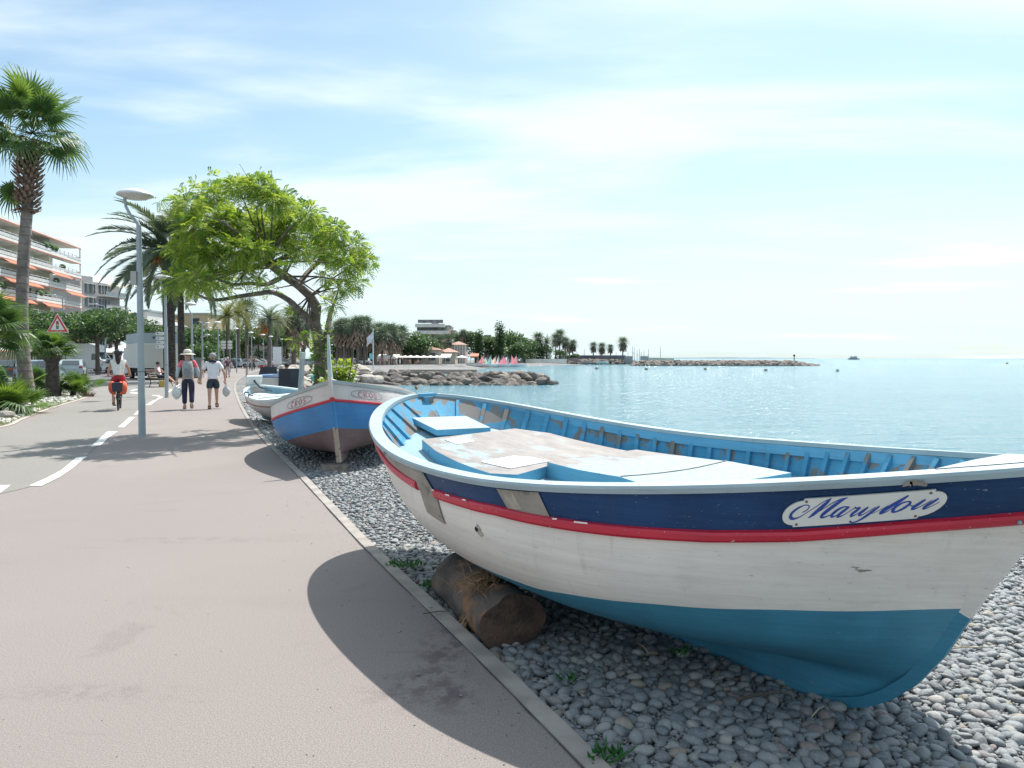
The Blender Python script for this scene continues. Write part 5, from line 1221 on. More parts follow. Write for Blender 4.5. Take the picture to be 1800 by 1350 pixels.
# grey building with rounded balconies
c0 = PX(147, 630, 172); c1 = PX(222, 630, 186)
gb = empty('grey_building', (c0.x, c0.y, 0), math.atan2(c1.y-c0.y, c1.x-c0.x), 'grey block of flats with rounded end balconies behind the pine', 'building')
Lg = (c1-c0).length; Hg = PX(147, 493, 172).z; g = MB(); g.box((Lg/2-1, 6, Hg/2), (Lg-2, 12, Hg)); g.build('wall', M_GREYW, gb)
g = MB(); g.box((3, 6, Hg+.7), (5, 8, 1.4)); g.box((8.2, 5, Hg+.9), (1.2, 1.2, 1.8)); g.build('roof_hut', M_GREYW, gb)
for f_ in range(7):
    z = Hg-3-3.05*f_
    if z < 1: break
    g = MB(); g.prism([(4.8, -.0)]+[(4.8+1.2*k/4*4, -1.8) for k in (.4, 1)]+[(Lg-1.6, -1.9), (Lg-.3, -1.3), (Lg+.5, .3), (Lg+.5, 3)]+[(4.8, 3)], z-.12, z+.12); g.build('balcony_slab', M_SLAB, gb)
    g = MB(); pts = [(5.4, -1.75), (Lg-1.6, -1.85), (Lg-.3, -1.25), (Lg+.45, .3), (Lg+.45, 3)]
    for (a, b_) in zip(pts[:-1], pts[1:]): g.add([(a[0], a[1], z+.1), (b_[0], b_[1], z+.1), (b_[0], b_[1], z+1.05), (a[0], a[1], z+1.05)], [(0, 1, 2, 3)])
    g.build('balcony_railing', M_RAIL, gb)
    for x in (1.6, 3.2, 6.0, 8.0): w = link('window', win_me, gb, (x, -.03, z+1.5)); link('window_frame', frm, w)
    if f_ in (0, 2): g = MB(); g.add([(5.5, -1.7, z+2.8), (Lg-1, -1.8, z+2.8), (Lg-1, -2.6, z+2.4), (5.5, -2.5, z+2.4)], [(0, 1, 2, 3)]); g.build('awning', M_TAN, gb)
def block(px0, px1, ytop, Yd, depth, m, lab, name='building', rows=2, roof=None, wins=True, cat='building', zb=0, skew=0.0, rh=0.5):
    a = PX(px0, 630, Yd); b = PX(px1, 630, Yd+skew); L = (b-a).length; H = PX(px0, ytop, Yd).z-zb
    o = empty(name, (a.x, a.y, zb), math.atan2(b.y-a.y, b.x-a.x), lab, cat); g = MB(); g.box((L/2, depth/2, H/2), (L, depth, H)); g.build('wall', m, o)
    g = MB()
    if roof is None: g.box((L/2, depth/2, H+.15), (L+.6, depth+.6, .35)); g.build('roof', M_ROOFG, o)
    else:
        e = .6; hh = rh*depth/2; g.add([(-e, -e, H), (L+e, -e, H), (L+e, depth+e, H), (-e, depth+e, H), (min(L/2, depth/2.2), depth/2, H+hh), (max(L/2, L-depth/2.2), depth/2, H+hh)], [(0, 1, 5, 4), (1, 2, 5), (2, 3, 4, 5), (3, 0, 4), (3, 2, 1, 0)]); g.build('roof', roof, o)
    if wins:
        nw = max(1, int(L/3.2)); fhh = H/rows
        for r_ in range(rows):
            for k in range(nw):
                x = (k+.5)*L/nw; w = link('window', win_me, o, (x, -.03, r_*fhh+fhh*.52)); w.scale = (min(1.2, L/nw/2.6), 1, min(1, fhh/3.2))
    return o, L, H
block(225, 262, 552, 190, 14, M_GREYW, 'low grey building with a flat roof left of the white tower', rows=4)
block(246, 260, 547, 175, 8, M_SLAB, 'white stair tower behind the nearest lamp', wins=False, cat='tower', name='white_tower')
o, L, H = block(255, 300, 553, 200, 14, M_TAN, 'tan building with dark windows behind the thin lamp', rows=3)
block(325, 366, 552, 205, 14, M_TAN, 'tan and grey flats right of the palm trunks', rows=3)
block(252, 292, 571, 170, 10, M_SLAB, 'white sloping-roofed house below the tan building', rows=2, roof=M_ROOFG, rh=.35)
o, L, H = block(318, 392, 585, 195, 16, M_DGLASS, 'dark glass pavilion with a white sign strip', rows=1, wins=False, cat='pavilion', name='glass_pavilion', skew=12)
g = MB(); g.box((L*.28, -.1, H*.80), (L*.34, .15, .5)); g.build('sign_strip', M_SLAB, o)
for k in range(9): g = MB(); g.box((L*k/8, -.06, H/2), (.18, .14, H)); g.build('mullion', M_RAIL, o)
for k in range(4): p = PX(366+k*5, 630, 150); oo = empty('flag_mast', (p.x, p.y, 0), 0, ORD[k]+' from the left of the short white masts in front of the dark glass pavilion', 'mast', 'white masts by the glass pavilion'); g = MB(); g.tube([(0, 0, 0), (0, 0, 4.6)], .08, 6); g.build('pole', M_SLAB, oo)
block(398, 470, 588, 300, 20, M_SLAB, 'pale long building glimpsed between the far palm trunks', rows=3)
block(455, 505, 560, 340, 20, M_TAN, 'pale tan flats behind the date palms', rows=4)
block(440, 500, 607, 190, 6, M_SLAB, 'low white kiosk behind the parked cars', rows=1, wins=False, name='kiosk', cat='kiosk')
p = PX(487, 630, 110); o = empty('info_panel', (p.x, p.y, 0), 0, 'tall white information panel between the far palm trunks', 'panel'); g = MB(); g.box((0, 0, 1.9), (1.2, .12, 2.5)); g.build('board', mat('panel_white', (.75, .76, .78), .5, 0), o); g = MB(); g.box((0, .0, .35), (.9, .1, .7)); g.build('foot', M_RAIL, o)
# flats on the bay
o, L, H = block(733, 790, 573, 300, 20, M_SAND, 'stepped pale flats with long balconies above the trees', rows=1, wins=False, zb=0)
for z, x0, x1 in ((H-2.6, -.6, L-.3), (H-6.0, -.8, L+1.5), (H-9.2, -.8, L+3.6), (H+.1, -.4, L-1.6)):
    g = MB(); g.box(((x0+x1)/2, -1.2, z), (x1-x0, 2.6, 1.3)); g.build('balcony_slab', M_SLAB, o); g = MB(); g.box(((x0+x1)/2, -.1, z+1.7), (x1-x0-1.6, .3, 1.3)); g.build('window_band', mat('grey_glazing', (.16, .17, .18), .4, .5, .6), o)  # window bands in their own mottled grey
g = MB(); g.box((L*.52, 6, H+1.2), (2.6, 4, 2)); g.build('roof_hut', M_GREYW, o)
for i, (a, b_, y, Yd) in enumerate(((778, 792, 575, 303), (789, 800, 582, 305), (796, 808, 589, 307))):
    block(a, b_, y, Yd, 12, M_SAND, ['upper', 'middle', 'lowest'][i]+' step of the pale flats going down to the right', rows=3, name='terraced_flats')
block(765, 790, 602, 240, 12, M_PINKW, 'pinkish house with a red roof behind the left restaurant palm', rows=2, roof=M_ROOFR, rh=.2)
o, L, H = block(790, 818, 606, 238, 12, M_PINKW, 'colonnaded house with a red tiled roof right of the restaurant palms', rows=1, roof=M_ROOFR, wins=False, zb=0, rh=.2)
for k in range(7): g = MB(); g.box((k*L/6, -.4, H/2), (.3, .3, H)); g.build('column', M_SLAB, o)
block(722, 772, 615, 205, 10, M_SAND, 'low restaurant with a pale red tiled roof on the beach', rows=1, roof=M_ROOFR, name='restaurant', rh=.3)
block(707, 722, 619, 203, 7, M_PINKW, 'small hut with a red roof left of the restaurant', rows=1, roof=M_ROOFR, name='beach_hut', rh=.3, wins=False)
block(773, 800, 619, 215, 10, M_SAND, 'low wing with a tiled roof right of the beach restaurant', rows=1, roof=M_ROOFR, name='restaurant', rh=.25)
block(659, 686, 620, 190, 6, mat('ochre_wall', (.42, .33, .22), .9, .1, 1), 'ochre snack bar behind the flagpole', rows=1, name='snack_bar', rh=.2, wins=False)
block(855, 884, 594, 300, 12, M_SAND, 'pale villa behind the dark cypresses', rows=2); block(853, 862, 590, 298, 6, M_SAND, 'square tower of the pale villa', rows=1, name='square_tower', cat='tower', wins=False)
block(893, 907, 614, 290, 8, M_SLAB, 'small white house with a red roof right of the tall cypress', rows=1, roof=M_ROOFR)
block(919, 937, 608, 300, 10, mat('brown_wall', (.22, .14, .12), .9, .1, 1), 'brown house with a pitched brown roof near the far wall', rows=1, roof=mat('brown_roof', (.26, .13, .10), .9, .2, 1), wins=False)
def awning(px0, px1, y, Yd, m, lab, name='beach_awning', d=4):
    a = PX(px0, y, Yd); b = PX(px1, y, Yd); o = empty(name, (a.x, Yd, 0), 0, lab, 'awning'); L = b.x-a.x
    g = MB(); g.add([(0, 0, a.z-.5), (L, 0, a.z-.5), (L, d, a.z+.3), (0, d, a.z+.3), (0, 0, a.z-.8), (L, 0, a.z-.8)], [(0, 1, 2, 3), (4, 5, 1, 0)]); g.build('canvas', m, o)
    for x in (0.1, L/2, L-.1): g = MB(); g.tube([(x, .1, -.3), (x, .1, a.z-.5)], .06, 6); g.build('pole', M_RAIL, o)
M_CANV = mat('white_canvas', (.80, .78, .72), .8, .03, 1)
awning(662, 685, 624.5, 180, M_CANV, 'long cream awning of the beach bar by the flagpole'); awning(687, 699, 625, 182, M_CANV, 'short white awning right of the long cream one'); awning(774, 792, 624, 190, M_CANV, 'white awning below the tiled wing'); awning(826, 841, 623, 215, mat('orange_canvas', (.6, .2, .12), .8, .1, 1), 'orange awning behind the small sails')
# white cafe tents over the road
def tent(px0, px1, ytop, ybot, Yd, lab, dd=6):
    a = PX(px0, ybot, Yd); b = PX(px1, ybot, Yd); h = PX(px0, ytop, Yd).z; L = b.x-a.x; o = empty('cafe_tent', (a.x, Yd, 0), 0, lab, 'tent')
    g = MB(); g.add([(0, 0, a.z), (L, 0, a.z), (L, dd, a.z), (0, dd, a.z), (L*.3, dd/2, h), (L*.7, dd/2, h), (0, 0, a.z-.5), (L, 0, a.z-.5)], [(0, 1, 5, 4), (1, 2, 5), (2, 3, 4, 5), (3, 0, 4), (6, 7, 1, 0)]); g.build('canvas', M_CANV, o)
    for k in range(5): g = MB(); g.tube([(.1+(L-.2)*k/4, .1, 0), (.1+(L-.2)*k/4, .1, a.z)], .06, 6); g.build('pole', M_RAIL, o)
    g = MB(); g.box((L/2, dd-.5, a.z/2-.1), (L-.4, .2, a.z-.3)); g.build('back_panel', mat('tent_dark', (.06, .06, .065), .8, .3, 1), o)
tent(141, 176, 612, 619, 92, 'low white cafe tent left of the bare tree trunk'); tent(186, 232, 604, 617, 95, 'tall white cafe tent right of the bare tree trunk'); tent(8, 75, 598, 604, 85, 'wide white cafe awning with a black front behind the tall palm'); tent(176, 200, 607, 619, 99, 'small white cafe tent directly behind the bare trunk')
p = PX(28, 630, 62); 

# ------------------------------------------------------------------ vehicles
M_TYRE = mat('tyre_rubber', (.02, .02, .02), .8, 0); M_HUB = mat('hub_grey', (.4, .4, .42), .4, 0, metal=.6); M_CARG = mat('car_glass', (.03, .05, .06), .08, 0, spec=.9)
g = MB(); g.lathe([(.19, -.1), (.30, -.1), (.33, -.06), (.33, .06), (.30, .1), (.19, .1)], (0, 0, 0), 16, rot=Matrix.Rotation(R(90), 3, 'X')); wheel_me = g.mesh('wheel', M_TYRE)
g = MB(); g.lathe([(0, -.09), (.19, -.085), (.2, .085), (0, .09)], (0, 0, 0), 12, rot=Matrix.Rotation(R(90), 3, 'X')); hub_me = g.mesh('wheel_hub', M_HUB)
def car_meshes(kind, c):
    m = mat('car_paint_'+kind+str(c), c, .25, .03, 2, spec=.7)
    if kind == 'van': L, W_, prof, win = 4.9, 1.9, [(-2.4, .35), (-2.42, 1.0), (-2.35, 1.9), (-.0, 1.98), (.9, 1.9), (1.55, 1.25), (2.35, 1.02), (2.45, .7), (2.42, .35)], [(-.6, 1.2), (-.6, 1.75), (.85, 1.72), (1.4, 1.2)]
    elif kind == 'camper': L, W_, prof, win = 6.2, 2.2, [(-3.1, .4), (-3.1, 2.9), (1.0, 3.0), (1.7, 2.8), (1.75, 2.1), (2.3, 1.3), (3.05, 1.1), (3.1, .4)], [(1.3, 1.3), (1.35, 1.95), (1.75, 1.9), (2.15, 1.3)]
    else: L, W_, prof, win = 4.2, 1.75, [(-2.05, .32), (-2.1, .75), (-1.95, 1.02), (-1.45, 1.4), (.3, 1.46), (1.05, 1.02), (1.9, .85), (2.1, .6), (2.08, .32)], [(-1.6, 1.0), (-1.3, 1.34), (.25, 1.38), (.9, 1.0)]
    g = MB(); n = len(prof); vs_ = []
    for y, ins in ((-W_/2+.06, .05), (-W_/2, 0), (W_/2, 0), (W_/2-.06, .05)):
        for x, z in prof:
            tum = .14*max(0, z-1.0)/.5 if kind == 'car' else .05*max(0, z-1.2); yy = y-math.copysign(min(tum, .16), y); vs_.append((x*(1-ins*.3), yy, z-ins*.3))
    fs = [(j*n+i, j*n+(i+1) % n, (j+1)*n+(i+1) % n, (j+1)*n+i) for j in range(3) for i in range(n)]+[tuple(range(n))[::-1], tuple(range(3*n, 4*n))]
    g.add(vs_, fs, 0, False); body = g.mesh('body', m)
    wins = []
    for sd_ in (-1, 1):
        g = MB(); g.poly3([(x, sd_*(W_/2-.0-min(.14*max(0, z-1)/.5 if kind == 'car' else .05*max(0, z-1.2), .16)+.006), z) for x, z in win], (0, -sd_*.02, 0)); wins.append(g.mesh('side_window', M_CARG))
    g = MB()
    if kind == 'car': a, b_ = (.30, 1.44), (1.03, 1.05)
    elif kind == 'van': a, b_ = (.92, 1.88), (1.5, 1.3)
    else: a, b_ = (1.76, 2.08), (2.28, 1.34)
    dx = .02; g.add([(a[0]+dx, -W_/2+.25, a[1]+dx), (a[0]+dx, W_/2-.25, a[1]+dx), (b_[0]+dx, W_/2-.18, b_[1]+dx), (b_[0]+dx, -W_/2+.18, b_[1]+dx)], [(0, 1, 2, 3)]); ws = g.mesh('windscreen', M_CARG)
    g = MB(); 
    if kind == 'car': g.add([(-1.97, -.62, 1.05), (-1.97, .62, 1.05), (-1.49, .56, 1.39), (-1.49, -.56, 1.39)], [(0, 1, 2, 3)])
    else: g.box((prof[0][0]-.01, 0, 1.5), (.03, W_*.7, .5))
    rw = g.mesh('rear_window', M_CARG)
    xr = prof[0][0]; ls = []
    for sd_ in (-1, 1):
        g = MB(); g.box((xr-.03, sd_*(W_/2-.17), .86), (.06, .24, .14)); ls.append(('tail_light', g.mesh('tail_light', mat('tail_red', (.4, .02, .02), .3, 0))))
        g = MB(); g.box((prof[-2][0]-.05, sd_*(W_/2-.22), .72), (.08, .28, .13)); ls.append(('headlight', g.mesh('headlight', mat('headlight_clear', (.7, .72, .75), .2, 0))))
    return dict(body=body, win=wins, ws=ws, rw=rw, ls=ls, W=W_, kind=kind)
_cc = {}
def car(px, Yd, rz, kind, c, lab, z=-.05, dx=0):
    if (kind, c) not in _cc: _cc[(kind, c)] = car_meshes(kind, c)
    q = _cc[(kind, c)]; p = PX(px, 630, Yd); o = empty({'van': 'parked_van', 'camper': 'camper_van', 'car': 'parked_car'}[kind], (p.x+dx, Yd, z), rz, lab, {'van': 'van', 'camper': 'camper van', 'car': 'car'}[kind], None if kind != 'car' else 'cars parked along the road')
    link('body', q['body'], o)
    for w in q['win']: link('side_window', w, o)
    link('windscreen', q['ws'], o); link('rear_window', q['rw'], o)
    for n_, l in q['ls']: link(n_, l, o)
    xs_ = {'car': 1.25, 'van': 1.5, 'camper': 1.9}[kind]
    for x in (-xs_, xs_*1.05):
        for y in (-1, 1): w = link('wheel', wheel_me, o, (x, y*(q['W']/2-.1), .33)); link('wheel_hub', hub_me, w)
    return o
RD = math.atan2(dirr.y, dirr.x)
WH = (.72, .74, .76); SB = (.30, .42, .50); RDC = (.35, .03, .07); DK = (.05, .06, .08); GY = (.28, .30, .32)
car(74, 47, RD, 'car', SB, 'light blue-grey car half hidden by the short palm trunk'); car(38, 52, RD, 'car', DK, 'dark car behind the tall palm trunk', dx=-1)
car(128, 62, RD+.1, 'car', (.42, .50, .52), 'pale silver-blue car seen above the round palm bush')
car(148, 80, RD+math.pi+1.25, 'camper', WH, 'white camper van with a sloping nose under the plane trees', .05)
car(194, 84, RD+math.pi+.9, 'car', RDC, 'dark red car behind the cyclist', .04)
car(229, 66, RD-math.pi*.9, 'van', WH, 'white van with its front towards the camera beside the lorry')
car(236, 72, RD-math.pi*.9, 'van', GY, 'grey van parked behind the white van')
car(218, 78, RD+math.pi+.9, 'car', WH, 'white car behind the head of the cyclist', .0)
rc = random.Random(6)
for i, (px, Yd, c) in enumerate(((338, 85, WH), (352, 92, GY), (366, 100, GY), (378, 106, SB), (392, 112, WH), (404, 120, DK), (416, 128, SB), (446, 125, WH), (457, 132, (.3, .04, .06)), (468, 138, WH), (480, 146, DK), (500, 150, GY), (512, 155, WH), (556, 165, WH), (545, 160, SB), (612, 178, WH), (624, 182, WH), (637, 184, WH), (596, 175, DK))):
    car(px, Yd, RD+rc.uniform(-.2, .2) if i < 7 else rc.uniform(-.3, .3), 'car', c, ORD[i]+' car from the left in the row parked far along the promenade', 0)
# white lorry with a box body
p = PX(266, 630, 56); lo = empty('lorry', (p.x, 56, -.05), RD-math.pi/2+.28, 'white box lorry with a grey upper band behind the bench', 'lorry')
M_LW = mat('lorry_white', (.62, .63, .60), .5, .04, 1); M_LG = mat('lorry_grey', (.36, .42, .46), .5, .05, 1)
g = MB(); g.box((0, 0, 1.75), (2.5, 5.5, 1.75)); g.build('box_body', M_LW, lo); g = MB(); g.box((0, 0, 2.98), (2.5, 5.5, .68)); g.build('upper_band', M_LG, lo)
g = MB(); g.box((-.3, -2.76, 1.75), (1.7, .05, 1.5)); g.build('rear_door', mat('lorry_door', (.54, .54, .50), .5, .03, 1), lo)
for x in (-.3, .2, .45): g = MB(); g.box((x, -2.78, 3.0), (.16, .04, .15)); g.build('marker_light', mat('dark_lens', (.04, .06, .1), .3, 0), lo)
g = MB(); g.box((0, 0, .72), (2.1, 5.6, .3)); g.build('chassis', M_BLACK, lo)
for y in (-1.7, 1.9):
    for x in (-1.0, 1.0): w = link('wheel', wheel_me, lo, (x, y, .42), (0, 0, R(90)), 1.3); link('wheel_hub', hub_me, w)
g = MB(); g.box((0, 3.7, 1.4), (2.3, 1.7, 1.9)); g.build('cab', M_LW, lo)
p = G(281, 668); o = empty('stone_pillar', (p.x+.2, p.y+5.5, 0), .2, 'squat grey stone bin enclosure behind the seated man', 'bin'); g = MB(); g.box((0, 0, .75), (1.1, 1.1, 1.5)); g.box((0, 0, 1.52), (1.2, 1.2, .08)); g.build('casing', mat('grey_stone', (.24, .25, .26), .9, .25, 3, .4), o)

# ------------------------------------------------------------------ signs
p = PX(101, 570, 33); o = empty('warning_sign', (p.x, 33, 0), 0, 'triangular red-bordered traffic light warning sign above the short palm', 'road sign')
g = MB(); g.tube([(0, .03, 0), (0, .03, p.z-.1)], .035, 8); g.build('pole', M_LAMPM, o)
def tri_(s_, y, z0_): return [(-s_*.5, y, z0_-s_*.289), (s_*.5, y, z0_-s_*.289), (0, y, z0_+s_*.577)]
zc_ = PX(101, 573, 33).z
g = MB(); g.poly3(tri_(.86, 0, zc_), (0, .02, 0)); b_ = g.build('sign_plate', mat('sign_red', (.62, .05, .04), .5, .05, 3), o)
g = MB(); g.poly3(tri_(.86*1.12, .004, zc_), (0, .01, 0)); g.build('sign_rim', mat('sign_rim_pale', (.7, .62, .58), .5, 0), b_)
g = MB(); g.poly3(tri_(.60, -.005, zc_), (0, .003, 0)); g.build('sign_face', mat('sign_face', (.74, .73, .72), .5, .02, 3), b_)
g = MB(); g.poly3([(-.055, -.008, zc_-.13), (.055, -.008, zc_-.13), (.055, -.008, zc_+.19), (.0, -.008, zc_+.22), (-.055, -.008, zc_+.19)], (0, .002, 0)); g.build('light_casing', mat('sign_dark', (.05, .07, .09), .5, 0), b_)
for z, c in ((.13, (.6, .04, .03)), (.035, (.75, .45, .03)), (-.065, (.03, .32, .12))):
    g = MB(); g.lathe([(0, .004), (.04, 0)], (0, -.010, zc_+z), 12, rot=Matrix.Rotation(R(90), 3, 'X')); g.build('signal_dot', mat('dot%s' % z, c, .5, 0), b_)
p = PX(287, 630, 31); o = empty('finger_post', (p.x+.15, 31, 0), 0, 'finger post with four pale direction boards left of the second lamp', 'sign')
g = MB(); g.tube([(0, .05, 0), (0, .05, 2.75)], .03, 8); g.build('pole', M_LAMPM, o)
for i, (z, w) in enumerate(((2.50, .42), (2.31, .40), (2.14, .38), (1.97, .42))):
    g = MB(); g.add([(0, 0, z-.065), (-w, 0, z-.065), (-w-.05, 0, z), (-w, 0, z+.065), (0, 0, z+.065), (0, .03, z-.065), (-w, .03, z-.065), (-w-.05, .03, z), (-w, .03, z+.065), (0, .03, z+.065)], [(0, 1, 2, 3, 4), (9, 8, 7, 6, 5), (0, 5, 6, 1), (1, 6, 7, 2), (2, 7, 8, 3), (3, 8, 9, 4)]); q_ = g.build('direction_board', mat('board_pale', (.62, .64, .64), .5, .03, 4), o)
    g = MB(); g.box((-w+.06, -.006, z), (.05, .006, .04)); g.build('pictogram', M_BLACK, q_)
for k in range(2):
    p = PX(393+k*11, 609, 85); o = empty('direction_sign', (p.x, 85, 0), 0, ['left', 'right'][k]+'-hand stack of small white direction plates beyond the walkers', 'sign')
    for q in range(3): g = MB(); g.box((0, 0, p.z+.5-q*.32), (.48, .04, .26)); g.build('plate', M_SLAB, o)
    g = MB(); g.tube([(0, .05, 0), (0, .05, p.z+.5)], .04, 6); g.build('pole', M_LAMPM, o)
# flagpole on the beach
p = PX(656, 630, 118); zt = PX(656, 577, 118).z; o = empty('flagpole', (p.x, 118, -.2), 0, 'white flagpole with a hanging white flag and a small pale blue one', 'flagpole')
g = MB(); g.tube([(0, 0, 0), (0, 0, zt+.2)], [.10, .06], 8); g.build('pole', mat('pole_white', (.75, .76, .78), .5, 0), o)
g = MB(); g.grid(lambda i, j: (-.1-i*.9+.08*math.sin(j*5), .25*math.sin(i*5+j*3), zt-.3-j*1.6*(1-.2*i)-i*1.1), 8, 6, 0, True); g.build('flag', mat('flag_white', (.62, .63, .68), .8, .1, 3), o)
g = MB(); g.grid(lambda i, j: (-.1-i*.45, .1*math.sin(i*5), zt-3.6-j*.9-i*.1), 4, 3, 0, True); g.build('flag', mat('flag_blue', (.3, .6, .66), .8, .1, 3), o)

# ------------------------------------------------------------------ black sided boat cradle behind the dinghy
cp_ = G(476, 676); cr = empty('boat_cradle', (cp_.x, cp_.y-1.3, 0), R(-14), 'pair of tall black tapered side panels standing on the pebbles behind the dinghy', 'cradle')
M_NB = mat('black_panel', (.022, .03, .045), .6, .15, 4)
def pxl(px, py, Yd): v = PX(px, py, Yd); return v
def panel(pts, Yd, th, lab=None):
    g = MB(); q = [PX(a, b, Yd)-cr.location for a, b in pts]; q = [Matrix.Rotation(R(14), 3, 'Z')@x for x in q]; g.poly3(q, (th[0], th[1], 0)); o = g.build('side_panel', M_NB, cr); return o
panel([(458.5, 645), (470, 645), (472, 667), (452, 666)], 34, (.25, .35)); panel([(490, 648), (509, 648), (516, 686), (489, 680)], 26, (.2, .4))
o = empty('small_boat', (PX(484, 630, 28).x, 28, -.1), R(-80), 'small white boat end on between the black panels with a red mark', 'boat')
g = MB(); g.grid(lambda i, j: ((i-.5)*3.2, (2*j-1)*(.62*(1-abs(2*i-1)**3*.5)), .95-.75*(1-abs(2*j-1)**2.2)*1.0), 10, 10, 0, True); g.build('hull', mat('small_boat_white', (.66, .64, .62), .5, .05, 3), o)
g = MB(); g.tube([((i/10-.5)*3.2, .63*(1-abs(2*i/10-1)**3*.5), .96) for i in range(11)]+[((i/10-.5)*3.2, -.63*(1-abs(2*i/10-1)**3*.5), .96) for i in range(10, -1, -1)]+[(-1.6, .31, .96)], .045, 6); g.build('rim', mat('rim_blue', (.06, .15, .3), .5, 0), o)
g = MB(); g.box((1.62, 0, .55), (.04, .62, .78), taper=1.15); g.build('end_board', mat('small_boat_white', (.66, .64, .62), .5, .05, 3), o); g = MB(); g.box((1.645, -.05, .42), (.02, .26, .34)); g.build('red_mark', mat('red_mark', (.6, .05, .07), .5, .1, 5), o)

# ------------------------------------------------------------------ bench
M_IRON = mat('bench_black_iron', (.02, .02, .022), .5, 0); M_SLATW = mat('bench_slat_wood', (.09, .06, .045), .6, .2, 8)
bp = G(276, 681); bench = empty('park_bench', (bp.x-.1, bp.y, 0), R(0), 'park bench with black scrolled iron legs seen from its end', 'bench')
# the bench faces right (+x), seen nearly from its end
for y in (0.0, 1.5):
    g = MB(); g.tube([(-.30, y, 0), (-.22, y, .25), (-.26, y, .45), (-.42, y, .85), (-.5, y, .92)], [.022]*5, 6); g.tube([(.25, y, 0), (.18, y, .22), (.24, y, .43), (-.26, y, .43)], .02, 6); g.tube([(-.26, y, .2), (0, y, .3), (.2, y, .18)], .014, 6); g.tube([(.24, y, .43), (.26, y, .62), (.1, y, .66), (-.33, y, .64)], .018, 6); g.build('leg', M_IRON, bench)
for k in range(5): g = MB(); g.box((-.20+k*.10, .75, .455), (.08, 1.7, .03)); g.build('slat', M_SLATW, bench)
for k in range(4): g = MB(); g.box((-.32-k*.045, .75, .56+k*.11), (.025, 1.7, .08), rot=Matrix.Rotation(-.35, 3, 'Y')); g.build('slat', M_SLATW, bench)

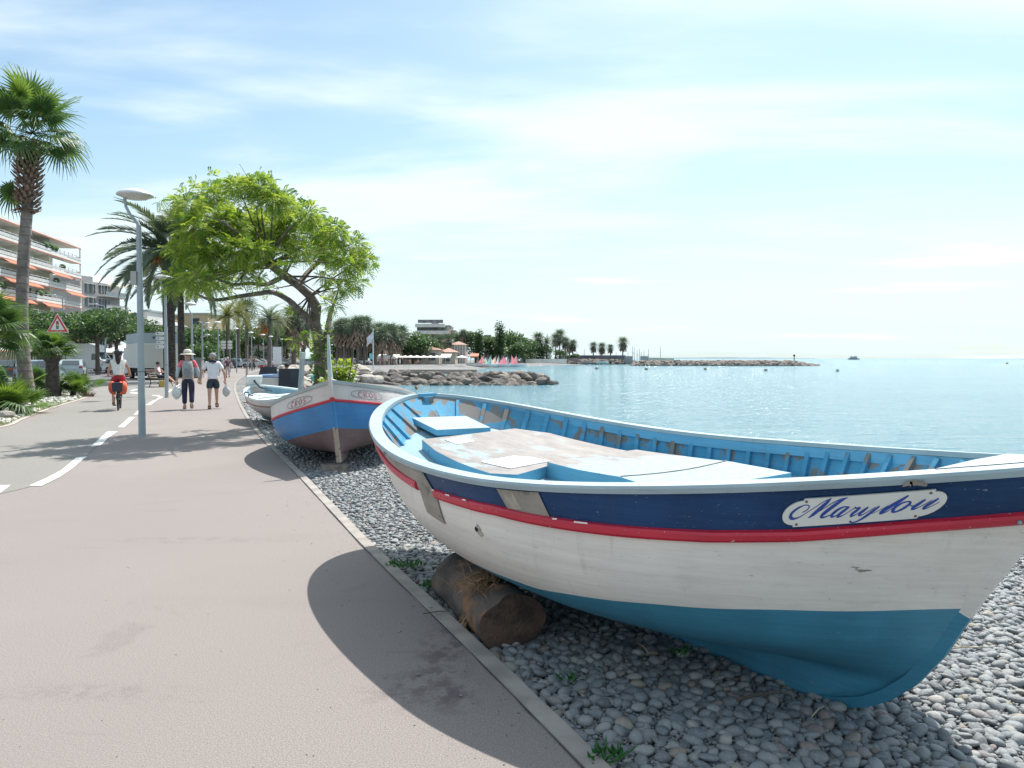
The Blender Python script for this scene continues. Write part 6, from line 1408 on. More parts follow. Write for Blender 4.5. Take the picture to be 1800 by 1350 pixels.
# ------------------------------------------------------------------ people
M_SKIN = mat('skin', (.50, .29, .21), .55, .08, 8); M_SKINR = mat('skin_tanned', (.42, .20, .14), .55, .08, 8)
def skin(name, verts, edges, radii, m, parent, sub=2, root=0, flat=None):
    me = bpy.data.meshes.new(name); me.from_pydata([tuple(v) for v in verts], edges, []); o = bpy.data.objects.new(name, me); C.objects.link(o); o.parent = parent
    md = o.modifiers.new('skin', 'SKIN'); md.use_smooth_shade = True
    for i, sv in enumerate(me.skin_vertices[0].data):
        r_ = radii[i]; sv.radius = (r_, r_) if isinstance(r_, (int, float)) else r_
        sv.use_root = (i == root)
    if sub: s_ = o.modifiers.new('sub', 'SUBSURF'); s_.levels = sub; s_.render_levels = sub
    me.materials.append(m); return o
def person(loc, rz, J, skinm, label, scale=1.0, hair=(.05, .035, .03), hairlen=0, group=None, detail=True, female=False, hairm=None):
    """J: joint positions; returns root and joint dict (local)"""
    o = empty('person', loc, rz, label, 'person', group); o.scale = (scale,)*3
    n = {k: i for i, k in enumerate(J)}; vs_ = [J[k] for k in J]
    E_ = [('pelvis', 'waist'), ('waist', 'chest'), ('chest', 'neck'), ('neck', 'jaw'), ('jaw', 'skull'), ('skull', 'crown'), ('chest', 'shl'), ('shl', 'ell'), ('ell', 'wrl'), ('wrl', 'hal'), ('chest', 'shr'), ('shr', 'elr'), ('elr', 'wrr'), ('wrr', 'har'),
          ('pelvis', 'hil'), ('hil', 'knl'), ('knl', 'anl'), ('anl', 'hel'), ('hel', 'tol'), ('pelvis', 'hir'), ('hir', 'knr'), ('knr', 'anr'), ('anr', 'her'), ('her', 'tor')]
    rad = dict(pelvis=.125, waist=.12 if not female else .105, chest=.135, neck=.055, jaw=.068, skull=.088, crown=.062, shl=.058, shr=.058, ell=.04, elr=.04, wrl=.027, wrr=.027, hal=.034, har=.034, hil=.092, hir=.092, knl=.058, knr=.058, anl=.038, anr=.038, hel=.038, her=.038, tol=.03, tor=.03)
    e = [(n[a], n[b]) for a, b in E_]; r_ = [rad.get(k, .1) for k in J]
    nose = len(vs_); fwd = (Vector(J['face']) if 'face' in J else Vector((0, 1, 0)))
    E2 = [x for x in e]; names = list(J)
    if 'face' in n:
        keep = [k for k in names if k != 'face']; n = {k: i for i, k in enumerate(keep)}; vs_ = [J[k] for k in keep]; r_ = [rad[k] for k in keep]; E2 = [(n[a], n[b]) for a, b in E_]
    body = skin('body', vs_, E2, r_, skinm, o, 2, n['pelvis'])
    if detail:
        # face and ears, joined to the head; fingers rooted in the palms
        up = (Vector(J['crown'])-Vector(J['jaw'])).normalized(); sdv = fwd.cross(up).normalized(); hc = Vector(J['skull'])*.55+Vector(J['jaw'])*.45
        g = MB(); g.tube([hc+fwd*.075+up*.035, hc+fwd*.112+up*.0, hc+fwd*.085-up*.015], [.012, .016, .01], 6)
        for q in (-1, 1): g.ball(hc+sdv*q*.088+up*.01, .03, 6, sx=.45, sz=1.0); g.ball(hc+fwd*.085+sdv*q*.032+up*.04, .012, 6)
        g.ball(hc+fwd*.085-up*.045, .018, 6, sx=1.4, sz=.4)
        for h_, w_ in (('hal', 'wrl'), ('har', 'wrr')):
            a = Vector(J[h_]); d = (a-Vector(J[w_])).normalized(); s2 = d.cross(fwd).normalized() if abs(d.dot(fwd)) < .9 else Vector((0, 0, 1)); cu = s2.cross(d).normalized()
            for q, (off, ln) in enumerate(((-.027, .062), (-.009, .075), (.009, .078), (.026, .068))):
                b0_ = a+s2*off+d*.012; g.tube([b0_, b0_+d*ln*.45, b0_+d*ln*.8-cu*.012, b0_+d*ln-cu*.03], [.0095, .009, .008, .006], 5)
            b0_ = a-s2*.03-d*.02; g.tube([b0_, b0_-s2*.018+d*.022-cu*.008, b0_-s2*.016+d*.05-cu*.016], [.011, .0095, .007], 5)
        me = g.mesh('face', skinm); f = link('face_and_hands', me, o)
    if hairm != 'none':
        hm_ = mat('hair_%s' % (hair,), hair, .8, .3, 30, .6, bscale=80)
        up = Vector((0, 0, 1)); sk = Vector(J['skull']); g = MB(); g.ball(sk+up*.032-fwd*.014, .104, 12, sz=.92)
        if hairlen: g.tube([sk-fwd*.06, sk-fwd*.10-up*.12, Vector(J['neck'])-fwd*.10, Vector(J['neck'])-fwd*.105-up*hairlen], [.085, .085, .075, .04], 10)
        g.build('hair', hm_, o)
    return o
def lerp(a, b, t_): return Vector(a)*(1-t_)+Vector(b)*t_
def shirt(o, J, m, sleeves=.5, low=.0, name='shirt', fit=1.12, len_=-.04, slv_m=None):
    vs_ = [Vector(J['pelvis'])+Vector((0, 0, -len_*0+low)), J['waist'], J['chest'], lerp(J['chest'], J['neck'], .62), J['shl'], lerp(J['shl'], J['ell'], min(1, sleeves)), J['shr'], lerp(J['shr'], J['elr'], min(1, sleeves))]
    e = [(0, 1), (1, 2), (2, 3), (2, 4), (4, 5), (2, 6), (6, 7)]; r_ = [.142*fit, .132*fit, .145*fit, .07, .070*fit, .056*fit, .070*fit, .056*fit]
    if sleeves > 1: vs_ += [lerp(J['ell'], J['wrl'], sleeves-1), lerp(J['elr'], J['wrr'], sleeves-1)]; e += [(5, 8), (7, 9)]; r_ += [.042*fit, .042*fit]; 
    return skin(name, vs_, e, r_, m, o, 2, 1)
def trousers(o, J, m, k=1.0, name='trousers', wide=1.0):
    """k: 0..1 thigh to knee, 1..2 knee to ankle"""
    vs_ = [lerp(J['pelvis'], J['waist'], .35), Vector(J['pelvis'])+Vector((0, 0, -.02))]; e = [(0, 1)]; r_ = [.137, .142]
    for s_ in 'lr':
        b_ = len(vs_); vs_.append(J['hi'+s_]); r_.append(.108*wide); e.append((1, b_))
        if k <= 1: vs_.append(lerp(J['hi'+s_], J['kn'+s_], k)); r_.append(.092*wide); e.append((b_, b_+1))
        else: vs_ += [J['kn'+s_], lerp(J['kn'+s_], J['an'+s_], k-1)]; r_ += [.078*wide, .068*wide]; e += [(b_, b_+1), (b_+1, b_+2)]
    return skin(name, vs_, e, r_, m, o, 2, 1)
def shoes(o, J, m):
    for s_ in 'lr':
        a, h_, t_ = Vector(J['an'+s_]), Vector(J['he'+s_]), Vector(J['to'+s_]); skin('shoe', [lerp(a, h_, .6), h_, lerp(h_, t_, .55), t_], [(0, 1), (1, 2), (2, 3)], [.043, .047, .044, .034], m, o, 1, 1)
def walkJ(step=.16, H=1.0, arm=.12, lean=.03, phase=1, armout=.10):
    return dict(pelvis=(0, 0, .93), waist=(0, lean*.4, 1.08), chest=(0, lean, 1.30), neck=(0, lean+.01, 1.47), jaw=(0, lean+.03, 1.545), skull=(0, lean+.035, 1.615), crown=(0, lean+.025, 1.665),
                shl=(-.175, lean, 1.39), ell=(-.175-armout, -arm*phase*.5, 1.12), wrl=(-.20-armout, arm*phase*.7, .89), hal=(-.20-armout, arm*phase, .83),
                shr=(.175, lean, 1.39), elr=(.175+armout, arm*phase*.3-.04, 1.12), wrr=(.20+armout, -arm*phase*.6+.04, .89), har=(.20+armout, -arm*phase+.06, .83),
                hil=(-.09, 0, .88), knl=(-.10, step*phase*.6+.03, .48), anl=(-.10, step*phase-.02, .09), hel=(-.10, step*phase-.05, .045), tol=(-.115, step*phase+.13, .035),
                hir=(.09, 0, .88), knr=(.10, -step*phase*.2+.04, .49), anr=(.10, -step*phase*1.2-.02, .13), her=(.10, -step*phase*1.2-.07, .10), tor=(.115, -step*phase*1.2+.07, .035))
HEAD = R(20)
# woman in sun hat with backpack
J = walkJ(.10, phase=1, arm=.06); p = G(331, 719.5)
w1 = person((p.x, p.y, 0), HEAD, J, M_SKIN, 'woman in a wide cream sun hat with a grey backpack carrying a white bag', 1.0, (.25, .2, .16), 0)
del w1['label']; w1['label'] = 'walker in a cream sun hat, pink top and grey backpack holding a bag'
t = NT('pink_grey_top'); tcn = t.n('ShaderNodeTexCoord'); sx_ = t.n('ShaderNodeSeparateXYZ'); t.l(tcn.outputs['Object'], sx_.inputs[0]); t.col(t.mix(t.ramp(sx_.outputs[2], 1.22, 1.26), (.42, .50, .56), (.75, .16, .20))); t.rough(.8)
shirt(w1, J, t.m, 1.85, -.06, fit=1.05); trousers(w1, J, mat('navy_trousers', (.02, .025, .06), .8, .3, 14), 1.85, wide=1.05); shoes(w1, J, mat('pale_shoe', (.45, .42, .42), .7, .2, 20))
hc = Vector(J['skull']); g = MB(); g.lathe([(.108, -.01), (.115, .05), (.10, .10), (.05, .125), (0, .13)], hc+Vector((0, -.01, .03)), 20); g.lathe([(.108, .0), (.17, -.008), (.225, -.03), (.222, -.036), (.17, -.015), (.105, -.01)], hc+Vector((0, -.01, .03)), 24); ht = g.build('sun_hat', mat('cream_hat', (.74, .70, .60), .8, .06, 20), w1)
g = MB(); g.lathe([(.113, .0), (.118, .04)], hc+Vector((0, -.01, .028)), 20); g.build('hat_band', mat('hat_band', (.48, .45, .38), .8, 0), ht)
M_BPK = mat('backpack_grey', (.30, .33, .33), .85, .2, 20); g = MB(); g.grid(lambda i, j: (.155*math.cos(math.pi*i)*(.75+.25*math.sin(math.pi*j))*-1, -.12-.17*math.sin(math.pi*i)**.5*(.35+.65*math.sin(math.pi*j)**.5), .93+.50*j), 12, 10, 0, True); bpk = g.build('backpack', M_BPK, w1)
g = MB(); g.grid(lambda i, j: (.10*math.cos(math.pi*i)*-1, -.25-.08*math.sin(math.pi*i), 1.0+.2*j), 8, 4, 0, True); g.build('pocket', mat('backpack_dark', (.2, .22, .23), .85, .1, 20), bpk)
for q in (-1, 1): g = MB(); g.tube([(q*.09, -.13, 1.40), (q*.105, -.02, 1.475), (q*.11, .13, 1.40), (q*.13, .15, 1.2)], .019, 6, flat=.6); g.build('strap', mat('strap_dark', (.05, .05, .06), .8, 0), bpk)
def carrier_bag(hand, par, rz, lab, sc=1.0, c=(.66, .70, .70)):
    o = empty('carrier_bag', par.matrix_world@Vector(hand) if False else Vector(par.location)+Matrix.Rotation(rz, 3, 'Z')@Vector(hand), 0, lab, 'bag'); m = mat('thin_plastic%s' % sc, c, .45, .15, 18, .6, bscale=25, bdist=.02)
    g = MB(); g.grid(lambda i, j: (.12*sc*math.cos(2*math.pi*i)*(math.sin(math.pi*(.10+.86*j))**.7)*(1+.1*math.sin(9*i)), .08*sc*math.sin(2*math.pi*i)*(math.sin(math.pi*(.10+.86*j))**.7), -.14-.30*sc*j), 18, 8, 0, True); g.build('sack', m, o)
    g = MB(); g.tube([(-.03, 0, -.16), (-.015, 0, -.05), (0, 0, .0), (.015, 0, -.05), (.03, 0, -.16)], .010, 5); g.build('handle', m, o)
carrier_bag((J['hal'][0]-.02, J['hal'][1], J['hal'][2]-.02), w1, HEAD, 'white plastic carrier bag in the left hand of the hatted walker', 1.25)
# man in white shirt
J = walkJ(.20, phase=-1, arm=.05, lean=.05, armout=.15); J['skull'] = (0.0, .05, 1.60); p = G(375, 718.5)
w2 = person((p.x, p.y, 0), HEAD, J, M_SKIN, 'grey-haired walker in a white shirt and dark shorts carrying a bag', .97, (.32, .33, .34))
shirt(w2, J, mat('white_shirt', (.72, .73, .78), .85, .05, 8), .75, -.03, fit=1.18); trousers(w2, J, mat('dark_shorts', (.025, .045, .06), .85, .2, 10), .72, 'shorts', 1.12); shoes(w2, J, mat('black_shoe', (.03, .03, .04), .6, 0))
g = MB(); g.tube([(-.09, -.01, 1.455), (0, -.075, 1.475), (.09, -.01, 1.455)], .038, 8); g.build('scarf', mat('dark_scarf', (.015, .02, .05), .8, 0), w2)
carrier_bag((J['har'][0]*.97+.02, J['har'][1], J['har'][2]*.97-.02), w2, HEAD, 'grey-white plastic bag in the right hand of the white-shirted walker', 1.0, (.50, .52, .52))
# cyclist
bk = G(208, 721.5); BH = R(24)
bike = empty('bicycle', (bk.x, bk.y, 0), BH, 'dark bicycle with orange-red panniers seen from behind', 'bicycle')
M_BIKE = mat('bike_frame_dark', (.03, .035, .06), .4, 0); M_PAN = mat('pannier_orange', (.60, .09, .035), .7, .12, 8); M_BASK = mat('rear_box_dark', (.03, .035, .05), .7, .1, 10)
def torus(c, R_, r_, n=28, k=6): 
    g = MB(); g.tube([(c[0], c[1]+R_*math.cos(2*math.pi*i/n), c[2]+R_*math.sin(2*math.pi*i/n)) for i in range(n+1)], r_, k, caps=False); return g
for y in (0.0, 1.05):
    w = torus((0, y, .34), .32, .022).build('wheel', M_TYRE, bike); g = MB()
    for k in range(12): a = math.pi*k/6; g.tube([(0, y, .34), (0, y+.31*math.cos(a), .34+.31*math.sin(a))], .0025, 3, caps=False)
    g.build('spokes', M_HUB, w); g = MB(); g.tube([(-.05, y, .34), (.05, y, .34)], .025, 8); g.build('hub', M_HUB, w)
g = MB(); g.tube([(0, .42, .30), (0, .30, .85)], .018, 6); g.tube([(0, .42, .30), (0, .93, .78)], .02, 6); g.tube([(0, .33, .70), (0, .90, .84)], .018, 6)
for q in (-1, 1): g.tube([(q*.055, 0, .34), (q*.03, .42, .30)], .012, 5); g.tube([(q*.055, 0, .34), (q*.02, .32, .72)], .010, 5); g.tube([(q*.045, 1.05, .34), (q*.04, .93, .72), (0, .90, .84)], .013, 5)
g.build('frame', M_BIKE, bike)
g = MB(); g.tube([(0, .90, .84), (0, .86, 1.0)], .016, 6); g.tube([(-.30, .68, 1.0), (-.26, .80, 1.03), (0, .88, 1.01), (.26, .80, 1.03), (.30, .68, 1.0)], .014, 6); g.build('handlebar', M_BIKE, bike)
for q in (-1, 1): g = MB(); g.tube([(q*.305, .66, 1.0), (q*.27, .77, 1.02)], .02, 6); g.build('grip', mat('grip_red', (.3, .03, .04), .6, 0), bike)
g = MB(); g.ball((0, .27, .90), .11, 10, sx=.8, sy=1.2, sz=.45); g.build('saddle', M_TYRE, bike)
for q in (-1, 1):
    g = MB(); g.grid(lambda i, j, q=q: (q*(.07+.17*math.sin(math.pi*min(1, max(0, j)))**.4*math.sin(math.pi*i)**.5), -.26+.5*i, .46+.38*j), 10, 8, 0, True); g.ball((q*.15, .0, .66), .18, 12, sx=.55, sy=1.2, sz=1.05); g.build('pannier', M_PAN, bike)
g = MB(); g.box((0, -.17, .68), (.25, .26, .26), taper=1.15); g.build('rear_basket', M_BASK, bike)
g = MB(); g.tube([(-.06, -.2, .56), (.06, -.2, .56), (.06, .25, .56), (-.06, .25, .56), (-.06, -.2, .56)], .008, 5); g.build('rack', M_BIKE, bike)
for q, (yy, zz) in ((-1, (.40, .13)), (1, (.44, .46))): g = MB(); g.box((q*.12, yy, zz), (.09, .09, .025)); g.build('pedal', M_TYRE, bike)
Jc = dict(pelvis=(0, .25, .98), waist=(0, .28, 1.12), chest=(0, .36, 1.32), neck=(0, .40, 1.48), jaw=(0, .43, 1.555), skull=(0, .435, 1.62), crown=(0, .42, 1.68),
          shl=(-.17, .38, 1.40), ell=(-.25, .50, 1.17), wrl=(-.29, .66, 1.03), hal=(-.29, .70, 1.02), shr=(.17, .38, 1.40), elr=(.26, .52, 1.18), wrr=(.29, .66, 1.04), har=(.29, .70, 1.02),
          hil=(-.10, .27, .92), knl=(-.15, .60, .55), anl=(-.14, .36, .20), hel=(-.14, .34, .17), tol=(-.14, .50, .155), hir=(.10, .27, .92), knr=(.16, .66, .80), anr=(.14, .42, .53), her=(.14, .40, .51), tor=(.15, .55, .50))
cy = person((bk.x, bk.y, 0), BH, Jc, M_SKIN, 'cyclist in a white sleeveless top with long dark hair riding away', 1.0, (.045, .02, .02), .16)
shirt(cy, Jc, mat('white_top', (.66, .66, .62), .85, .06, 10), .06, .02, 'top', 1.04); trousers(cy, Jc, mat('red_shorts', (.40, .03, .05), .8, .15, 8), .45, 'shorts', 1.05); shoes(cy, Jc, mat('dark_sandal', (.10, .06, .05), .7, 0))
g = MB(); g.ball(Vector(Jc['skull'])+Vector((0, -.01, .05)), .122, 14, sz=.82, sy=1.15); g.build('helmet', mat('dark_helmet', (.02, .022, .035), .4, 0), cy)
# seated man on the bench, legs stretched out to the right
Js = dict(pelvis=(-.12, .75, .56), waist=(-.17, .75, .70), chest=(-.24, .75, .92), neck=(-.22, .75, 1.08), jaw=(-.18, .75, 1.15), skull=(-.17, .75, 1.215), crown=(-.18, .75, 1.265),
          shl=(-.23, .92, 1.0), ell=(-.02, .95, .80), wrl=(.20, .85, .78), hal=(.27, .82, .79), shr=(-.23, .58, 1.0), elr=(-.05, .54, .78), wrr=(.18, .62, .76), har=(.25, .65, .77),
          hil=(-.08, .84, .55), knl=(.36, .86, .53), anl=(.72, .86, .16), hel=(.73, .86, .08), tol=(.86, .86, .18), hir=(-.08, .66, .55), knr=(.40, .63, .50), anr=(.80, .62, .20), her=(.83, .62, .13), tor=(.93, .60, .25), face=(1, 0, .05))
sm_ = person(bench.location, 0, Js, M_SKINR, 'person sitting on the bench with legs stretched out to the right', 1.0, (.03, .025, .025))
shirt(sm_, Js, mat('white_vest', (.62, .60, .64), .85, .08, 8), .1, .03, 'vest', 1.03); trousers(sm_, Js, mat('dark_navy_shorts', (.02, .025, .05), .85, .1, 8), .75, 'shorts', 1.0); shoes(sm_, Js, mat('brick_sandals', (.35, .12, .09), .7, 0))
o = empty('yellow_bag', bench.location+Vector((.30, .35, 0)), .2, 'yellow shopping bag standing under the legs of the seated person', 'bag'); g = MB(); g.box((0, 0, .17), (.40, .22, .34), taper=.92); g.build('sack', mat('bag_yellow', (.62, .42, .12), .7, .15, 8), o); g = MB(); g.tube([(-.1, 0, .33), (-.06, 0, .44), (.06, 0, .44), (.1, 0, .33)], .01, 5); g.build('handle', mat('bag_yellow', (.62, .42, .12), .7, .15, 8), o)
# strollers further away
def stroller(px, pyb, top, low, k, lab, hair=(.4, .38, .35), sc=.97, hdg=HEAD, slv=.6, lean=.04, extra=None, skinm=None):
    J = walkJ(.14, phase=1 if int(px) % 2 else -1, lean=lean); p = G(px, pyb); o = person((p.x, p.y, 0), hdg, J, skinm or M_SKIN, lab, sc, hair); shirt(o, J, mat('top%s' % (top,), top, .85, .1, 8), slv, -.02, fit=1.12); trousers(o, J, mat('low%s' % (low,), low, .85, .1, 8), k); shoes(o, J, mat('black_shoe', (.03, .03, .04), .6, 0))
    if extra == 'pack': g = MB(); g.ball((0, -.2, 1.2), .16, 10, sx=.95, sy=.6, sz=1.3); g.build('backpack', mat('pack_plum', (.12, .07, .09), .8, .2, 12), o)
    return o
stroller(385, 655, (.03, .06, .14), (.05, .05, .06), 1.8, 'grey-haired stroller in a dark blue shirt just beyond the white-shirted walker')
stroller(396, 657, (.58, .60, .66), (.12, .12, .14), 1.8, 'small pale-topped stroller beside the one in dark blue', sc=.9)
stroller(400.5, 664, (.20, .09, .11), (.50, .44, .44), 1.8, 'white-haired stroller in a plum top and pale trousers with a pack', (.6, .52, .5), .93, extra='pack')
stroller(440.5, 651, (.50, .42, .42), (.05, .05, .07), 1.8, 'stroller in a pale pink top by the slim post', (.3, .2, .18), 1.0)
stroller(446, 651, (.16, .14, .15), (.04, .04, .05), 1.8, 'stroller in dark clothes by the slim post', (.2, .15, .13), 1.0)
stroller(509.5, 640.5, (.10, .12, .16), (.4, .33, .3), 1.8, 'far stroller in a dark top left of the grey post', sc=1.0); stroller(513.5, 640.5, (.4, .42, .46), (.3, .25, .25), 1.8, 'far stroller in a grey top left of the grey post', sc=1.0)
stroller(454, 645, (.55, .42, .45), (.35, .3, .33), 1.8, 'far pale-clothed stroller near the mobility scooter', sc=.95, hdg=math.pi)
p = G(461, 647.5); o = empty('mobility_scooter', (p.x, p.y, 0), -1.2, 'red and white mobility scooter parked at the far bend of the path', 'scooter')
g = MB(); g.box((0, 0, .35), (.6, 1.1, .25)); g.build('body', mat('scooter_red', (.45, .05, .07), .4, 0), o); g = MB(); g.box((0, -.3, .75), (.5, .15, .7)); g.box((0, -.05, .6), (.5, .5, .12)); g.build('seat', mat('scooter_seat', (.5, .5, .55), .7, 0), o)
g = MB(); g.tube([(0, .45, .4), (0, .35, 1.0)], .03, 6); g.tube([(-.2, .33, 1.0), (.2, .33, 1.0)], .02, 6); g.build('tiller', M_IRON, o)
for x in (-.25, .25):
    for y in (-.4, .4): link('wheel', wheel_me, o, (x, y, .15), (0, 0, R(90)), .45)
# person leaning on the black cradle
p = PX(497, 655, 29); Jl = {k: Vector(v)+Vector((0, 0, 0)) for k, v in Js.items() if k != 'face'}; 
lp_ = person((p.x-.35, 30.2, -.02), R(-8), Jl, M_SKINR, 'tanned bare-backed person sitting just behind the right black panel', 1.0, (.03, .025, .025), detail=False); trousers(lp_, Jl, mat('dark_navy_shorts', (.02, .025, .05), .85, .1, 8), .75, 'shorts', 1.0)
# people on the far beach
for i, (px, py, c) in enumerate(((689, 641, (.03, .04, .08)), (727, 641.5, (.5, .35, .3)), (735, 641.5, (.5, .35, .3)))):
    p = G(px, py); J_ = {k: Vector(v) for k, v in Js.items() if k != 'face'}; o = person((p.x, p.y, -.05), i*1.5, J_, M_SKINR, ['dark-clothed person sitting on the far beach above the rocks', 'left one of two pale sunbathers on the far beach', 'right one of two pale sunbathers on the far beach'][i], 1.1, (.05, .04, .04), detail=False); shirt(o, J_, mat('bt%d' % i, c, .8, 0), .5, .02)
M_RP = random.Random(12)
for i in range(14):
    px = 596+i*3.6 if i < 8 else 664+(i-8)*4; Yd = 170+M_RP.uniform(-6, 6); p = PX(px, 630, Yd); J_ = walkJ(.1); o = person((p.x, Yd, 0), M_RP.uniform(0, 6), J_, M_SKIN, ORD[i]+' from the left of the tiny people along the far beach edge', 1.0, (.2, .15, .12), group='tiny people along the far beach edge', detail=False)
    shirt(o, J_, mat('crowd%d' % (i % 4), [(.6, .6, .62), (.5, .1, .1), (.1, .15, .25), (.55, .45, .4)][i % 4], .8, 0), .5); trousers(o, J_, mat('crowdlow%d' % (i % 2), [(.06, .07, .1), (.4, .36, .33)][i % 2], .8, 0), 1.8)
# ------------------------------------------------------------------ rocks
def rock_mesh(seed, m, flat=.7, rough=.28):
    rn = random.Random(seed); import bmesh
    bm = bmesh.new(); bmesh.ops.create_icosphere(bm, subdivisions=2, radius=1)
    off = Vector((rn.uniform(0, 50), rn.uniform(0, 50), rn.uniform(0, 50)))
    planes = [(Vector((rn.gauss(0, 1), rn.gauss(0, 1), rn.gauss(0, .8))).normalized(), rn.uniform(.62, .88)) for _ in range(8)]
    for v in bm.verts:
        p = v.co.copy()
        for n_, d in planes:
            e = p.dot(n_)-d
            if e > 0: p -= n_*e
        p *= 1+rough*.6*(noise.noise(p*1.6+off)); v.co = Vector((p.x, p.y, p.z*flat))
    me = bpy.data.meshes.new('rock'); bm.to_mesh(me); bm.free(); me.materials.append(m); return me
def rockmat(name, a, b):
    t = NT(name); t.rough(.9); oi = t.n('ShaderNodeObjectInfo')
    base = t.mix(oi.outputs['Random'], a, b); base = t.mix(t.ramp(t.noise(2.2, 7, .65), .35, .7), tuple(0 for _ in range(3)) if False else base, base)
    base = t.mix(t.ramp(t.noise(1.3, 6, .6), .48, .68, 0, .5), base, (.34, .28, .23)); base = t.mix(t.ramp(t.noise(5, 6, .7), .5, .75, 0, .5), base, (.13, .12, .12))
    t.col(base); t.bump(t.noise(5, 7, .65), .9, .08); return t.m
M_ROCK = rockmat('breakwater_rock', (.085, .08, .08), (.25, .215, .185)); M_ROCKL = rockmat('pale_rock', (.38, .35, .31), (.52, .48, .43))
M_ROCKM = rockmat('mid_rock', (.20, .17, .15), (.38, .33, .29)); rocks = [rock_mesh(s_, M_ROCK) for s_ in range(10)]; rocksl = [rock_mesh(s_, M_ROCKL) for s_ in range(4)]
rnd = random.Random(77)
bwp = PX(800, 630, 74); bw = empty('breakwater', (bwp.x, bwp.y, SEA), 0, 'near breakwater of big brown boulders with a flat concrete top', 'breakwater')
cnt = 0
def rk(px, Yd, z, s_, meshes=rocks):
    p = PX(px, 630, Yd); o = link('rock', rnd.choice(meshes), bw, (p.x-bwp.x, Yd-bwp.y, z-SEA), (rnd.uniform(-.5, .5), rnd.uniform(-.5, .5), rnd.uniform(0, 6)), (s_*rnd.uniform(.85, 1.3), s_*rnd.uniform(.8, 1.1), s_*rnd.uniform(.75, 1.05))); return o
for row, (dy, z, x0, x1) in enumerate(((0, -1.05, 700, 958), (.9, -.72, 680, 960), (1.8, -.38, 655, 952), (3.1, -.10, 640, 945), (5.0, -.10, 650, 935))):
    px = x0
    while px < x1:
        s_ = rnd.uniform(.5, .95); rk(px, 71.5+dy+rnd.uniform(-.4, .4)-(0 if px > 700 else (700-px)*.08), z-.15+rnd.uniform(-.15, .15)-(.0 if px < 930 else (px-930)*.02), s_); px += s_*1.55*FOC/72*rnd.uniform(.8, 1.0)
for px, dy, z in ((950, .5, -.75), (958, 2, -.8), (965, 1.2, -1.05), (970, 2.5, -1.15), (948, 3, -.35), (955, 4, -.6)): rk(px, 72+dy, z, .7)
g = MB(); a = PX(688, 630, 77); b_ = PX(838, 630, 77); g.box(((a.x+b_.x)/2-bwp.x, 78.5-bwp.y, .17-SEA), (b_.x-a.x, 3.0, .45)); g.build('concrete_top', mat('breakwater_concrete', (.36, .34, .31), .9, .15, .6, .3), bw)
# filling under the boulders
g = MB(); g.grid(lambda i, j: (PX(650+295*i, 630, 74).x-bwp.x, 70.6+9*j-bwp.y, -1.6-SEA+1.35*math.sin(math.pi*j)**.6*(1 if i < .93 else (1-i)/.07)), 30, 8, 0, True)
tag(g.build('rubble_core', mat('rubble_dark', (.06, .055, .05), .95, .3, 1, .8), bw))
# pale boulders behind the boats, left of the breakwater
pr_ = random.Random(5); kk = 0
rb_root = empty('boulder_heap', (-6.0, 34, 0), 0, 'heap of pale boulders between the tree and the breakwater', 'rock heap')
for i in range(78):
    px = pr_.uniform(500, 668); yb = pr_.uniform(652, 684) if px < 560 else pr_.uniform(658, 688); 
    if px > 620: yb = pr_.uniform(650, 664)
    p = G(px, yb, -.2); s_ = pr_.uniform(.25, .6)*(p.y/30)**.5; zz = lz(p.x, p.y)
    if (p.x+4.75)**2+(p.y-19)**2 < 4 or p.y < 21: continue
    link('rock', rocksl[i % 4], rb_root, (p.x+6.0, p.y-34, zz+s_*.35), (pr_.uniform(-.4, .4), pr_.uniform(-.4, .4), pr_.uniform(0, 6)), (s_*1.2, s_, s_*.9))
for px, yb, s_ in ((548, 676, .55), (535, 684, .45), (605, 655, .6), (640, 652, .9), (628, 656, .8), (655, 655, .8)):
    p = G(px, yb, -.2); link('rock', rocksl[int(px) % 4], rb_root, (p.x+6.0, p.y-34, lz(p.x, p.y)+s_*.4), (0, 0, px), (s_*1.3, s_, s_*.8))
p = PX(561, 664, 26); o = empty('turquoise_bag', (p.x, 26, p.z-.1), 0, 'crumpled turquoise bag lying on the pale boulders by the tree', 'bag'); g = MB(); g.ball((0, 0, .1), .3, 12, sz=.6); g.build('sack', mat('turquoise', (.15, .55, .56), .6, .2, 9, .6, bscale=8, bdist=.06), o)
# far breakwaters, rocks joined
def far_rocks(px0, px1, Yd, z0_, n, smin, smax, name, lab, wd=6, xf=None):
    g = MB(); rn = random.Random(int(px0)); base = [(rocks[k].vertices, rocks[k].polygons) for k in range(5)]
    import bmesh
    small = []
    for k in range(5):
        bm = bmesh.new(); bmesh.ops.create_icosphere(bm, subdivisions=1, radius=1); 
        for v in bm.verts: v.co *= rn.uniform(.75, 1.15)
        small.append(([v.co.copy() for v in bm.verts], [tuple(x.index for x in f.verts) for f in bm.faces])); bm.free()
    for _ in range(n):
        u = rn.random(); px = px0+(px1-px0)*u; yy = Yd(u)+rn.uniform(0, wd); p = PX(px, 630, yy); s_ = rn.uniform(smin, smax); taper = min(1, (1-u)*7)*min(1, u*12+.3)
        z = SEA+(z0_*taper)*math.sin(math.pi*min(.98, max(.03, (yy-Yd(u))/wd)))**.6*rn.uniform(.75, 1.05)-.2
        vv, ff = small[rn.randrange(5)]; Mx = Matrix.Rotation(rn.uniform(0, 6), 3, 'Z')@Matrix.Rotation(rn.uniform(-.6, .6), 3, 'X'); g.add([Mx@Vector((v.x*s_*1.3, v.y*s_, v.z*s_*.75))+Vector((p.x, yy, z)) for v in vv], ff)
    o = empty(name, (0, 0, 0), 0, lab, 'breakwater'); q = g.build('rock', M_ROCKM, o, recalc=False); q['kind'] = 'stuff'; return o
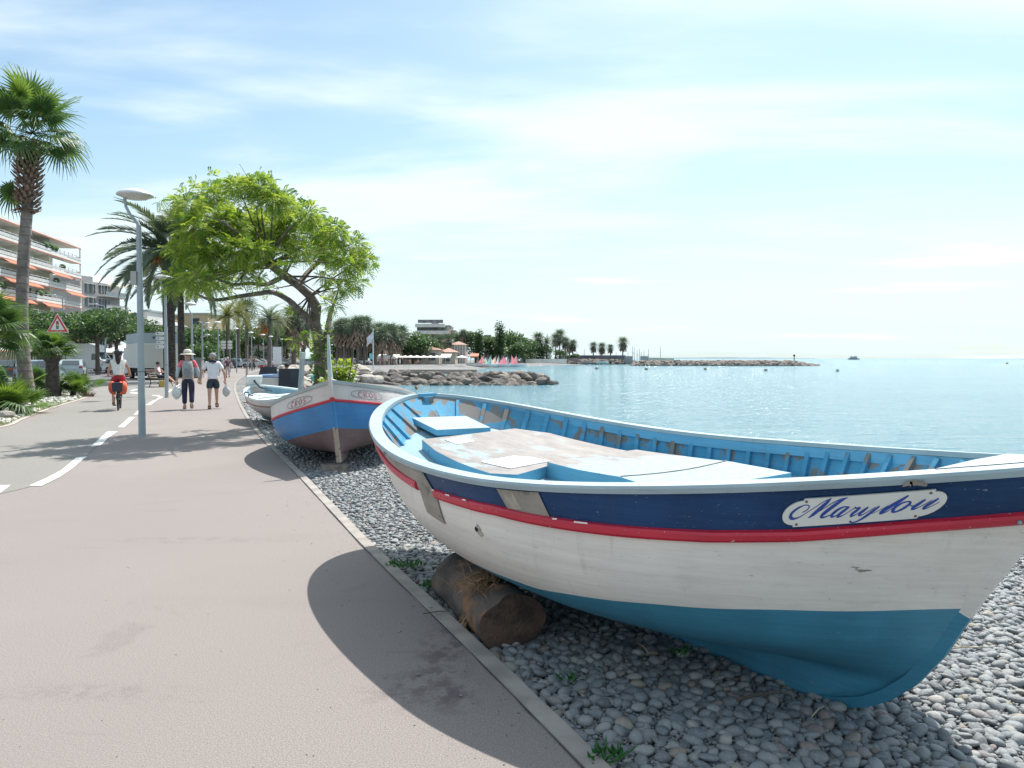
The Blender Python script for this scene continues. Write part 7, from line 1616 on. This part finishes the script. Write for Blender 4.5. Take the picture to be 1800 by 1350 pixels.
far_rocks(1110, 1440, lambda u: 262-u*6, 1.65, 1500, .45, .95, 'far_breakwater', 'long low pale breakwater reaching out into the sea', 9)
far_rocks(905, 1140, lambda u: 285+45*u, 2.0, 900, .5, .95, 'sea_wall_rocks', 'band of rocks below the long wall on the far shore', 8)
p = PX(1396, 630, 262); o = empty('beacon', (p.x, 262, .6), 0, 'small beacon post near the tip of the long breakwater', 'beacon'); g = MB(); g.tube([(0, 0, 0), (0, 0, 1.6)], .14, 6); g.box((0, 0, 1.9), (.5, .5, .6)); g.build('post', M_BLACK, o)
# far walls
def fwall(pts, top, m, lab, name='sea_wall', th=.8):
    """pts: (px, Y); top: pixel row of the upper edge at each point"""
    o = empty(name, (0, 0, 0), 0, lab, 'wall'); g = MB(); P_ = []
    for (px, Yd), ty in zip(pts, top): a = PX(px, ty, Yd); P_.append((a.x, Yd, a.z))
    for (a, b_) in zip(P_[:-1], P_[1:]): g.add([(a[0], a[1], -1), (b_[0], b_[1], -1), (b_[0], b_[1], b_[2]), (a[0], a[1], a[2]), (a[0], a[1]+th, -1), (b_[0], b_[1]+th, -1), (b_[0], b_[1]+th, b_[2]), (a[0], a[1]+th, a[2])], [(0, 1, 2, 3), (3, 2, 6, 7), (4, 7, 6, 5), (0, 3, 7, 4), (1, 5, 6, 2)])
    g.build('masonry', m, o); return o
fwall([(915, 285), (996, 300)], [631, 631], M_SLAB, 'low white-capped sea wall left of the tall palm trio')
fwall([(996, 322), (1100, 326)], [624.5, 624.5], mat('dark_wall', (.13, .14, .16), .9, .2, .3), 'long dark wall behind the lone palms')
fwall([(1098, 322), (1112, 320)], [626, 626], M_GREYW, 'pale grey end of the long dark wall'); fwall([(1126, 300), (1140, 300)], [626, 626], M_GREYW, 'short grey wall block at the foot of the breakwater'); fwall([(1000, 306), (1016, 306)], [629, 629], mat('pinkish_shed', (.3, .22, .22), .9, .1, 1), 'small low shed with a pink roof edge in front of the long wall', 'shed'); fwall([(1140, 300), (1185, 330)], [628.5, 629.5], M_SAND, 'low sandy quay behind the breakwater rocks')
# masts in the harbour
mr_ = random.Random(8)
for i, (px, ty) in enumerate(sorted(((1112, 609), (1115, 611), (1120, 615), (1124, 613), (1132, 616), (1140, 613), (1161, 609), (1104, 618), (1083, 619), (1055, 617), (1027, 613), (1015, 619), (968, 608), (1127, 618)))):
    Yd = 345; a = PX(px, ty, Yd); o = empty('boat_mast', (a.x, Yd, -1), 0, ORD[i]+' from the left of the thin bare yacht masts above the far harbour wall', 'mast', 'yacht masts above the harbour wall'); g = MB(); g.tube([(0, 0, 0), (0, 0, a.z+1)], [.14, .09], 5); g.build('mast', mat('mast_grey', (.35, .37, .4), .5, 0), o)
    g = MB(); g.tube([(-.9, 0, a.z*.75), (.9, 0, a.z*.75)], .05, 4); g.build('spreader', mat('mast_grey', (.35, .37, .4), .5, 0), o)
# upturned and moored dinghies by the far wall
for px, c, lab in ((1059, (.7, .72, .74), 'tiny white boat drawn up by the far wall'), (1030, (.5, .35, .32), 'tiny red-brown boat by the far wall')):
    p = PX(px, 630, 297); o = empty('rowing_boat', (p.x, 297, -.6), .3, lab, 'boat'); g = MB(); g.grid(lambda i, j: ((i-.5)*5, (2*j-1)*1.0*(1-abs(2*i-1)**2.5), .9*abs(2*j-1)**2+.1), 10, 8, 0, True); g.build('hull', mat('rb%s' % px, c, .5, 0), o); g = MB(); g.box((0, 0, .7), (1.6, 1.2, .5)); g.build('cabin', M_SLAB, o)
# little sailing dinghies drawn up on the beach
sc_ = [((.72, .27, .38), 'pink'), ((.75, .72, .74), 'white'), ((.22, .46, .58), 'teal'), ((.72, .32, .32), 'red'), ((.42, .32, .55), 'purple')]  # sail colours paled, distance haze mixed into them
hg = MB(); hg.grid(lambda i, j: ((i-.5)*4.2*(1 if True else 1), (2*j-1)*.8*(1-max(0, 2*i-1)**3), .55*abs(2*j-1)**2), 8, 6, 0, True); dink_h = {n_: hg.mesh('hull', mat('dinghy_hull_'+n_, c, .4, 0)) for c, n_ in [((.78, .78, .8), 'w'), ((.7, .3, .4), 'p'), ((.5, .6, .75), 'b')]}
g = MB(); g.tube([(.4, 0, .3), (.4, 0, 4.4)], .05, 5); mast_me = g.mesh('mast', M_HUB)
sail_me = {}
for c, n_ in sc_: g = MB(); g.grid(lambda i, j: (.4-2.3*i*(1-j), .25*math.sin(math.pi*i)*(1-j), .8+3.4*j), 5, 8, 0, True); sail_me[n_] = g.mesh('sail', leafmat('sail_'+n_, c, tuple(min(1, x*1.1) for x in c), .3))
sr = random.Random(15)
for i in range(27):
    px = 846+i*2.5+sr.uniform(-.5, .5); Yd = 205+sr.uniform(-8, 14); p = PX(px, 630, Yd); has = (i % 3 != 2); k = sc_[[3, 0, 0, 1, 1, 4, 2, 1, 0, 1, 3, 0, 1, 4][i % 14]]
    o = empty('sailing_dinghy', (p.x, Yd, max(-.75, lz(p.x, Yd))+.05), sr.uniform(0, 6),  ORD[i]+' from the left of the crowded sailing dinghies, '+('its sail furled' if not has else 'with a %s sail' % k[1]), 'sailing dinghy', 'sailing dinghies on the beach' if not has else 'sailing dinghies with %s sails' % k[1])
    o.scale = (.72, .72, .60 if i % 2 else .72); link('hull', dink_h[['w', 'w', 'p', 'b'][i % 4]], o); link('mast', mast_me, o)
    if has: link('sail', sail_me[k[1]], o)
for i, (px, Yd, L_) in enumerate(((838, 200, 6), (846, 196, 6.5), (852, 194, 6), (877, 196, 6), (905, 197, 6))):
    p = PX(px, 630, Yd); o = empty('beached_boat', (p.x, Yd, max(-.7, lz(p.x, Yd))+.1), R(-20+i*7), ['first', 'second', 'third', 'fourth', 'last'][i]+' long white hull from the left in front of the small sails', 'boat'); g = MB(); g.grid(lambda i_, j: ((i_-.5)*L_, (2*j-1)*.55*(1-abs(2*i_-1)**2.5), .6*abs(2*j-1)**2), 8, 6, 0, True); g.build('hull', mat('long_white', (.78, .78, .8), .4, 0), o); g = MB(); g.box((0, 0, .35), (1.2, .7, .12)); g.build('thwart', M_SLAB, o)
# sunshades and loungers by the restaurant
ur = random.Random(2)
for i in range(9):
    px = [703, 712, 722, 733, 745, 757, 768, 776, 812][i]; Yd = 186+ur.uniform(-4, 6); p = PX(px, 627.5, Yd); o = empty('beach_parasol', (p.x, Yd, -.05), 0, ORD[i]+' from the left of the low white sunshades by the beach restaurants', 'parasol', 'white sunshades by the restaurants'); g = MB(); g.lathe([(0, 2.3), (1.5, 1.8), (1.45, 1.7)], (0, 0, 0), 8, smooth=False); g.build('canopy', M_CANV, o); g = MB(); g.tube([(0, 0, 0), (0, 0, 2.2)], .03, 5); g.build('pole', M_RAIL, o)
# ship on the horizon, buoys, swimmers
p = PX(1501, 630, 1500); o = empty('ferry', (p.x, 1500, SEA), R(8), 'small grey passenger boat on the horizon', 'ship'); Mg = mat('ship_grey', (.22, .26, .31), .6, .1, .3)
g = MB(); g.prism([(-11, -2.6), (8, -2.6), (12, 0), (8, 2.6), (-11, 2.6)], 0, 2.6); g.build('hull', Mg, o); g = MB(); g.box((-1, 0, 3.6), (14, 4, 2)); g.box((-3, 0, 5.4), (8, 3.4, 1.6)); g.box((4, 0, 5.6), (3, 3, 2)); g.build('deckhouse', mat('ship_pale', (.36, .40, .44), .6, .1, .3), o); g = MB(); g.tube([(2, 0, 6), (2, 0, 10)], .2, 5); g.tube([(-5, 0, 6), (-5, 0, 8)], .3, 5); g.build('mast', Mg, o)
for i, (px, py) in enumerate(((1049, 649), (1136, 650), (1240, 650), (1346, 652), (1472, 653), (1770, 640), (1430, 632.5), (1640, 633.5))):
    d = ray(px, py); t_ = (SEA-EYE)/d.z; p = Vector((d.x*t_, d.y*t_, SEA)); o = empty('buoy', p, 0, ['first', 'second', 'third', 'fourth', 'fifth', 'small far', 'tiny far', 'lonely far'][i]+' mooring buoy from the left on the open water' if i < 5 else ['small buoy near the right edge of the sea', 'tiny far buoy beyond the breakwater tip', 'tiny far buoy right of the ship'][i-5], 'buoy'); s_ = min(1.6, p.y/150)
    g = MB(); g.ball((0, 0, .15*s_), .35*s_, 8); g.build('float', mat('buoy_pale', (.35, .33, .30), .6, 0), o)
for px, py, lab in ((732, 684, 'swimmer standing in the water right of the bow-on boat'), (1011, 641, 'distant swimmer off the sea wall')):
    d = ray(px, py); t_ = (SEA-EYE)/d.z; p = Vector((d.x*t_, d.y*t_, SEA)); J_ = walkJ(.05); o = person((p.x, p.y, SEA-1.2), 2, J_, M_SKINR, lab, 1.0, (.04, .03, .03), detail=False)

# ------------------------------------------------------------------ log, sticks, weeds by the big boat
def bpt(px, py, z): return G(px, py, z)
la = Vector(bpt(800, 1040, .05)); lb_ = Vector(bpt(912, 1090, .0))
la = Vector((-.38, 5.16, .05)); 
ax = (G(866, 1095, .02)-G(787, 1010, .02)); A0 = G(797, 1035, .02)
logr = .158; p0 = Vector((-.36, 4.98, .08)); p1 = Vector((-.0, 4.08, .09))
lg = empty('palm_log', (p0.x, p0.y, p0.z), 0, 'sawn palm trunk section wedged beneath the big navy boat', 'log')
t = NT('log_bark'); t.rough(.95); tcn = t.n('ShaderNodeTexCoord'); nz = t.noise(3, 7, .6, sc3=(1, 1, 3)); bc = t.mix(t.ramp(nz, .35, .65), (.07, .055, .05), (.16, .125, .105)); bc = t.mix(t.ramp(t.noise(5, 6), .52, .66), bc, (.30, .16, .09)); t.col(bc); t.bump(t.noise(24, 8, .7, sc3=(1, .3, 1)), 1.0, .03); M_LOG = t.m
d = p1-p0; g = MB(); N_ = 14; U_ = d.normalized(); s1 = U_.cross(Vector((0, 0, 1))).normalized(); s2 = s1.cross(U_)
def lgp(i, j):
    a = 2*math.pi*j; r_ = logr*(1+.13*math.cos(2*a+.6)+.05*math.cos(3*a+2)+.13*noise.noise(Vector((math.cos(a)*1.5, math.sin(a)*1.5, i*2.5)))+.06*(i-.4)**2+.05*noise.noise(Vector((math.cos(a)*5, math.sin(a)*5, i*9))))
    return tuple(d*i+s1*math.cos(a)*r_*1.05+s2*math.sin(a)*r_*.95)
g.grid(lgp, 22, 40, 0, True); g.build('bark', M_LOG, lg)
t = NT('cut_end'); t.rough(.9); t.col(t.mix(t.ramp(t.noise(9, 7), .35, .65), (.05, .032, .026), (.12, .075, .055))); t.bump(t.noise(50, 6), .8, .02)  # brown end wood, darkened so its colour carries the shade beneath the boat
for i in (0, 1):
    c_ = d*i; vs_ = [c_+U_*(.01 if i else -.01)]+[Vector(lgp(i, k/40)) for k in range(40)]; g = MB(); g.add(vs_, [(0, 1+k, 1+(k+1) % 40) for k in range(40)]); g.build('cut_end', t.m, lg)
M_FIB = mat('dry_fibre', (.30, .19, .11), .95, .4, 20); g = MB(); fr_ = random.Random(4)
fc = d*.72+s2*logr*.90
toCam = -s1 if (-s1).y < 0 else s1
for k in range(150):
    a = Vector((fr_.gauss(0, .035), fr_.gauss(0, .04), fr_.gauss(.0, .02)))+fc+toCam*abs(fr_.gauss(.03, .06)); e = a+Vector((fr_.gauss(0, .05), fr_.gauss(0, .05), fr_.gauss(.01, .04)))+toCam*.02; g.tube([a, (a+e)/2+Vector((0, 0, .02*fr_.random())), e], [.0035, .003, .0015], 3, caps=False)
for k in range(140):
    w_ = fr_.random(); a = fc+toCam*(.05+.16*w_)-s2*(.10*w_+.16*w_*w_)+U_*fr_.gauss(.0, .03); e = a+toCam*.02-s2*fr_.uniform(.02, .06)+U_*fr_.gauss(0, .015); g.tube([a, e], [.004, .002], 3, caps=False)
g.build('fibre_tuft', M_FIB, lg)
for k, (a, b_) in enumerate((((-.02, .05, .06), (-.22, -.12, .02)), ((0, .03, .05), (-.16, .0, .04)))):
    g = MB(); g.tube([fc+Vector(a), fc+(Vector(a)+Vector(b_))/2+Vector((0, 0, .01)), fc+Vector(b_)], [.006, .005, .004], 5); g.build('loose_stick', M_FIB, lg)
def twig(px, py, L_, rz, m, lab, z=.03, r_=.005):
    p = G(px, py, z); g = MB(); q = Vector((math.cos(rz), math.sin(rz), .1)); g.tube([(-q.x*L_/2, -q.y*L_/2, 0), (.0, 0, .012), (q.x*L_/2, q.y*L_/2, .01)], [r_, r_*.9, r_*.5], 5); o = g.build('twig', m, None, label=lab, cat='twig'); o.location = p; return o
M_STRAW = mat('dry_straw', (.42, .36, .25), .9, .2, 20); M_DTWIG = mat('dark_twig', (.08, .06, .05), .9, .2, 20)
twig(770, 1078, .17, .1, M_DTWIG, 'thin dark twig across the kerb left of the log', .022, .003); twig(1438, 1252, .11, .75, M_STRAW, 'yellow straw on the pebbles below the blue keel', .03, .003); twig(1335, 1225, .22, .25, M_DTWIG, 'short dark stick on shaded pebbles near the keel', .03, .008)
twig(1690, 1142, .30, .05, M_STRAW, 'long pale straw lying right of the boat stem', -.0, .004); twig(1680, 1130, .10, 1.6, M_STRAW, 'short upright straw right of the boat stem', .02, .003); twig(1060, 1258, .14, 1.2, M_DTWIG, 'curved twig between pebbles beside the path edge', .03, .003); twig(1130, 1140, .12, 1.9, M_STRAW, 'small pale twig in the shade beneath the boat', .02, .003); twig(1265, 1170, .14, .9, M_DTWIG, 'dark bundle-like twig under the boat keel', .02, .006)
M_WEED = leafmat('weed_leaf', (.02, .10, .03), (.05, .17, .04), .3)
for px, py, n_, sp, lab in ((712, 994, 110, .09, 'green weed tuft at the kerb beside the boat stern'), (765, 1030, 80, .07, 'green weed tuft between kerb and log'), (1065, 1331, 60, .05, 'small green weed by the kerb near the bottom edge'), (1000, 1195, 26, .04, 'tiny weed among shaded pebbles near the kerb'), (1195, 1150, 20, .04, 'tiny weed in the pebbles below the hull')):
    p = G(px, py, 0); wr = random.Random(px); g = MB()
    for _ in range(n_):
        a = wr.uniform(0, 6.3); r_ = sp*math.sqrt(wr.random()); b0_ = Vector((r_*math.cos(a)*1.5, r_*math.sin(a), 0)); e = b0_+Vector((wr.gauss(0, .025), wr.gauss(0, .025), wr.uniform(.01, .05))); w_ = Vector((wr.gauss(0, .5), wr.gauss(0, .5), 0)).normalized()*.009; g.add([b0_, (b0_+e)/2+w_, e, (b0_+e)/2-w_], [(0, 1, 2, 3)])
    o = g.build('weed_tuft', M_WEED, None, recalc=False, label=lab, cat='weed'); o.location = p
# ------------------------------------------------------------------ pebbles
import bmesh
def pebble_mesh(seed, m, sub=2):
    rn = random.Random(seed); bm = bmesh.new(); bmesh.ops.create_icosphere(bm, subdivisions=sub, radius=1); off = Vector((rn.uniform(0, 99), rn.uniform(0, 99), rn.uniform(0, 99))); k = rn.uniform(.75, 1.0); e = rn.uniform(.9, 1.15)
    sx, sy, sz = 1, rn.uniform(.58, .92), rn.uniform(.34, .6); e = rn.uniform(.85, 1.3); cut = Vector((rn.gauss(0, 1), rn.gauss(0, 1), rn.gauss(0, .5))).normalized(); cd_ = rn.uniform(.7, 1.0)
    for v in bm.verts:
        p = v.co.copy(); q = p.dot(cut)-cd_
        if q > 0: p -= cut*q*.8
        p *= 1+.16*noise.noise(p*.9+off); v.co = Vector((math.copysign(abs(p.x)**e, p.x)*sx, p.y*sy, p.z*sz))
    for f in bm.faces: f.smooth = True
    me = bpy.data.meshes.new('pebble'); bm.to_mesh(me); bm.free(); me.materials.append(m); return me
t = NT('pebble_stone'); t.rough(.5); oi = t.n('ShaderNodeObjectInfo')
cr_ = t.n('ShaderNodeValToRGB'); t.l(oi.outputs['Random'], cr_.inputs[0]); els = cr_.color_ramp.elements; els[0].position = 0; els[0].color = (.10, .115, .125, 1); els[1].position = 1; els[1].color = (.22, .235, .24, 1)
for pos, c in ((.12, (.20, .215, .225)), (.3, (.30, .32, .325)), (.45, (.15, .18, .20)), (.6, (.36, .365, .355)), (.72, (.24, .26, .27)), (.82, (.46, .45, .42)), (.86, (.33, .28, .21)), (.90, (.30, .22, .20)), (.94, (.28, .30, .31))): e_ = els.new(pos); e_.color = (*c, 1)
tcn = t.n('ShaderNodeTexCoord'); ad = t.n('ShaderNodeVectorMath', operation='ADD'); t.l(tcn.outputs['Object'], ad.inputs[0]); t.l(oi.outputs['Location'], ad.inputs[1])
nz = t.n('ShaderNodeTexNoise'); nz.inputs['Scale'].default_value = 2.2; nz.inputs['Detail'].default_value = 6; nz.inputs['Roughness'].default_value = .7; t.l(ad.outputs[0], nz.inputs['Vector'])
cc = t.mix(t.ramp(nz.outputs[0], .35, .7, 0, .35), cr_.outputs[0], (.42, .42, .40)); cc = t.mix(t.ramp(nz.outputs[0], .62, .66, 0, .35), cc, (.6, .6, .57)); t.col(t.mix(1.0, cc, (.84, .85, .87), 'MULTIPLY')); t.bump(nz.outputs[0], .35, .05); M_PEB = t.m
pebs = [pebble_mesh(s_, M_PEB) for s_ in range(12)]; pebs_lo = [pebble_mesh(s_, M_PEB, 1) for s_ in range(8)]
prng = np.random.default_rng(3)
kl = np.array([(p.x, p.y) for p in kerb_line])
def kerb_x(y): return np.interp(y, kl[:, 1], kl[:, 0])
def field(y0, y1, n, smin, smax, layer, pw=2.2, ratio=.35):
    """stones scattered right of the kerb; thinned by a jittered poisson rule on a hash grid"""
    ys = y0+(y1-y0)*prng.random(n); xr = np.minimum(ys*.80+1.0, 14); xl = kerb_x(ys)+KW+.01; xs = xl+(xr-xl)*prng.random(n); s_ = smin+(smax-smin)*prng.random(n)**pw
    xs = np.where(xs < xl+s_*.8, xl+s_*.8, xs); order = np.argsort(-s_); cell = smax*2; grid = {}; out = []
    for i in order:
        x, y, r_ = xs[i], ys[i], s_[i]; cx, cy = int(x//cell), int(y//cell); ok = True
        for a in (-1, 0, 1):
            for b in (-1, 0, 1):
                for (x2, y2, r2) in grid.get((cx+a, cy+b), ()):
                    if (x-x2)**2+(y-y2)**2 < ((r_+r2)*ratio*2)**2: ok = False; break
                if not ok: break
            if not ok: break
        if ok: grid.setdefault((cx, cy), []).append((x, y, r_)); out.append((x, y, r_, layer))
    return out
def area(y0, y1): ys = np.linspace(y0, y1, 50); return float(np.mean(np.minimum(ys*.8+1, 14)-kerb_x(ys)-KW))*(y1-y0)
bins = [(2.3, 4.2, .0065, .040, 15000), (4.2, 6.5, .0085, .038, 10500), (6.5, 10, .012, .038, 5200), (10, 15, .020, .05, 1900), (15, 26, .04, .075, 420)]
big = []; rest = []
for y0, y1, a, b_, dens in bins:
    A_ = area(y0, y1)
    for layer in (0, 1):
        pts = field(y0, y1, int(A_*dens*(1. if layer else .8)), a, b_, layer, 18, .39 if layer else .42)
        rest += pts
rest = np.array(rest); sd_ = shore_sd(rest[:, 0], rest[:, 1]); rest = rest[sd_ > -1.0]
zb = land_z(rest[:, 0], rest[:, 1]); zz = zb+.005+rest[:, 2]*.22+rest[:, 3]*.010+prng.random(len(rest))*.010
# keep stones out of the kerb line and from burying the keel
app = rest[:, 2]/np.maximum(rest[:, 1], .1); hw = np.abs(rest[:, 0])/rest[:, 1] < .68
# show first those on the top layer and in frame
rank = np.argsort(-(app*np.where(hw, 1, 0)*np.where(rest[:, 3] > 0, 1, .6))); bigi = rank[:300]; mask = np.ones(len(rest), bool); mask[bigi] = False
for i in bigi:
    r_ = float(rest[i, 2]); o = link('pebble', pebs[int(prng.integers(12))], ground, (float(rest[i, 0]), float(rest[i, 1]), float(zz[i])+.004), (float(prng.normal(0, .25)), float(prng.normal(0, .25)), float(prng.random()*6.28)), (r_*1.15, r_*1.15, r_*1.1))
def scatter(name, pts, zs_, meshes, loc=(0, 0, 0), tilt=.28):
    me = bpy.data.meshes.new(name); me.from_pydata([(float(a), float(b), float(c)) for (a, b), c in zip(pts[:, :2], zs_)], [], [])
    n = len(pts); at = me.attributes.new('sc', 'FLOAT_VECTOR', 'POINT'); s_ = pts[:, 2]*1.15; at.data.foreach_set('vector', np.stack([s_, s_*prng.uniform(.9, 1.1, n), s_*prng.uniform(.85, 1.15, n)], 1).ravel())
    at = me.attributes.new('ro', 'FLOAT_VECTOR', 'POINT'); at.data.foreach_set('vector', np.stack([prng.normal(0, tilt, n), prng.normal(0, tilt, n), prng.random(n)*6.28], 1).ravel())
    at = me.attributes.new('ix', 'INT', 'POINT'); at.data.foreach_set('value', prng.integers(0, len(meshes), n))
    o = link(name, me); tag(o, kind='stuff')
    ng = bpy.data.node_groups.new(name, 'GeometryNodeTree'); ng.interface.new_socket('Geometry', in_out='INPUT', socket_type='NodeSocketGeometry'); ng.interface.new_socket('Geometry', in_out='OUTPUT', socket_type='NodeSocketGeometry')
    N = ng.nodes; gi = N.new('NodeGroupInput'); go = N.new('NodeGroupOutput'); iop = N.new('GeometryNodeInstanceOnPoints'); mtp = N.new('GeometryNodeMeshToPoints'); g2i = N.new('GeometryNodeGeometryToInstance')
    # the library of stones lives in a collection outside the scene
    col = bpy.data.collections.new(name+'_library')
    for k, m_ in enumerate(meshes): col.objects.link(bpy.data.objects.new('library_stone_%02d' % k, m_))
    ci = N.new('GeometryNodeCollectionInfo'); ci.inputs[0].default_value = col; ci.inputs['Separate Children'].default_value = True; ci.inputs['Reset Children'].default_value = True
    def attr(nm, dt): a = N.new('GeometryNodeInputNamedAttribute'); a.data_type = dt; a.inputs[0].default_value = nm; return a.outputs[0]
    Lk = ng.links; Lk.new(gi.outputs[0], mtp.inputs[0]); Lk.new(mtp.outputs[0], iop.inputs['Points']); Lk.new(ci.outputs[0], iop.inputs['Instance']); iop.inputs['Pick Instance'].default_value = True
    Lk.new(attr('ix', 'INT'), iop.inputs['Instance Index']); e2r = N.new('FunctionNodeEulerToRotation'); Lk.new(attr('ro', 'FLOAT_VECTOR'), e2r.inputs[0]); Lk.new(e2r.outputs[0], iop.inputs['Rotation']); Lk.new(attr('sc', 'FLOAT_VECTOR'), iop.inputs['Scale']); Lk.new(iop.outputs[0], go.inputs[0])
    md = o.modifiers.new('scatter', 'NODES'); md.node_group = ng; return o
near_m = mask & (rest[:, 1] < 6.5); far_m = mask & (rest[:, 1] >= 6.5)
scatter('pebbles', rest[near_m], zz[near_m], pebs); scatter('pebbles', rest[far_m], zz[far_m], pebs_lo)
print('pebbles', len(rest))
# grit blown onto the path
grit = []
for i in range(900):
    y = 2.2+prng.random()**1.6*8; kx = float(kerb_x(y)); d = prng.random()**2.2*5.5 if i % 3 else prng.random()*.5; grit.append((kx-.08-d, y, .0016+.0034*prng.random()**3, 0))
grit = np.array(grit); scatter('grit', grit, np.full(len(grit), .001)+grit[:, 2]*.3, pebs_lo[:4])
# a few strays on the path, white stones in the gravel bed
for px, py, s_ in ((757, 1070, .020), (735, 1185, .012), (810, 1222, .009)):
    p = G(px, py, .008); link('pebble', pebs[int(px) % 12], ground, p, (0, 0, px), s_)
bedpts = []
for i in range(2600):
    k = prng.random(); y = 8+22*k; xl = np.interp(y, [p.y for p in left_edge], [p.x for p in left_edge]); w_ = prng.random()**1.3*3.0; bedpts.append((xl-.2-w_, y, .02+.05*prng.random(), 0))
bedpts = np.array(bedpts); scatter('white_gravel', bedpts, np.full(len(bedpts), .02)+bedpts[:, 2]*.2, [pebble_mesh(40+k, mat('white_gravel_stone', (.60, .60, .55), .8, .25, 3), 1) for k in range(4)])
# low grass in the bed
g = MB(); gr_ = random.Random(3)
for i in range(5200):
    y = 12+18*gr_.random(); xl = float(np.interp(y, [p.y for p in left_edge], [p.x for p in left_edge])); x = xl-.15-1.4*gr_.random()**1.5
    if noise.noise(Vector((x*.9, y*.9, 3))) < -.02: continue
    h = gr_.uniform(.03, .12); a = gr_.uniform(0, 3.14); dx, dy = math.cos(a)*.008, math.sin(a)*.008; g.add([(x-dx, y-dy, .01), (x+dx, y+dy, .01), (x+gr_.gauss(0, .04), y+gr_.gauss(0, .04), h)], [(0, 1, 2)])
g.build('grass', leafmat('bed_grass', (.16, .20, .05), (.26, .27, .09), .3), None, recalc=False, kind='stuff')
o = empty('stone', G(8, 736), 0, 'pale rounded stone in the gravel bed at the left edge', 'rock'); o.location.z = .1; link('boulder', rocksl[1], o, None, None, (.28, .22, .2))
p = G(152, 697); o = empty('dry_tussock', (p.x, p.y, 0), 0, 'brown dry tussock at the pointed end of the gravel bed', 'plant'); g = MB()
for k in range(160): a = gr_.uniform(0, 6.3); r_ = .28*gr_.random(); g.add([(r_*math.cos(a)-.01, r_*math.sin(a), 0), (r_*math.cos(a)+.01, r_*math.sin(a), 0), (r_*math.cos(a)*1.5, r_*math.sin(a)*1.5, .12+.1*gr_.random())], [(0, 1, 2)])
g.build('dry_leaves', M_DEAD, o, recalc=False)
